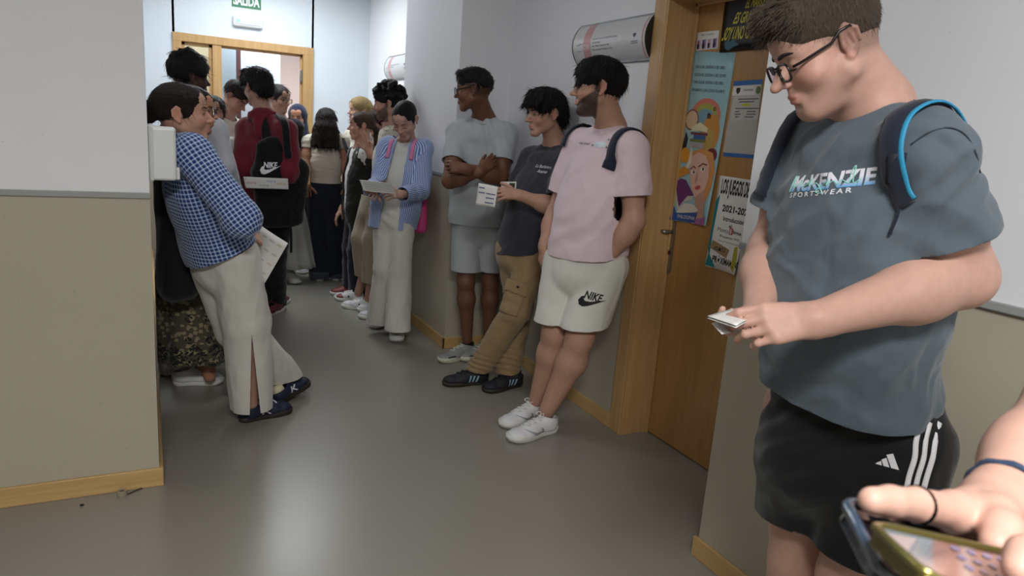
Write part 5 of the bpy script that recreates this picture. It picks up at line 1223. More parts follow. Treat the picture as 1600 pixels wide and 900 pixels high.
def tee(P, J, m, W, D, inf=.010, sl=.62, r0=.066, r1=.066, name='t_shirt', hem=.05, hemn=(0, 0, -1), h=.007, wr=None, fr=None, belly=.0, neck=True, long=False, nf=.30, shr=.058, low=.09, thick=.003, slr=None, hemr=.30, slt=None):
    g = G(h); torso(g, J, W, D, inf, belly, fr, shr=shr, low=low); c = []; hm = (J['hiL']+J['hiR'])/2; sm = (J['shL']+J['shR'])/2; frames = [(sm, hm, W[0]+inf)]
    for s_ in 'LR':
        if 'el'+s_ not in J: continue
        if long:
            a, b, w_ = J['sh'+s_], J['el'+s_], J['wr'+s_]; d = nrm(w_-b); e = w_-d*.015; g.rc(a, b, r0, r1, k=.035); g.rc(b, e+d*.01, r1, r1*.72, k=.025); c.append((e, d, e+d*.04, r1*.7+.05, d, r1*.72+.016)); frames += [(a, b, r1), (b, e, r1*.9)]
        else:
            t = (slt or {}).get(s_, sl); _, q = sleeve(g, J['sh'+s_], J['el'+s_], t, r0, r1); c.append(q); frames.append((J['sh'+s_], J['sh'+s_]+(J['el'+s_]-J['sh'+s_])*t, r1))
    up = nrm(sm-hm); c.append((hm-up*hem, hemn, hm-up*(hem+.11), hemr)); ex = None
    if neck:
        F_ = fr if fr is not None else P.F; F_ = nrm(V(F_[0], F_[1], 0)); nn = nrm(up+F_*nf); cc = J['nb']+F_*.035-UPZ*.018; c.append((cc, nn, J['nb']+UPZ*.07, .105)); ex = collar_band(cc, nn, J['nb']+UPZ*.03, .13, .009)
    return garment(name, P.root, g, c, m, frames, wr or wrinkle(.008, 7, (1, 1, .6), .0015, 30), extra=ex, thick=thick)
def skin_torso(P, J, r=.03): g = G(.014); torso(g, J, (.12, .11, .11), (.075, .07, .075), -.01, trap=False, shr=r); P.addg(g)
def skin_legs(P, J, r=(.075, .054, .042), h=.007, fw=None, calf=1.0):
    for s_ in 'LR': g = G(h); leg(g, J['hi'+s_], J['kn'+s_], J['an'+s_], r, calf, fw); P.addg(g)
def relaxed(k=.45): return ((k*.6, k, k*.7),)*4
def simple_arm(P, J, s_, r=(.045, .038, .024), d=None, n=None, curls=None, h=.0045, s=.92, **kw):
    g = G(h); arm(g, J['sh'+s_], J['el'+s_], J['wr'+s_], r); dd = nrm(J['wr'+s_]-J['el'+s_]) if d is None else nrm(d); n = V(0, 0, 1) if n is None else n
    hand(g, J['wr'+s_], dd, n, 1 if s_ == 'R' else -1, curls or relaxed(), s=s, **kw); P.addg(g)
def foot_dir(t, h): a, b = atz(*t), atz(*h); return b, nrm(a-b)
C_pink = cloth('pale_pink_cotton', rgb(226, 204, 212), fold=.2); C_whitef = cloth('white_fleece', rgb(218, 218, 208), fold=.15, fscale=6)
C_charc = cloth('charcoal_cotton', rgb(52, 52, 62), fold=.2); C_khaki = cloth('khaki_twill', rgb(150, 126, 92), fold=.35, fscale=9)
C_grey = cloth('pale_grey_cotton', rgb(168, 174, 178), fold=.25, fscale=6); C_ltgrey = cloth('grey_jersey', rgb(160, 164, 166), fold=.25)
C_cream = cloth('cream_cotton', rgb(205, 198, 182), fold=.15); C_offw = cloth('off_white_cotton', rgb(206, 204, 196), fold=.3, fscale=8); C_whitet = cloth('white_jersey', rgb(206, 206, 202), fold=.15)
C_bstripe = cloth('blue_striped_poplin', rgb(92, 124, 186), pattern='stripes', c2=rgb(206, 214, 232), fold=.35, fscale=9)
C_plaid = cloth('blue_check_cotton', rgb(62, 98, 160), pattern='plaid', c2=rgb(190, 206, 230), c3=rgb(24, 44, 100), fold=.2, fscale=7)
C_denim = cloth('dark_denim', rgb(22, 28, 42), fold=.25); C_maroon = cloth('maroon_fleece', rgb(112, 28, 44), fold=.3, fscale=7); C_blackc = cloth('black_cotton', rgb(14, 14, 17), fold=.3)
C_batik = cloth('printed_skirt_cloth', rgb(136, 126, 96), pattern='batik', c2=rgb(30, 30, 34), fold=.4, fscale=5); C_navy = cloth('navy_jersey', rgb(26, 32, 58), fold=.25); C_olive = cloth('black_olive_jacket', rgb(30, 30, 26), fold=.3); C_dress = cloth('pale_grey_cloth', rgb(176, 176, 168), fold=.4, fscale=12, stretch=(1, 1, .1)); C_floral = cloth('patterned_shirt_cloth', rgb(196, 190, 174), pattern='floral', c2=rgb(150, 140, 112))
C_beige = cloth('beige_cotton', rgb(158, 146, 124), fold=.3)
R_white = mat('white_rubber', rgb(215, 215, 210), .6); L_white = mat('white_leather', rgb(215, 216, 218), .45, bump=.1); L_black = mat('black_suede', rgb(26, 28, 36), .7); R_gum = mat('dark_gum_rubber', rgb(44, 36, 32), .6); L_silver = mat('silver_mesh', rgb(140, 142, 140), .5, bump=.4, bscale=300); R_cream = mat('cream_rubber', rgb(200, 200, 176), .6); M_sblue = mat('pale_blue_suede', rgb(150, 185, 200), .6); L_navy = mat('navy_suede', rgb(26, 34, 58), .6); L_maroon = mat('maroon_canvas', rgb(96, 40, 48), .7); L_beige = mat('beige_suede', rgb(130, 120, 100), .7)
stripes3 = [([(.085+.022*i, .026), (.094+.022*i, .026), (.082+.022*i, .062), (.073+.022*i, .062)], M_sblue) for i in range(3)]
def swoosh2d(w):
    a = [(-.50, -.10), (-.44, -.26), (-.30, -.30), (-.10, -.22), (.50, .14), (-.08, -.06), (-.26, -.08), (-.34, .0), (-.32, .10), (-.42, .06)]
    return [(x*w, y*w) for x, y in a]
def nike(o_, n_, up_, tgt, m, root, w, box_h=.5, off=.0015, tilt=0.0):
    x_ = nrm(np.cross(up_, n_)); y_ = np.cross(n_, x_); c, s_ = math.cos(tilt), math.sin(tilt); x_, y_ = x_*c+y_*s_, y_*c-x_*s_
    v2, f2 = text2d('NIKE', 1, .03, .25); mn, mx = v2.min(0), v2.max(0); v2 = (v2-(mn+mx)/2)/(mx-mn)*V(w*.68, w*.30)+V(w*.0, w*.16); v2, f2 = subdiv2d(v2, f2, w*.06); wrap_decal('brand_lettering', v2, f2, o_, x_, y_, tgt, m, root, off)
    v2, f2 = poly2d(swoosh2d(w), w*.06); wrap_decal('swoosh', v2, f2, o_, x_, y_, tgt, m, root, off)
def hit(o, px, py):
    b = bvh_of(o); d = nrm(ray(px, py)); h = b.ray_cast(Vector(CAM), Vector(d), 20)
    if h[0] is None: return b, None, None
    n = V(*h[1]); n = n if n@(-d) > 0 else -n; return b, V(*h[0]), n
# ------------------------------------------------------------------ man in pale pink
def pinkman():
    J = JJ(head=(936, 138, 2.80), nb=(955, 200, 2.82), shL=(987, 232, 2.63), shR=(908, 226, 3.0), elL=(990, 345, 2.58), wrL=(950, 404, 2.66), elR=(868, 335, 3.06), wrR=(850, 385, 3.0), hiL=(948, 405, 2.72), hiR=(886, 400, 2.9), knL=(905, 530, 2.74), knR=(868, 520, 2.88), anL=(853, 645, 2.86), anR=(838, 625, 3.0))
    BF = nrm(V(-1, .02, 0)); F = face(936, 88, 0); P = Person(V(1.72, 2.88, 0), 'bearded young man in a pale pink t-shirt and white shorts beside the door', 'light', J['head'], F, UPZ, 1.04, .0036)
    P.head(J['nb'], .058, [J['shL'], J['shR']], dict(beard=.93, haircol=rgb(36, 28, 24), nose=1.12, brow=.0038, fat=.003))
    H = P.hair(h_fringe, H_black, straight(.005, 22)); P.strands(H, H_black, 1300, .03, lift=.12, grav=.3, rad=.0009)
    simple_arm(P, J, 'L', (.056, .048, .030), n=V(.2, -1, .2), curls=relaxed(.3)); simple_arm(P, J, 'R', (.054, .044, .028), d=V(-.05, .0, -1), n=V(-.9, .1, 0), curls=relaxed(.6))
    skin_legs(P, J, (.09, .066, .048), calf=1.08, fw=BF); skin_torso(P, J); P.body()
    T = tee(P, J, C_pink, (.180, .185, .175), (.125, .150, .140), .006, fr=BF, slt=dict(L=.66, R=.70), r0=.078, r1=.082, hem=-.02, hemn=(.12, 0, -1), wr=wrinkle(.009, 6, (1, 1, .6), .002, 30, [((J['hiL']+J['hiR'])/2+BF*.15+UPZ*.1, .12, (.6, .5, 1), .07, .003)], 1.0))
    S_ = pants(P, J, C_whitef, .170, .142, (.108, .116), 'shorts', knee_only=.80, cutn=(.10, 0, -1), waist=.06, wr=wrinkle(.006, 7, (1, 1, .4), .001, 30, (), 4.0))
    tb = bvh_of(T); mid = (J['shL']+J['shR'])/2; hm = (J['hiL']+J['hiR'])/2; up = nrm(mid-hm)
    b, o_, n_ = hit(S_, 926, 470)
    if o_ is not None: nike(o_, n_, UPZ, b, mat('black_flock', rgb(18, 18, 20), .7), S_, .125, tilt=-.18)
    fl = dict(L=.30, upper=L_white, sole=R_white, lace=R_white, soleh=.034, sock=None, wide=1.05, accent=[(swoosh_side(), mat('silver_swoosh', rgb(150, 150, 155), .4))])
    h, d = foot_dir((798, 690), (868, 672)); shoe(P.root, h, d, **fl); h, d = foot_dir((788, 668), (846, 648)); shoe(P.root, h, d, **fl)
    bp = empty('backpack', tuple(mid-BF*.2-UPZ*.3), 'dark navy backpack pressed between the man in the pink t-shirt and the wall', 'backpack')
    g = G(.010); x_ = nrm(J['shR']-J['shL']); q = mid-BF*.150-up*.08+x_*.06; g.ec(q, q-up*.26, (.095, .028), (.10, .030), x_, k=.03, p=3.5); vs, fs = g.build(2); mesh('bag', vs, fs, C_navyb, bp)
    strap(tb, mid-up*.10, BF, up, (J['shL']-mid)*.86, 0, 165, C_navyb, bp, w=.062, th=.008); strap(tb, mid-up*.10, BF, up, (J['shR']-mid)*1.05, 45, 165, C_navyb, bp, w=.055, th=.008)
    b, o_, n_ = hit(T, 938, 226); 
    if o_ is not None:
        x_ = nrm(np.cross(UPZ, n_)); v2, f2 = poly2d([(.036*math.cos(t), .014*math.sin(t)) for t in np.linspace(0, 6.28, 20)[:-1]], .01); wrap_decal('print', v2, f2, o_, x_, UPZ, b, PC('cloud', 205, 215, 225), T)
        for dx, dz in ((-.042, -.006), (.040, -.010), (.036, .024)):
            v2, f2 = poly2d([((.007 if i % 2 else .0030)*math.cos(i*math.pi/5), (.007 if i % 2 else .0030)*math.sin(i*math.pi/5)) for i in range(10)], .01); wrap_decal('star', v2+V(dx, dz), f2, o_, x_, UPZ, b, ink2, T, .002)
        v2, f2 = text2d('mon amour', .018); wrap_decal('lettering', v2, f2, o_-x_*.105+UPZ*.0, x_, UPZ, b, ink2, T)
def swoosh_side(): return [(a+.16, b+.045) for a, b in swoosh2d(.11)]
pinkman()
# ------------------------------------------------------------------ man in charcoal t-shirt and cargo trousers
def cargoman():
    J = JJ(head=(853, 178, 3.45), nb=(868, 226, 3.47), shL=(885, 256, 3.29), shR=(830, 250, 3.62), elL=(868, 325, 3.2), wrL=(812, 305, 3.26), elR=(803, 305, 3.66), wrR=(790, 303, 3.42), hiL=(838, 385, 3.38), hiR=(802, 380, 3.55), knL=(806, 485, 3.36), knR=(812, 480, 3.5), anL=(748, 575, 3.56), anR=(793, 578, 3.48))
    BF = nrm(V(-.97, -.15, 0)); F = face(853, 62, 6); P = Person(V(1.74, 3.5, 0), 'young man with wavy black hair in a charcoal t-shirt and khaki cargo trousers', 'light', J['head'], F, UPZ, 1.0, .0036)
    P.head(J['nb'], .052, [J['shL'], J['shR']], dict(open=.7, look=(-.4, 0), nose=1.1, brow=.0042, jaw=.96)); H = P.hair(h_wavy, H_black, straight(.007, 14)); P.strands(H, H_black, 1300, .035, lift=.2, grav=.3, curl=.25, rad=.0009)
    simple_arm(P, J, 'L', (.044, .040, .026), d=V(-1, .15, .1), n=V(-.1, -.8, .6), curls=((.5, .6, .4),)*4); simple_arm(P, J, 'R', (.044, .040, .026), d=V(-.9, -.2, .15), n=V(-.1, .5, .6), curls=((.5, .7, .4),)*4); skin_torso(P, J); P.body()
    T = tee(P, J, C_charc, (.160, .155, .150), (.105, .112, .115), .008, fr=BF, slt=dict(L=.80, R=.7), r0=.066, r1=.068, hem=.045, hemn=(.10, -.1, -1), wr=wrinkle(.008, 7, (1, 1, .6), .001, 30, (), 11))
    b, o_, n_ = hit(T, 848, 264)
    if o_ is not None:
        for s, dz in (('La Barbière', .012), ('Atene', -.014)): v2, f2 = text2d(s, .024, 0, .3); wrap_decal('lettering', v2, f2, o_+UPZ*dz, nrm(np.cross(UPZ, n_)), UPZ, b, C_white, T)
    kf = [(J['kn'+s], .10, (.5, .2, 1), .055, .0035) for s in 'LR']+[(J['an'+s]+UPZ*.06, .08, (.25, .1, 1), .032, .010) for s in 'LR']
    Tr = pants(P, J, C_khaki, .145, .115, (.092, .078, .070), waist=.04, hem=-.01, wr=wrinkle(.006, 10, (1, 1, .6), .001, 30, kf, 3.0))
    b, o_, n_ = hit(Tr, 806, 447)
    if o_ is not None:
        x_ = nrm(np.cross(UPZ, n_)); ax = nrm(J['hiL']-J['knL']); x_ = nrm(x_-ax*(x_@ax)); m = C_khaki
        for rect, off, nm in (([(-.062, -.155), (.050, -.155), (.055, .0), (-.060, .0)], .010, 'cargo_pocket'), ([(-.066, -.035), (.060, -.038), (.060, .025), (-.064, .025)], .018, 'pocket_flap')):
            v2, f2 = poly2d(rect, .012); q = wrap_decal(nm, v2, f2, o_, x_, ax, b, m, Tr, off); 
            if q: sd = q.modifiers.new('s', 'SOLIDIFY'); sd.thickness = .012; sd.offset = -1; q.modifiers.new('b', 'BEVEL').width = .002
        v2, f2 = poly2d([(.006*math.cos(t), .006*math.sin(t)) for t in np.linspace(0, 6.28, 12)[:-1]]); wrap_decal('button', v2, f2, o_+x_*.02, x_, ax, b, ink, Tr, .021)
    kw = dict(L=.275, upper=L_black, sole=R_gum, lace=L_black, soleh=.024, accent=stripes3, sock=C_black, collar=.08)
    h, d = foot_dir((692, 602), (762, 598)); shoe(P.root, h, d, **kw); h, d = foot_dir((752, 614), (814, 601)); shoe(P.root, h, d, **kw)
    r = empty('leaflet', tuple(at(760, 305, 3.25)), 'white leaflet with printed blocks held by the man in the charcoal t-shirt', 'leaflet')
    c = [at(748, 286, 3.30), at(778, 292, 3.18), at(773, 324, 3.16), at(743, 320, 3.28)]; quad_sheet(r, c, M_paper, [([(.08+.0, .16), (.40, .16), (.40, .22), (.08, .22)], 0), ([(.08, .38), (.44, .38), (.44, .44), (.08, .44)], 0), ([(.52, .38), (.95, .38), (.95, .44), (.52, .44)], 0), ([(.50, .58), (.92, .58), (.92, .64), (.50, .64)], 0), ([(.46, .80), (.90, .80), (.90, .86), (.46, .86)], 0)], mat('violet_ink', rgb(110, 110, 150), .6), .01)
    r = empty('picture_card', tuple(at(795, 292, 3.30)), 'small card with a dark photo between the fingers above the white leaflet', 'card')
    quad_sheet(r, [at(783, 284, 3.36), at(807, 284, 3.28), at(806, 298, 3.28), at(783, 297, 3.34)], M_paper, [([(.55, .15), (.92, .15), (.92, .85), (.55, .85)], 0)], PC('photo', 60, 60, 50), .0)
def quad_sheet(r, c, m, marks, mm, bend=.01, n=8, name='paper'):
    nn = nrm(np.cross(c[1]-c[0], c[3]-c[0])); nn = nn if nn@(CAM-c[0]) > 0 else -nn
    def uv(u, v, off=0): return (c[0]*(1-u)+c[1]*u)*(1-v)+(c[3]*(1-u)+c[2]*u)*v+nn*(bend*math.sin(math.pi*u)*math.cos(v*2)+off)
    vs = [uv(j/n, i/n) for i in range(n+1) for j in range(n+1)]; fs = [(i*(n+1)+j, (i+1)*(n+1)+j, (i+1)*(n+1)+j+1, i*(n+1)+j+1) for i in range(n) for j in range(n)]
    o = mesh(name, vs, fs, m, r); sd = o.modifiers.new('s', 'SOLIDIFY'); sd.thickness = .0006; sd.offset = 0
    for pts, _ in marks: v2, f2 = poly2d(pts, .15); mesh('printed_block', [uv(a, b, .0011) for a, b in v2], f2, mm, r, smooth=False)
    return uv
cargoman()
# ------------------------------------------------------------------ man in grey, arms crossed
def greyman():
    J = JJ(head=(741, 141, 3.90), nb=(756, 184, 3.95), shL=(790, 212, 3.84), shR=(716, 208, 4.03), elL=(782, 277, 3.76), wrL=(728, 264, 3.72), elR=(703, 282, 3.88), wrR=(750, 268, 3.70), hiL=(766, 345, 4.0), hiR=(727, 345, 4.08), knL=(766, 440, 3.99), knR=(728, 440, 3.98), anL=(764, 530, 4.02), anR=(730, 530, 4.0))
    BF = nrm(V(-.15, -1, 0)); F = face(741, 100, 6); P = Person(V(1.82, 4.0, 0), 'young man in grey t-shirt and shorts with crossed arms and black glasses', 'brown', J['head'], F, UPZ, 1.0, .0036)
    P.head(J['nb'], .052, [J['shL'], J['shR']], dict(haircol=rgb(15, 12, 12), scalp=.55, brow=.0036)); H = P.hair(h_fade, H_black, curly(.005, 60)); P.strands(H, H_black, 900, .014, lift=.5, grav=.1, curl=.5, rad=.0009)
    P.glasses(w=.052, hgt=.038, r=.0030)
    simple_arm(P, J, 'L', (.052, .044, .030), d=V(-.9, .35, .1), n=V(-.2, -1, .3), curls=((.9, 1.1, .6),)*4, thumb=(.8, .2, -.3)); simple_arm(P, J, 'R', (.052, .044, .030), d=V(.8, .1, .65), n=V(-.2, -1, .2), curls=((.3, .5, .3),)*4, splay=.02, thumb=(.8, .4, -.3)); skin_legs(P, J, (.07, .052, .040)); skin_torso(P, J); P.body()
    tee(P, J, C_grey, (.165, .165, .160), (.105, .112, .112), .010, fr=nrm(F*.5+BF*.5), slt=dict(L=.62, R=.60), r0=.070, r1=.070, hem=.02, wr=wrinkle(.009, 7, (1, 1, .5), .001, 30, [(J['nb']+BF*.1-UPZ*.08, .12, (1, 0, .2), .05, .006)], 5.0))
    pants(P, J, C_ltgrey, .150, .125, (.086, .090), 'shorts', knee_only=.80, waist=.06, cutn=(0, 0, -1), wr=wrinkle(.006, 8, (1, 1, .35), .001, 30))
    kw = dict(L=.285, upper=L_silver, sole=R_cream, lace=R_cream, soleh=.034, sock=C_blackc, accent=[([(.0+.02, .030), (.11, .030), (.06, .050), (.02, .055)], mat('dark_grey_mesh', rgb(60, 62, 64), .6)), ([(.19, .03), (.25, .03), (.24, .042), (.19, .045)], mat('dark_grey_mesh', rgb(60, 62, 64), .6))])
    h, d = foot_dir((688, 567), (740, 556)); shoe(P.root, h, d, **kw); h = V(J['anL'][0]+.05, J['anL'][1]+.03, 0); shoe(P.root, h, nrm(V(-.9, -.3, 0)), **kw)
greyman()
# ------------------------------------------------------------------ girl in the open blue striped shirt
def girl():
    J = JJ(head=(633, 187, 4.45), nb=(636, 222, 4.55), shL=(661, 233, 4.45), shR=(605, 231, 4.62), elL=(658, 298, 4.38), wrL=(626, 304, 4.22), elR=(592, 288, 4.52), wrR=(578, 297, 4.28), hiL=(632, 325, 4.5), hiR=(603, 325, 4.6), knL=(624, 420, 4.45), knR=(602, 420, 4.52), anL=(622, 510, 4.42), anR=(593, 500, 4.66))
    BF = face(630, 18); F = face(633, 24, 36); U = nrm(np.cross(np.cross(F, UPZ), F)+V(.0, 0, 0)); P = Person(V(1.45, 4.55, 0), 'young woman in an open blue striped shirt and wide white trousers reading a leaflet', 'fair', J['head'], F, U, .93, .0042)
    P.head(J['nb'], .043, [J['shL'], J['shR']], dict(open=.1, jaw=.9, nose=.9, brow=.0026, lip=np.array(rgb(160, 90, 90)[:3])))
    H = P.hair(h_girl, H_black, straight(.0022, 26), crown=(0, -.13, .0)); P.strands(H, H_black, 500, .025, lift=.04, grav=.2, rad=.0007) 
    for s_ in 'LR': simple_arm(P, J, s_, (.036, .032, .022), d=at(588 if s_ == 'R' else 600, 296 if s_ == 'R' else 300, 4.12)-J['wr'+s_], n=V(.2, -.8, .5), curls=((.5, .7, .5),)*4, s=.86)
    skin_torso(P, J, .02); P.body()
    tee(P, J, C_whitet, (.125, .115, .12), (.085, .080, .085), .008, fr=BF, sl=.3, r0=.045, r1=.045, shr=.042, hem=.02, h=.0075, wr=wrinkle(.004, 9, (1, 1, .5), .001, 30))
    g = G(.008); torso(g, J, (.140, .140, .150), (.098, .098, .105), .012, 0, BF, shr=.054, low=.16); c = []; frames = []; hm = (J['hiL']+J['hiR'])/2; sm = (J['shL']+J['shR'])/2; frames.append((sm, hm, .15))
    for s_ in 'LR':
        a, b, w_ = J['sh'+s_], J['el'+s_], J['wr'+s_]; d = nrm(w_-b); e = w_-d*.02; g.rc(a, b, .062, .058, k=.03); g.rc(b, e+d*.01, .058, .048, k=.02); c.append((e, d, e+d*.04, .10, d, .066)); frames += [(a, b, .06), (b, e, .05)]
    up = nrm(sm-hm); c.append((hm-up*.13, V(0, 0, -1), hm-up*.25, .30)); c.append((J['nb']-UPZ*.02, nrm(up+BF*.5), J['nb']+UPZ*.07, .10))
    X = nrm(np.cross(BF, UPZ)); fv, ff = g.build(1); fv = fv+vnormals(fv, ff)*wrinkle(.009, 9, (1, 1, .35), .002, 30)(fv, 0)[:, None]
    fv, ff = cut(fv, ff, c); nb_ = J['nb']; l1, l2 = nb_-X*.045, nb_+X*.045; m1, m2 = hm-up*.15-X*.085, hm-up*.15+X*.055; n1, n2 = np.cross(m1-l1, BF), np.cross(m2-l2, BF); n1 = n1 if n1@X > 0 else -n1; n2 = n2 if n2@X < 0 else -n2
    def ins(c_):
        arm_ = np.zeros(len(c_), bool)
        for a, b, r in frames[3:4]+frames[5:6]: q = c_-a; ax = b-a; t = np.clip(q@ax/(ax@ax), 0, 1); arm_ |= np.linalg.norm(q-t[:, None]*ax, axis=1) < .064
        return ((c_-hm)@BF > .03) & ((c_-l1)@n1 > 0) & ((c_-l2)@n2 > 0) & ~arm_
    fv, ff = split_open(fv, ff, [(l1, n1), (l2, n2)], ins, (hm+nb_)/2, .55); o = mesh('open_shirt', fv, ff, C_bstripe, P.root, attrs={'cuv': ('FLOAT_VECTOR', cuv(fv, frames))}); o.modifiers.new('s', 'SOLIDIFY').thickness = .004
    kf = [(hm+BF*.1-UPZ*.05, .10, (.8, .3, 1), .05, .003)]
    pants(P, J, C_offw, .130, .105, (.080, .078, .088), waist=.05, hem=-.02, h=.0075, wr=wrinkle(.007, 9, (1, 1, .3), .001, 30, kf, 8.0))
    kw = dict(L=.25, upper=L_white, sole=R_white, soleh=.036, wide=1.0, h=.007)
    for t, s_ in (((620, 535), 'L'), ((586, 514), 'R')): tp = atz(*t); d = nrm(V(-.30, -1, 0)) if s_ == 'L' else nrm(V(-.45, -1, 0)); shoe(P.root, tp-d*.24, d, **kw)
    bp = empty('pink_bag', tuple(sm-BF*.2-UPZ*.4), 'bright pink bag hanging behind the young woman in the blue striped shirt', 'bag')
    tb = bvh_of(o); mp = mat('pink_nylon', rgb(205, 70, 130), .6); mps = mat('pale_pink_webbing', rgb(205, 130, 165), .7)
    q = atx(656, 345, 1.66); g = G(.008); g.ec(V(1.66, q[1]+.02, 1.02), V(1.655, q[1]-.015, .76), (.09, .035), (.075, .04), V(0, 1, 0), k=.02, p=3); vs, fs = g.build(1); mesh('bag', vs, fs, mp, bp)
    for s_ in 'LR': strap(tb, sm-up*.10, BF, up, (J['sh'+s_]-sm)*.62, 20, 165, mps, bp, w=.030, th=.005)
    r = empty('leaflet', tuple(at(595, 297, 4.15)), 'printed leaflet held in both hands by the woman in the blue striped shirt', 'leaflet')
    c = [at(562, 281, 4.22), at(612, 287, 4.10), at(618, 303, 4.02), at(568, 298, 4.12)]; quad_sheet(r, c, mat('newsprint', rgb(170, 168, 160), .7), [([(.08, .12+.14*i), (.94, .12+.14*i), (.94, .17+.14*i), (.08, .17+.14*i)], 0) for i in range(6)], mat('pale_ink', rgb(120, 118, 112), .7), .004)
girl()
# ------------------------------------------------------------------ woman in the checked shirt, leaning on the left wall
def plaidwoman():
    J = JJ(head=(284, 178, 3.13), nb=(268, 214, 3.2), shL=(274, 246, 3.36), shR=(300, 240, 3.06), elR=(378, 342, 2.98), wrR=(372, 340, 3.24), elL=(330, 330, 3.42), wrL=(385, 365, 3.35), hiL=(330, 402, 3.42), hiR=(362, 392, 3.26), knL=(372, 515, 3.45), knR=(385, 505, 3.32), anL=(438, 592, 3.66), anR=(392, 630, 3.38))
    BF = face(320, -88); F = face(284, -86, -6); P = Person(V(.42, 3.45, 0), 'woman with a dark bun in a blue checked shirt and slit white trousers', 'light', J['head'], F, nrm(V(-.12, 0, 1)), .97, .0038)
    P.head(J['nb'], .045, [J['shR']*.6+J['nb']*.4], dict(jaw=.92, nose=1.0, open=.7, brow=.0028)); H = P.hair(h_bun, H_brown, straight(.0022, 30), crown=(0, -.13, .01)); P.strands(H, H_brown, 500, .03, lift=.06, grav=.2, rad=.0007)
    g = G(.004); g.el(P.W((-.083, -.004, -.030)), (.0035, .0035, .0035)); vs, fs = g.build(0); mesh('earring', vs, fs, mat('pearl', rgb(240, 235, 230), .2), P.root)
    simple_arm(P, J, 'R', (.04, .036, .024), s=.85, n=V(-.3, -1, 0)); g = G(.0045); arm(g, J['shL'], J['elL'], J['wrL'], (.038, .034, .022)); hand(g, J['wrL'], V(.9, -.3, -.3), V(.2, -.6, .8), -1, relaxed(.8), s=.85); P.addg(g)
    skin_legs(P, J, (.07, .052, .040)); skin_torso(P, J, .02); P.body()
    wr = wrinkle(.009, 7, (1, 1, .5), .002, 30, [(J['elR'], .08, (.8, 0, 1), .045, .004)], 4.0)
    T = tee(P, J, C_plaid, (.150, .150, .165), (.100, .105, .120), .012, fr=nrm(V(.3, -1, 0)), long=True, r0=.074, r1=.070, hem=-.01, hemn=nrm(V(.50, 0, -1)), nf=.2, wr=wr, low=.10, hemr=.34)
    g = G(.006); nb = J['nb']; up = nrm(nb-(J['hiL']+J['hiR'])/2)
    ring = [nb+(P.X*.062*math.cos(t)+P.F*.070*math.sin(t))-UPZ*(.010+.02*math.sin(t)) for t in np.linspace(0, 2*math.pi, 24)[:-1]]
    v, f = tube(ring, .030, 8, True, flat=(.22, [nrm(q-nb+UPZ*.03) for q in ring])); mesh('collar', v, f, C_plaid, T, attrs={'cuv': ('FLOAT_VECTOR', v)})
    hm = (J['hiL']+J['hiR'])/2; bk = -BF
    # wide white trousers with a slit hem
    g = G(.007); up = nrm((J['shL']+J['shR'])/2-hm); g.ec(hm+up*.07, hm-up*.06, (.135, .115), (.155, .135), J['hiR']-J['hiL'], k=.04); c = [(hm+up*.06, up, hm+up*.16, .3)]
    for s_, rr in (('L', (.105, .10, .105)), ('R', (.108, .105, .098))):
        H_, K_, A_ = J['hi'+s_]-up*.03, J['kn'+s_], J['an'+s_]; d = nrm(A_-K_); g.rc(H_, K_, rr[0], rr[1], k=.03); g.rc(K_, A_+d*.02-V(0, 0, -.01), rr[1], rr[2], k=.02); c.append((A_+UPZ*(.015 if s_ == 'L' else -.02), V(0, 0, -1), A_-UPZ*.06, .2))
    vs, fs = g.build(1); vs = vs+vnormals(vs, fs)*wrinkle(.007, 8, (1, 1, .25), .001, 30, [(J['knR']+V(0, 0, .15), .10, (.9, 0, 1), .05, .003)], 9.0)(vs, 0)[:, None]
    vs, fs = cut(vs, fs, c); ax = J['anR']-J['knR']; side = nrm(CAM-J['anR']); side = nrm(side-nrm(ax)*(side@nrm(ax))); lt = nrm(np.cross(ax, side)); ap = J['knR']+ax*.02-lt*.02; b1, b2 = J['anR']+ax*.15-lt*.045, J['anR']+ax*.15+lt*.012; n1, n2 = np.cross(b1-ap, side), np.cross(b2-ap, side); n1 = n1 if n1@lt > 0 else -n1; n2 = n2 if n2@lt < 0 else -n2
    def ins(c_): q = c_-J['knR']; t = q@ax/(ax@ax); per = q-t[:, None]*ax; return ((c_-ap)@n1 > 0) & ((c_-ap)@n2 > 0) & (t > .02) & (per@side > 0) & (np.linalg.norm(per, axis=1) < .17)
    vs, fs = split_open(vs, fs, [(ap, n1), (ap, n2)], ins, (J['knR']+J['anR'])/2, .40)
    Tr = mesh('trousers', vs, fs, C_offw, P.root); sd = Tr.modifiers.new('s', 'SOLIDIFY'); sd.thickness = .004; sd.offset = -1
    b, o_, n_ = hit(Tr, 362, 400)
    if o_ is not None:
        ax = nrm(hm-J['knR']); x_ = nrm(np.cross(ax, n_)); v2, f2 = poly2d([(-.065, .06), (.065, .06), (.065, -.05), (.0, -.085), (-.065, -.05)], .012); q = wrap_decal('back_pocket', v2, f2, o_, x_, ax, b, C_offw, Tr, .003)
        if q: sd = q.modifiers.new('s', 'SOLIDIFY'); sd.thickness = .003
    kk = [([(.10, .03), (.112, .03), (.118, .062), (.106, .062)], L_white), ([(.112, .046), (.135, .062), (.145, .062), (.120, .042)], L_white), ([(.114, .046), (.140, .030), (.150, .030), (.122, .050)], L_white)]
    kw = dict(L=.265, upper=L_navy, sole=R_gum, lace=L_white, soleh=.026, sock=cloth('cream_sock', rgb(205, 200, 165)), accent=kk, collar=.075)
    tp, hl = atz(488, 596, .05), atz(428, 632, .02); shoe(P.root, V(hl[0], hl[1], .012), nrm(tp-hl), up=nrm(V(-.2, 0, 1)), **kw)
    hl = atz(374, 660); shoe(P.root, hl, nrm(V(.93, .30, 0)), **kw)
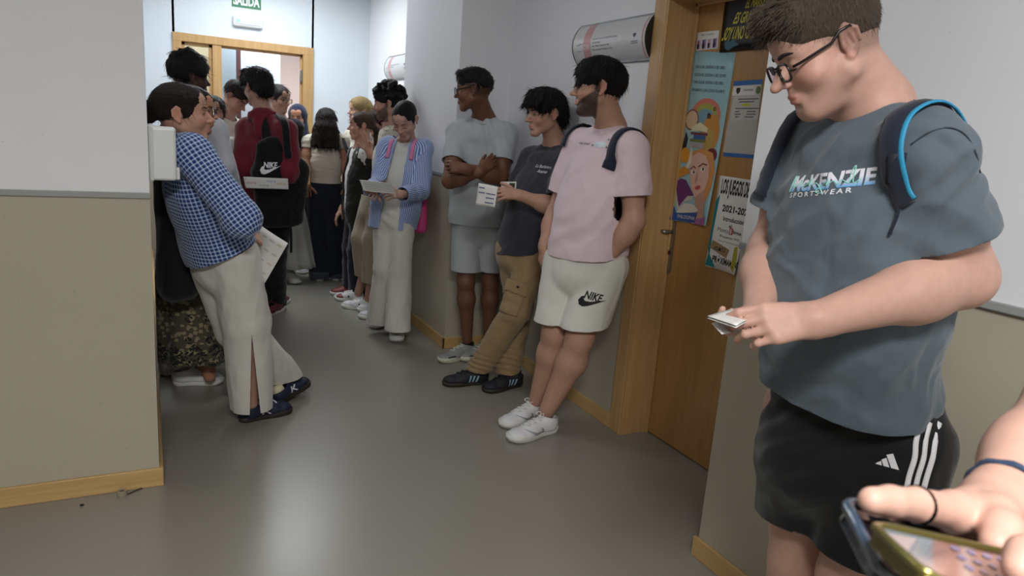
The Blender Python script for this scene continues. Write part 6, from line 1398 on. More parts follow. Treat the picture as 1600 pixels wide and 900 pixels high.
    r = empty('leaflet', tuple(at(415, 390, 3.3)), 'large white leaflet with scattered coloured words held behind the white trousers', 'leaflet'); c = [at(402, 348, 3.36), at(450, 380, 3.18), at(414, 442, 3.24), at(366, 410, 3.44)]
    pm = quad_sheet(r, c, M_paper, [], ink2, .006); sc = [mat('w%d' % i, rgb(*k), .6) for i, k in enumerate(((190, 120, 90), (110, 140, 110), (120, 140, 190), (190, 150, 70)))]
    for i in range(4):
        for j in range(4):
            v2, f2 = text2d('mira', .07, 0, .25); mesh('word', [pm(.16+.23*i+a, .14+.23*j-b, .0012) for a, b in v2], f2, sc[(i+2*j) % 4], r, smooth=False)
plaidwoman()
# ------------------------------------------------------------------ people further back
def hoodie():
    J = JJ(head=(403, 137, 5.3), nb=(411, 180, 5.3), shL=(388, 203, 5.42), shR=(446, 205, 5.15), elL=(380, 262, 5.30), wrL=(368, 250, 5.55), elR=(452, 268, 5.1), wrR=(452, 255, 5.4), hiL=(403, 325, 5.42), hiR=(438, 322, 5.3), knL=(406, 405, 5.42), knR=(430, 402, 5.32), anL=(412, 478, 5.42), anR=(432, 472, 5.48))
    BF = face(410, 165); F = face(403, 150, 8); P = Person(V(.8, 5.4, 0), 'person in a maroon hoodie with thick black hair seen from behind', 'light', J['head'], F, UPZ, 1.0, .0045)
    P.head(J['nb'], .055, [J['shL'], J['shR']], {}); H = P.hair(h_wavy, H_black, straight(.007, 12)); P.strands(H, H_black, 700, .035, lift=.3, grav=.3, curl=.3, rad=.0012)
    for s_ in 'LR': simple_arm(P, J, s_, h=.006)
    skin_torso(P, J); P.body(); T = tee(P, J, C_maroon, (.185, .18, .165), (.13, .13, .13), .012, fr=BF, long=True, r0=.082, r1=.076, h=.009, neck=False, hem=.02, wr=wrinkle(.010, 6, (1, 1, .5), .002, 30))
    g = G(.009); nb = J['nb']; g.ec(nb-BF*.05+UPZ*.01, nb-BF*.09-UPZ*.13, (.095, .045), (.085, .040), P.X, k=.04); g.rc(nb+P.X*.08-UPZ*.01, nb+P.X*.06+BF*.08-UPZ*.03, .035, .028, k=.04); g.rc(nb-P.X*.08-UPZ*.01, nb-P.X*.06+BF*.08-UPZ*.03, .035, .028, k=.04)
    vs, fs = g.build(1); vs = vs+vnormals(vs, fs)*wrinkle(.006, 14)(vs, 0)[:, None]; mesh('hood', vs, fs, C_maroon, T)
    pants(P, J, C_blackc, .145, .115, (.088, .080, .072), h=.009, hem=-.02)
    for t, h_ in (((437, 487), (415, 496)), ((442, 476), (425, 482))): h, d = foot_dir(t, h_); shoe(P.root, atz(*t)-nrm(V(.35, 1, 0))*.26 if 0 else h, nrm(V(.55, .85, 0)), L=.26, upper=L_maroon, sole=R_white, h=.009, laces=False)
    r = empty('backpack', tuple(J['nb']-BF*.2-UPZ*.35), 'black tapered backpack with a white NIKE mark worn by the person in maroon', 'backpack')
    sm = (J['shL']+J['shR'])/2; hm = (J['hiL']+J['hiR'])/2; up = nrm(sm-hm); x_ = P.X = nrm(np.cross(BF, UPZ)); c0 = sm-BF*.20
    g = G(.009); g.ec(c0-up*.08-x_*.05, c0-up*.28+x_*.03, (.08, .035), (.195, .07), x_, k=.03, p=2.6); g.ec(c0-up*.28+x_*.03, c0-up*.60+x_*.02, (.195, .075), (.160, .065), x_, k=.03, p=3)
    vs, fs = g.build(2); vs = vs+vnormals(vs, fs)*wrinkle(.005, 9)(vs, 0)[:, None]; B = mesh('bag', vs, fs, C_blackc, r)
    b, o_, n_ = hit(B, 423, 263)
    if o_ is not None: nike(o_, n_, UPZ, b, C_white, B, .135, tilt=.0, off=.003)
    tb = bvh_of(T); strap(tb, sm-up*.10, BF, up, (J['shL']-sm)*.42, 60, 215, C_blackc, r, w=.065, th=.008); strap(tb, sm-up*.10, BF, up, (J['shR']-sm)*.75, 40, 205, C_blackc, r, w=.05, th=.008)
    for k, (p0, p1) in enumerate((((450, 325), (455, 395)), ((455, 322), (452, 352)))):
        v, f = tube(cr([at(*p0, 5.12), at((p0[0]+p1[0])/2+2, (p0[1]+p1[1])/2, 5.10), at(*p1, 5.1)], 5), .010, 6, flat=(.3, -BF)); mesh('dangling_strap', v, f, C_blackc, r)
    r = empty('leaflet', tuple(at(420, 287, 5.0)), 'narrow white leaflet crossing the lower part of the black backpack', 'leaflet'); yb = min(hit(B, q_, 285)[1][1] for q_ in (405, 420, 435))-.035; c = [at(380, 276, yb), at(450, 279, yb), at(451, 296, yb), at(384, 294, yb)]
    pm = quad_sheet(r, c, M_paper, [], ink2, .004); 
    for i, (u, v_) in enumerate(((.15, .5), (.42, .7), (.60, .3), (.82, .5))): v2, f2 = text2d('mira', .12, 0, .25); mesh('word', [pm(u+a, v_-b*3, .0012) for a, b in v2], f2, mat('w%d' % (i % 4), rgb(150, 120, 100), .6), r, smooth=False)
hoodie()
def jeanswoman():
    J = JJ(head=(510, 192, 6.35), nb=(509, 212, 6.4), shL=(482, 222, 6.42), shR=(536, 221, 6.32), elL=(476, 258, 6.36), wrL=(480, 290, 6.2), elR=(541, 260, 6.28), wrR=(546, 288, 6.3), hiL=(496, 300, 6.42), hiR=(522, 300, 6.36), knL=(497, 370, 6.42), knR=(523, 370, 6.38), anL=(500, 428, 6.42), anR=(525, 427, 6.42))
    BF = face(510, 178); F = face(510, 182, 8); P = Person(V(1.42, 6.42, 0), 'woman with long dark hair seen from behind in a cream top and dark jeans', 'tan', J['head'], F, UPZ, .95, .0055)
    P.head(J['nb'], .045, [J['shL'], J['shR']], {}); H = P.hair(h_long, H_brown, straight(.007, 14)); P.strands(H, H_brown, 800, .05, lift=.08, grav=.5, curl=.25, rad=.0016)
    for s_ in 'LR': simple_arm(P, J, s_, (.042, .038, .026), h=.006, d=V(0, .1, -1) if s_ == 'R' else V(.1, .6, -.3))
    skin_torso(P, J); P.body(); tee(P, J, C_cream, (.135, .118, .112), (.095, .082, .085), .006, fr=BF, sl=.30, r0=.055, r1=.052, h=.009, hem=-.03, neck=False, shr=.05, wr=wrinkle(.004, 12, (.6, .6, 2.2), .001, 30, (), 2))
    Tr = pants(P, J, C_denim, .148, .122, (.092, .090, .096), h=.009, hem=-.02, waist=.10, wr=wrinkle(.003, 8)); 
    for s_ in 'LR': v, f = tube([J['an'+s_]+UPZ*.035, J['an'+s_]-UPZ*.028], .099, 24); mesh('cuff', v, f, cloth('pale_denim', rgb(60, 66, 80)), Tr)
    for s_ in 'LR': shoe(P.root, J['an'+s_]*V(1, 1, 0)-BF*.05, BF, L=.25, upper=L_white, sole=R_white, h=.01, laces=False)
    r = empty('shoulder_bag', tuple(at(562, 275, 6.25)), 'black slouchy shoulder bag hanging beside the woman in the cream top', 'bag'); g = G(.009); g.ec(at(558, 250, 6.22), at(562, 300, 6.22), (.05, .04), (.105, .07), V(1, 0, 0), k=.03); g.ec(at(562, 288, 6.22), at(563, 308, 6.22), (.11, .07), (.085, .06), V(1, 0, 0), k=.03)
    vs, fs = g.build(1); vs = vs+vnormals(vs, fs)*wrinkle(.012, 9, (1, 1, .4), .003, 30)(vs, 0)[:, None]; B = mesh('bag', vs, fs, cloth('black_leather_cloth', rgb(16, 15, 15), rough=.45, fold=.3), r)
    box('tag', tuple(at(543+8, 298, 6.12)-V(.0, 0, 0)), tuple(at(543+18, 290, 6.12)+V(0, .004, 0)), mat('brown_leather', rgb(70, 50, 38), .6), r)
    for dx in (0, 9): v, f = tube(cr([J['shR']+V(-.02, -.02, .052)+V(dx*.001, 0, 0), at(541+dx*.4, 235, 6.18), at(550+dx, 258, 6.18), at(555+dx, 275, 6.2)], 5), .008, 6); mesh('strap', v, f, C_blackc, r)
jeanswoman()
def far_person(label, skin, hd, a, pitch, y, hairfn, hm_, top, opts=None, sc=.97, sh=(20, 0), hipdy=120, body_a=None, long=False, bottom=None, feet=None, wid=.15, hh=.0055, neckdy=34, armspec=None, glass=None, disp=None, bottomr=(.085, .085, .09), group=None, shoekw=None, armskin=None, topname='top', noseams=False, lean=0.0, nbx=0):
    px, py = hd; s = 1108/(.887*y+.462*at(px, py, y)[0]); k = lambda m: m*s  # px per metre
    ba = a if body_a is None else body_a; H0 = at(px, py, y); BF = face(px, ba); X = np.cross(BF, UPZ); nb = H0-V(0, 0, .175)+V(nbx, 0, 0); z0 = nb[2]
    hz = z0*.60; J = dict(head=H0, nb=nb, shL=nb-X*wid*1.05-V(0, 0, .055), shR=nb+X*wid*1.05-V(0, 0, .055)); hc = V(nb[0]+lean, nb[1], hz); J['hiL'] = hc-X*.08; J['hiR'] = hc+X*.08
    for q, sg in (('L', -1), ('R', 1)):
        J['kn'+q] = V(hc[0], hc[1], hz*.54)+X*sg*.09+BF*.02; J['an'+q] = V(hc[0], hc[1], .07)+X*sg*.10; J['el'+q] = J['sh'+q]+X*sg*.03-V(0, 0, .27)-BF*.02; J['wr'+q] = J['el'+q]+BF*.12-V(0, 0, .18)
    for kk, vv in (armspec or {}).items(): J[kk] = at(*vv)
    F = face(px, a, pitch); U = nrm(np.cross(np.cross(F, UPZ), F)); P = Person(V(hc[0], hc[1], 0), label, skin, H0, F, U, sc, hh, group)
    P.head(nb, .050*sc, [J['shL'], J['shR']], opts or {}); H = P.hair(hairfn, hm_, disp or straight(.003, 20), crown=(0, -.13, .0) if hairfn in (h_sleek, h_pony) else (0, -.03, .115)) if hairfn else None
    if H and hairfn is not h_curls: P.strands(H, hm_, 350, .045, lift=.05, grav=.3, rad=.0013)
    if glass: P.glasses(**glass)
    for q in 'LR': simple_arm(P, J, q, (.042, .036, .025), h=.0062, s=.88, **((armskin or {}).get(q, {})))
    skin_torso(P, J); P.body(); T = tee(P, J, top, (wid, wid*.95, wid*.95), (wid*.66, wid*.66, wid*.7), .012, fr=BF, long=long, r0=.062, r1=.058, h=.009, hem=.03, nf=.25)
    if bottom is not None: pants(P, J, bottom, wid*.98, wid*.78, bottomr, h=.010)
    kw = dict(L=.25, upper=L_white, sole=R_white, h=.010, laces=False, sock=C_blackc); kw.update(shoekw or {})
    for q in 'LR': shoe(P.root, J['an'+q]*V(1, 1, 0)-BF*.05, BF, **kw)
    return P, J, T, BF, H
# curly haired man behind the girl
far_person('curly haired bearded man in a patterned open shirt half hidden behind the girl in stripes', 'light', (606, 163), 92, 4, 5.15, h_curls, H_black, C_floral, dict(beard=.75, haircol=rgb(40, 30, 26), open=.7), body_a=85, bottom=None, disp=curly(.006, 55), wid=.15,
    nbx=.03, lean=.0)
# the rest of the crowd
J_ = {}
def crowd():
    P, J, T, BF, H = far_person('dark skinned man with short coily black hair behind the woman in checks', 'dark', (296, 120), -108, 2, 4.55, h_afro, H_black, cloth('pale_grey_shirt', rgb(178, 180, 188), fold=.3), dict(haircol=rgb(12, 10, 10)), body_a=-100, long=True, bottom=C_blackc, disp=curly(.006, 75), wid=.165, armspec=dict(shR=(335, 205, 4.45), elR=(352, 262, 4.4), wrR=(368, 300, 4.5)), shoekw=dict(upper=L_black))
    # person with the printed skirt, behind the checked shirt
    H0 = at(301, 172, 3.75); F = face(301, -80, 0); BFm = face(300, -85); nb = H0-V(.03, 0, .17); X = np.cross(BFm, UPZ)
    P = Person(V(.20, 3.9, 0), 'person in tortoiseshell glasses and a long printed skirt behind the woman in checks', 'tan', H0, F, UPZ, .93, .0045); J = dict(nb=nb, shL=nb-X*.15-UPZ*.06, shR=nb+X*.15-UPZ*.06, hiL=V(.20, 3.98, .86), hiR=V(.20, 3.82, .86), elR=nb+X*.18-UPZ*.32, elL=nb-X*.18-UPZ*.32, wrL=nb-X*.12-UPZ*.52+V(.1, 0, 0), wrR=nb+X*.12-UPZ*.52+V(.1, 0, 0), knL=V(.22, 3.98, .45), knR=V(.22, 3.82, .45), anL=V(.22, 3.98, .08), anR=V(.25, 3.84, .08))
    P.head(nb, .045, [J['shL'], J['shR']], dict(jaw=.92)); P.hair(h_sleek, H_brown, straight(.002, 20)); P.glasses(m=mat('tortoiseshell', rgb(70, 48, 34), .3), w=.048, hgt=.038, r=.0026)
    for q in 'LR': simple_arm(P, J, q, h=.006, r=(.038, .032, .022))
    skin_legs(P, J, (.065, .05, .038)); skin_torso(P, J); P.body(); tee(P, J, C_blackc, (.135, .13, .14), (.09, .09, .10), .01, fr=BFm, hem=.02, h=.009)
    n = 72; rows = 22; vs = []; fs = []; cu = []
    for i in range(rows+1):
        t = i/rows; z = .93-.73*t; rx = .15+.085*t; ry = .135+.11*t
        for j in range(n):
            a = 2*math.pi*j/n; fo = 1+(.05*math.sin(a*9+1)+.03*math.sin(a*15+t*2))*t; x_, y_ = .20+rx*fo*math.cos(a), 3.9+ry*fo*math.sin(a); vs.append((max(.012, x_), y_, z)); cu.append(((a+math.pi/2)*.2, z-.20, 0))
    for i in range(rows):
        for j in range(n): fs.append((i*n+j, i*n+(j+1) % n, (i+1)*n+(j+1) % n, (i+1)*n+j))
    o = mesh('skirt', vs, fs, C_batik, P.root, attrs={'cuv': ('FLOAT_VECTOR', cu)}); o.modifiers.new('s', 'SOLIDIFY').thickness = .003
    tp = atz(356, 598); shoe(P.root, V(.08, tp[1]+.04, 0), V(1, -.1, 0), L=.25, upper=L_white, sole=R_white, h=.008); shoe(P.root, V(.02, tp[1]+.22, 0), V(1, .1, 0), L=.25, upper=L_white, sole=R_white, h=.008)
    r = empty('shoulder_bag', tuple(V(.1, 3.5, .8)), 'large black cloth bag hanging between the checked shirt and the left wall', 'bag'); g = G(.009); g.ec(V(.075, 3.56, 1.12), V(.11, 3.58, .66), (.055, .09), (.095, .13), V(1, 0, 0), k=.03, p=2.6); vs, fs = g.build(1); vs = vs+vnormals(vs, fs)*wrinkle(.008, 8, (1, 1, .3))(vs, 0)[:, None]; vs[:, 0] = np.maximum(vs[:, 0], .012); mesh('bag', vs, fs, cloth('matt_black_cloth', rgb(20, 20, 23), fold=.3), r)
    v, f = tube(cr([V(.05, 3.55, 1.10), V(.05, 3.60, 1.2), V(.06, 3.70, 1.30)], 5), .012, 6); mesh('strap', v, f, C_blackc, r)
    far_person('woman with centre parted brown hair facing the corridor between the dark haired men', 'light', (334, 176), 8, 0, 5.35, h_sleek, H_brown, C_whitet, dict(jaw=.92, brow=.0030), body_a=-40, bottom=C_denim, sc=.93, wid=.135)
    far_person('man in a cream t-shirt with cropped brown hair looking down in front of the doorway', 'light', (368, 152), -62, 38, 5.9, h_crop, H_brown, C_cream, dict(scalp=.5, open=.1), body_a=-60, bottom=C_blackc, wid=.17, armspec=dict(elR=(352, 250, 5.75), wrR=(378, 270, 5.8)), nbx=-.07)
    P, J, T, BF, H = far_person('woman with pulled back hair and thin glasses beside the maroon hoodie', 'light', (436, 154), -48, 8, 6.45, h_sleek, H_brown, C_blackc, dict(jaw=.92), body_a=-20, bottom=None, sc=.95, glass=dict(w=.050, hgt=.040, r=.0016, m=M_frameb), wid=.14)
    hc = (J['hiL']+J['hiR'])/2; vs = []; fs = []; n = 60; rows = 16; q_ = at(452, 350, 6.55)
    for i in range(rows+1):
        t = i/rows; z = hc[2]+.10-(hc[2]-.02)*t*.98
        for j in range(n): a = 2*math.pi*j/n; fo = 1+.06*math.sin(a*12)*t; vs.append((hc[0]+.09*t+(.15+.10*t)*fo*math.cos(a), hc[1]+(.12+.09*t)*fo*math.sin(a), z))
    for i in range(rows):
        for j in range(n): fs.append((i*n+j, i*n+(j+1) % n, (i+1)*n+(j+1) % n, (i+1)*n+j))
    o = mesh('long_skirt', vs, fs, C_dress, P.root); o.modifiers.new('s', 'SOLIDIFY').thickness = .003
    h, d = foot_dir((471, 424), (444, 420)); shoe(P.root, h, d, L=.26, upper=L_white, sole=R_white, h=.009); h, d = foot_dir((452, 432), (432, 424)); 
    P, J, T, BF, H = far_person('woman in a navy headscarf resting her fist against her mouth by the far door frame', 'tan', (465, 184), 12, 4, 6.9, None, None, C_navy, dict(jaw=.92), body_a=15, bottom=C_blackc, sc=.94, long=False, wid=.14, armspec=dict(elR=(450, 232, 6.75), wrR=(457, 203, 6.82), elL=(486, 240, 6.85), wrL=(474, 262, 6.75)), armskin=dict(R=dict(d=V(.05, .2, 1), n=V(-.3, -.9, 0), curls=((.9, 1.2, .8),)*4)))
    def scarf(g):
        g.el((0, -.016, .034), (.092, .112, .100), k=.01); g.rc((0, -.02, -.04), (0, -.01, -.12), .085, .075, k=.03); g.ec((0, .0, -.11), (0, .01, -.22), (.10, .085), (.16, .11), (1, 0, 0), k=.05); g.rc((0, .05, -.10), (0, .06, -.20), .05, .06, k=.04); g.el((0, .115, -.012), (.056, .080, .078), k=.012, op='s')
    P.hair(scarf, C_navy, lambda vl, hu, ph: .003*(fbm(vl*28)-.5)*2, name='headscarf')
    P, J, T, BF, H = far_person('woman with light brown hair tied back holding up two fingers in a black jacket', 'light', (565, 197), 84, 0, 5.75, h_pony, H_lbrown, C_whitet, dict(jaw=.92, brow=.0028), body_a=75, bottom=C_denim, sc=.95, wid=.13, bottomr=(.09, .09, .095), armspec=dict(elL=(585, 262, 5.6), wrL=(577, 238, 5.52)), armskin=dict(L=dict(d=V(-.15, 0, 1), n=V(.4, .8, 0), curls=((.15, .2, .1), (.15, .2, .1), (1.3, 1.4, .8), (1.3, 1.4, .8)), splay=.20)), shoekw=dict(upper=mat('red_leather', rgb(120, 50, 45), .5)))
    tee(P, J, C_olive, (.150, .150, .165), (.105, .105, .115), .016, fr=BF, long=True, r0=.070, r1=.062, h=.009, hem=.14, name='jacket', neck=False) if 0 else None
    g = G(.010); sm = (J['shL']+J['shR'])/2; hm = (J['hiL']+J['hiR'])/2; up = nrm(sm-hm); g2 = torso(g, J, (.145, .145, .16), (.10, .10, .11), .016, 0, BF, low=.12); a, b, w_ = J['shL'], J['elL'], J['wrL']; g.rc(a, b, .066, .060, k=.03); g.rc(b, b+(w_-b)*.45, .060, .055, k=.02); g.rc(J['shR'], J['elR'], .066, .06, k=.03)
    vs, fs = g.build(1); vs = vs+vnormals(vs, fs)*wrinkle(.009, 9)(vs, 0)[:, None]; vs, fs = cut(vs, fs, [(J['nb']-UPZ*.02, nrm(up+BF*.6), J['nb']+UPZ*.07, .11), (hm-up*.10, -UPZ, hm-up*.2, .3)]); ctr = np.array([vs[list(q)].mean(0) for q in fs]); X = nrm(np.cross(BF, UPZ)); rel = ctr-hm; drop = (rel@BF > .04) & (np.abs(rel@X) < .07) & (np.linalg.norm(ctr-b, axis=1) > .1)
    mesh('jacket', vs, [q for q, d_ in zip(fs, drop) if not d_], C_olive, P.root).modifiers.new('s', 'SOLIDIFY').thickness = .004
    far_person('woman with short blonde fringe standing behind the woman who holds up two fingers', 'fair', (562, 173), 70, 0, 6.5, h_long, H_blond, C_cream, dict(jaw=.9, browm=H_blond), body_a=60, bottom=C_denim, sc=.95, wid=.13, shoekw=dict(upper=L_beige))
    P, J, T, BF, H = far_person('person in pink rimmed glasses beside the curly haired man', 'light', (594, 192), 82, 6, 6.0, h_long, H_brown, C_olive, dict(jaw=.95), body_a=70, bottom=C_denim, sc=.95, wid=.13, glass=dict(m=mat('pink_frame', rgb(170, 50, 110), .35), w=.048, hgt=.038, r=.0026), shoekw=dict(upper=L_beige, accent=[([(.085+.022*i, .03), (.094+.022*i, .03), (.082+.022*i, .065), (.073+.022*i, .065)], mat('sand', rgb(160, 150, 130), .7)) for i in range(3)]))
crowd()
# curly haired man's lower half: wide beige cropped trousers, bare ankles, white shoes
def curlylegs():
    root = [o for o in bpy.data.objects if o.type == 'EMPTY' and str(o.get('label', '')).startswith('curly haired')][0]
    class Q: pass
    P = Q(); P.root = root; P.F = V(-1, 0, 0); P.skin = SK['light']
    J = JJ(shL=(620, 215, 5.1), shR=(600, 215, 5.3), hiL=(602, 320, 5.12), hiR=(585, 318, 5.28), knL=(588, 375, 5.1), knR=(570, 372, 5.25), anL=(582, 440, 5.2), anR=(572, 430, 5.35))
    pants(P, J, C_beige, .16, .13, (.105, .10, .085), h=.009, hem=.0, wr=wrinkle(.007, 9, (1, 1, .3), .001, 30))
    h1, d1 = foot_dir((531, 467), (566, 474)); h2, d2 = foot_dir((548, 481), (584, 486))
    g = G(.008); 
    kw = dict(L=.27, upper=L_white, sole=R_white, lace=R_white, h=.007, accent=[([(.10, .04), (.12, .04), (.115, .055), (.105, .055)], ink)])
    for (h, d), a in (((h1, d1), 'anR'), ((h2, d2), 'anL')): shoe(root, h, d, **kw); s_ = a[-1]; g.rc(J['hi'+s_]+UPZ*.12, J['kn'+s_], .06, .05, k=.02); g.rc(J['kn'+s_], J[a]+UPZ*.06, .05, .042, k=.02); g.rc(J[a]+UPZ*.06, h+d*.05+UPZ*.05, .042, .034, k=.02)
    vs, fs = g.build(1); c = np.concatenate([np.tile(np.array(SK['light'][:3]), (len(vs), 1)), np.ones((len(vs), 1))], 1); b = [o for o in root.children if o.name.startswith('body')][0]
    # join the shins to the body mesh
    me = b.data; v0 = np.array([v.co[:] for v in me.vertices]); f0 = [tuple(p.vertices) for p in me.polygons]; c0 = np.array([a.color[:] for a in me.attributes['Col'].data]); bpy.data.objects.remove(b)
    v, f = join([(v0+abs_loc(root), f0), (vs, fs.tolist())]); mesh('body', v, f, M_skin, root, attrs={'Col': ('FLOAT_COLOR', np.concatenate([c0, c]))})
curlylegs()
# ------------------------------------------------------------------ hand and phone at the lower right
def phonehand():
    base = at(1640, 860, .30); P = Person(V(.95, .12, 0), 'person at the lower right edge, forearm and hands with a ring holding phones', 'fair', V(0, 0, 9), V(1, 0, 0), UPZ)
    fd = lambda px, py, d: CAM+ray(px, py)*d/(ray(px, py)@_fw)
    wr = fd(1560, 790, .50); el = fd(1672, 668, .58); g = G(.0026); g.rc(el, el+(wr-el)*.5, .040, .034, k=.02); g.rc(el+(wr-el)*.45, wr, .034, .024, k=.02)
    # left index reaching over the phone, thumb hanging down
    sc = .88; kn = [fd(1490, 800, .45), fd(1502, 808, .47), fd(1516, 818, .49), fd(1528, 830, .505)]
    for q in kn: g.rc(wr, q, .017, .0125, k=.012)
    def chain(pts, r0, r1, k=.004):
        n = len(pts)-1
        for i in range(n): g.rc(pts[i], pts[i+1], r0+(r1-r0)*i/n, r0+(r1-r0)*(i+1)/n, k=k if i else .008)
    chain([kn[0], fd(1435, 789, .425), fd(1392, 784, .41), fd(1362, 782, .40)], .0115, .0078)
    chain([kn[1], fd(1462, 812, .46), fd(1440, 832, .47), fd(1448, 850, .475)], .0105, .008)
    chain([kn[2], fd(1478, 828, .48), fd(1462, 850, .49), fd(1470, 866, .49)], .0100, .008)
    chain([kn[3], fd(1498, 842, .50), fd(1486, 862, .505)], .0090, .0075)
    chain([fd(1545, 800, .475), fd(1558, 806, .45), fd(1567, 828, .43), fd(1556, 850, .42)], .0150, .0095, .006)
    P.addg(g)
    g = G(.0028); w2 = fd(1700, 960, .36); chain2 = [fd(1640, 900, .345), fd(1606, 868, .34), fd(1592, 888, .335)]; g.rc(w2, chain2[0], .030, .016, k=.012); g.rc(chain2[0], chain2[1], .0105, .0095, k=.008); g.rc(chain2[1], chain2[2], .0095, .008, k=.004); g.rc(w2, fd(1640, 940, .34), .024, .011, k=.012); P.addg(g)
    sh = fd(1800, 430, .68); g = G(.006); g.rc(el, sh, .040, .052, k=.02); P.addg(g)
    # the rest of the figure stands just outside the frame
    BF = nrm(V(-.80, .60, 0)); x_ = nrm(np.cross(BF, UPZ)); J = dict(shR=sh, shL=sh-x_*.36); mid = (J['shR']+J['shL'])/2; J['nb'] = mid+UPZ*.055; hm = V(mid[0], mid[1], .90)-BF*.02; J.update(hiR=hm+x_*.09, hiL=hm-x_*.09, elR=el, wrR=wr, knR=hm+x_*.10-UPZ*.44, knL=hm-x_*.10-UPZ*.44, anR=hm+x_*.10-UPZ*.83, anL=hm-x_*.10-UPZ*.83)
    J['elL'] = J['shL']-UPZ*.28-x_*.03+BF*.04; J['wrL'] = w2+(J['elL']-w2)*.15
    P.c = J['nb']+UPZ*.17+BF*.02; P.F = nrm(BF-UPZ*.55); P.U = nrm(np.cross(np.cross(P.F, UPZ), P.F)); P.X = np.cross(P.F, P.U); P.hh = .005; P.head(J['nb'], .052, [J['shL'], J['shR']], dict(open=.2)); P.hair(h_crop, H_brown, straight(.003, 24))
    g = G(.006); arm(g, J['shL'], J['elL'], J['wrL'], (.048, .04, .028)); P.addg(g); skin_torso(P, J); P.body()
    tee(P, J, C_blackc, (.165, .16, .16), (.11, .11, .115), .010, fr=BF, slt=dict(R=.30, L=.6), r0=.060, r1=.060, h=.009)
    pants(P, J, C_denim, .155, .12, (.088, .08, .075), h=.010)
    for q in 'LR': shoe(P.root, J['an'+q]*V(1, 1, 0)-BF*.05, BF, L=.27, upper=L_white, sole=R_white, h=.010, laces=False)
    # ring and bracelet
    a, b = fd(1432, 789, .425), fd(1424, 788, .422); ax = nrm(a-b); x, y, z = basis(ax, UPZ); ring = [a+(x*math.cos(t)+y*math.sin(t))*.0108 for t in np.linspace(0, 2*math.pi, 24)[:-1]]
    v, f = tube(ring, .0028, 8, True, flat=(.4, [nrm(q-a) for q in ring])); mesh('ring', v, f, mat('black_steel', rgb(40, 38, 44), .25, metal=1.0), P.root)
    a = wr+(el-wr)*.10; x, y, z = basis(nrm(el-wr), UPZ)
    for k, r_ in ((0, .0016), (1, .0013)): ring = [a+z*.003*k+(x*math.cos(t)+y*math.sin(t))*(.0265+.0008*math.sin(8*t+k)) for t in np.linspace(0, 2*math.pi, 40)[:-1]]; v, f = tube(ring, r_, 6, True); mesh('bracelet', v, f, mat('blue_cord', rgb(40, 58, 84), .8), P.root)
    def slab(name, c4, th, m, root, rr=.1, m2=None, n=10):
        """rounded rectangle slab spanned by four corners"""
        c4 = [V(*q) for q in c4]; nn = nrm(np.cross(c4[1]-c4[0], c4[3]-c4[0])); nn = nn if nn@(CAM-c4[0]) > 0 else -nn; ol = []
        A_, B_ = np.linalg.norm(c4[1]-c4[0]), np.linalg.norm(c4[3]-c4[0]); ra, rb = rr/A_, rr/B_
        for cx, cy, a0 in ((1-ra, rb, -90), (1-ra, 1-rb, 0), (ra, 1-rb, 90), (ra, rb, 180)):
            for i in range(7): t = math.radians(a0+15*i); ol.append((cx+ra*math.cos(t), cy+rb*math.sin(t)))
        uv = lambda u, v: (c4[0]*(1-u)+c4[1]*u)*(1-v)+(c4[3]*(1-u)+c4[2]*u)*v
        bm = bmesh.new(); vs = [bm.verts.new(uv(*q)) for q in ol]; f = bm.faces.new(vs); g_ = bmesh.ops.extrude_face_region(bm, geom=[f]); bmesh.ops.translate(bm, verts=[v for v in g_['geom'] if isinstance(v, bmesh.types.BMVert)], vec=Vector(-nn*th)); return bmo(name, bm, m, root, bevel=.0012), uv, nn
    r = empty('phone', tuple(fd(1450, 850, .42)), 'dark phone in a clear bluish case behind the gold edged one', 'phone')
    c = [fd(1316, 781, .42), fd(1640, 868, .50), fd(1640, 1010, .40), fd(1378, 900, .36)]; o, uv, nn = slab('case', c, .009, mat('smoky_clear_case', rgb(34, 42, 52), .12, spec=.8, coat=.6), r, .014)
    def rim(uv, nn, ins, m, name, rad, root, off=.001): 
        ol = []; ra = .13
        for cx, cy, a0 in ((1-ins-ra, ins+ra, -90), (1-ins-ra, 1-ins-ra, 0), (ins+ra, 1-ins-ra, 90), (ins+ra, ins+ra, 180)):
            for i in range(7): t = math.radians(a0+15*i); ol.append(uv(cx+ra*math.cos(t), cy+ra*math.sin(t))+nn*off)
        v, f = tube(ol, rad, 8, True); mesh(name, v, f, m, root)
    rim(uv, nn, .0, mat('blue_clear_rim', rgb(48, 64, 82), .1, coat=1.0, spec=.9), 'rim', .0035, r)
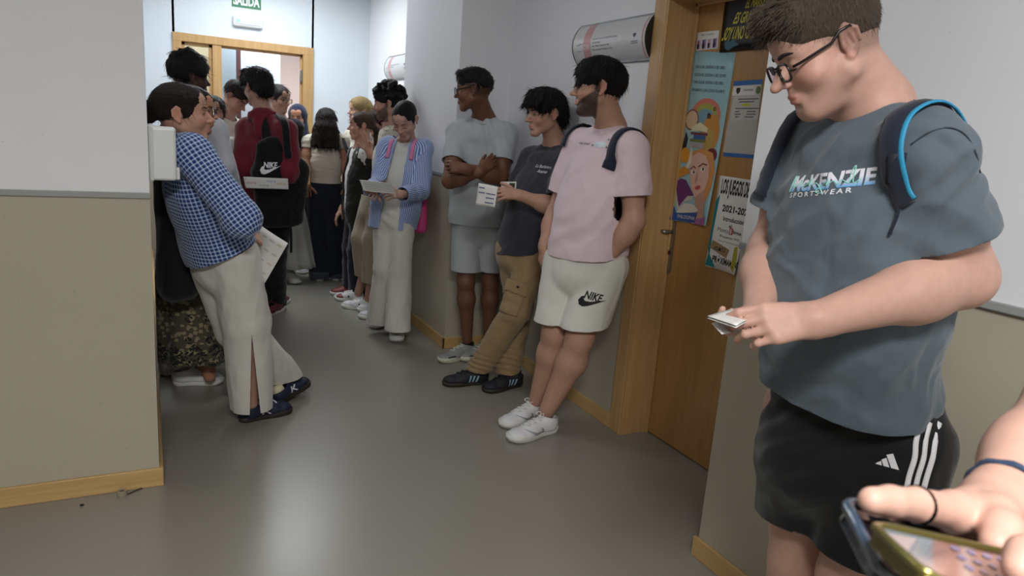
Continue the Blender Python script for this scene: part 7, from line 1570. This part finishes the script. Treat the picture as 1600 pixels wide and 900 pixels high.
    v2, f2 = poly2d([(.04, .06), (.96, .06), (.96, .95), (.04, .95)]); mesh('screen', [uv(a, b)+nn*.0006 for a, b in v2], f2, mat('dark_screen', rgb(12, 9, 14), .06, coat=1.0), r)
    r = empty('phone', tuple(fd(1480, 880, .33)), 'phone with a gold coloured edge showing a bright picture at the lower right corner', 'phone')
    c = [fd(1358, 820, .36), fd(1640, 880, .42), fd(1700, 1010, .34), fd(1445, 900, .29)]; o, uv, nn = slab('body', c, .008, mat('gold_bumper', rgb(130, 120, 62), .3, metal=.7), r, .010)
    rim(uv, nn, .0, mat('gold_rim', rgb(150, 140, 80), .22, metal=.8), 'rim', .0022, r)
    sm_, t, b = nt('phone_picture'); at_ = attr_node(t, 'cuv'); rp = N(t, 'ShaderNodeValToRGB'); sp_ = N(t, 'ShaderNodeSeparateXYZ'); t.links.new(at_.outputs['Vector'], sp_.inputs[0]); cr_ = rp.color_ramp
    cr_.elements[0].color = rgb(112, 122, 130); cr_.elements[0].position = .30; cr_.elements[1].color = rgb(60, 60, 95); cr_.elements[1].position = .95
    for p_, c_ in ((.34, (130, 98, 92)), (.44, (118, 80, 70)), (.50, (140, 126, 122)), (.56, (104, 70, 60)), (.75, (84, 62, 74))): e = cr_.elements.new(p_); e.color = rgb(*c_)
    t.links.new(sp_.outputs[0], rp.inputs[0]); t.links.new(rp.outputs[0], b.inputs['Base Color']); t.links.new(rp.outputs[0], b.inputs['Emission Color']); b.inputs['Emission Strength'].default_value = .10; b.inputs['Roughness'].default_value = .08
    v2, f2 = poly2d([(.05, .05), (.95, .05), (.95, .95), (.05, .95)], .2); mesh('screen', [uv(a, b_)+nn*.0007 for a, b_ in v2], f2, sm_, r, attrs={'cuv': ('FLOAT_VECTOR', [(a+b_*.25, b_, 0) for a, b_ in v2])})
    km = mat('screen_key', rgb(100, 100, 140), .2)
    for i in range(5):
        for j in range(3): v2, f2 = poly2d([(.40+.09*i+.028*math.cos(t_), .16+.16*j+.045*math.sin(t_)) for t_ in np.linspace(0, 6.28, 14)[:-1]]); mesh('screen_button', [uv(a, b_)+nn*.0012 for a, b_ in v2], f2, km, r)
phonehand()
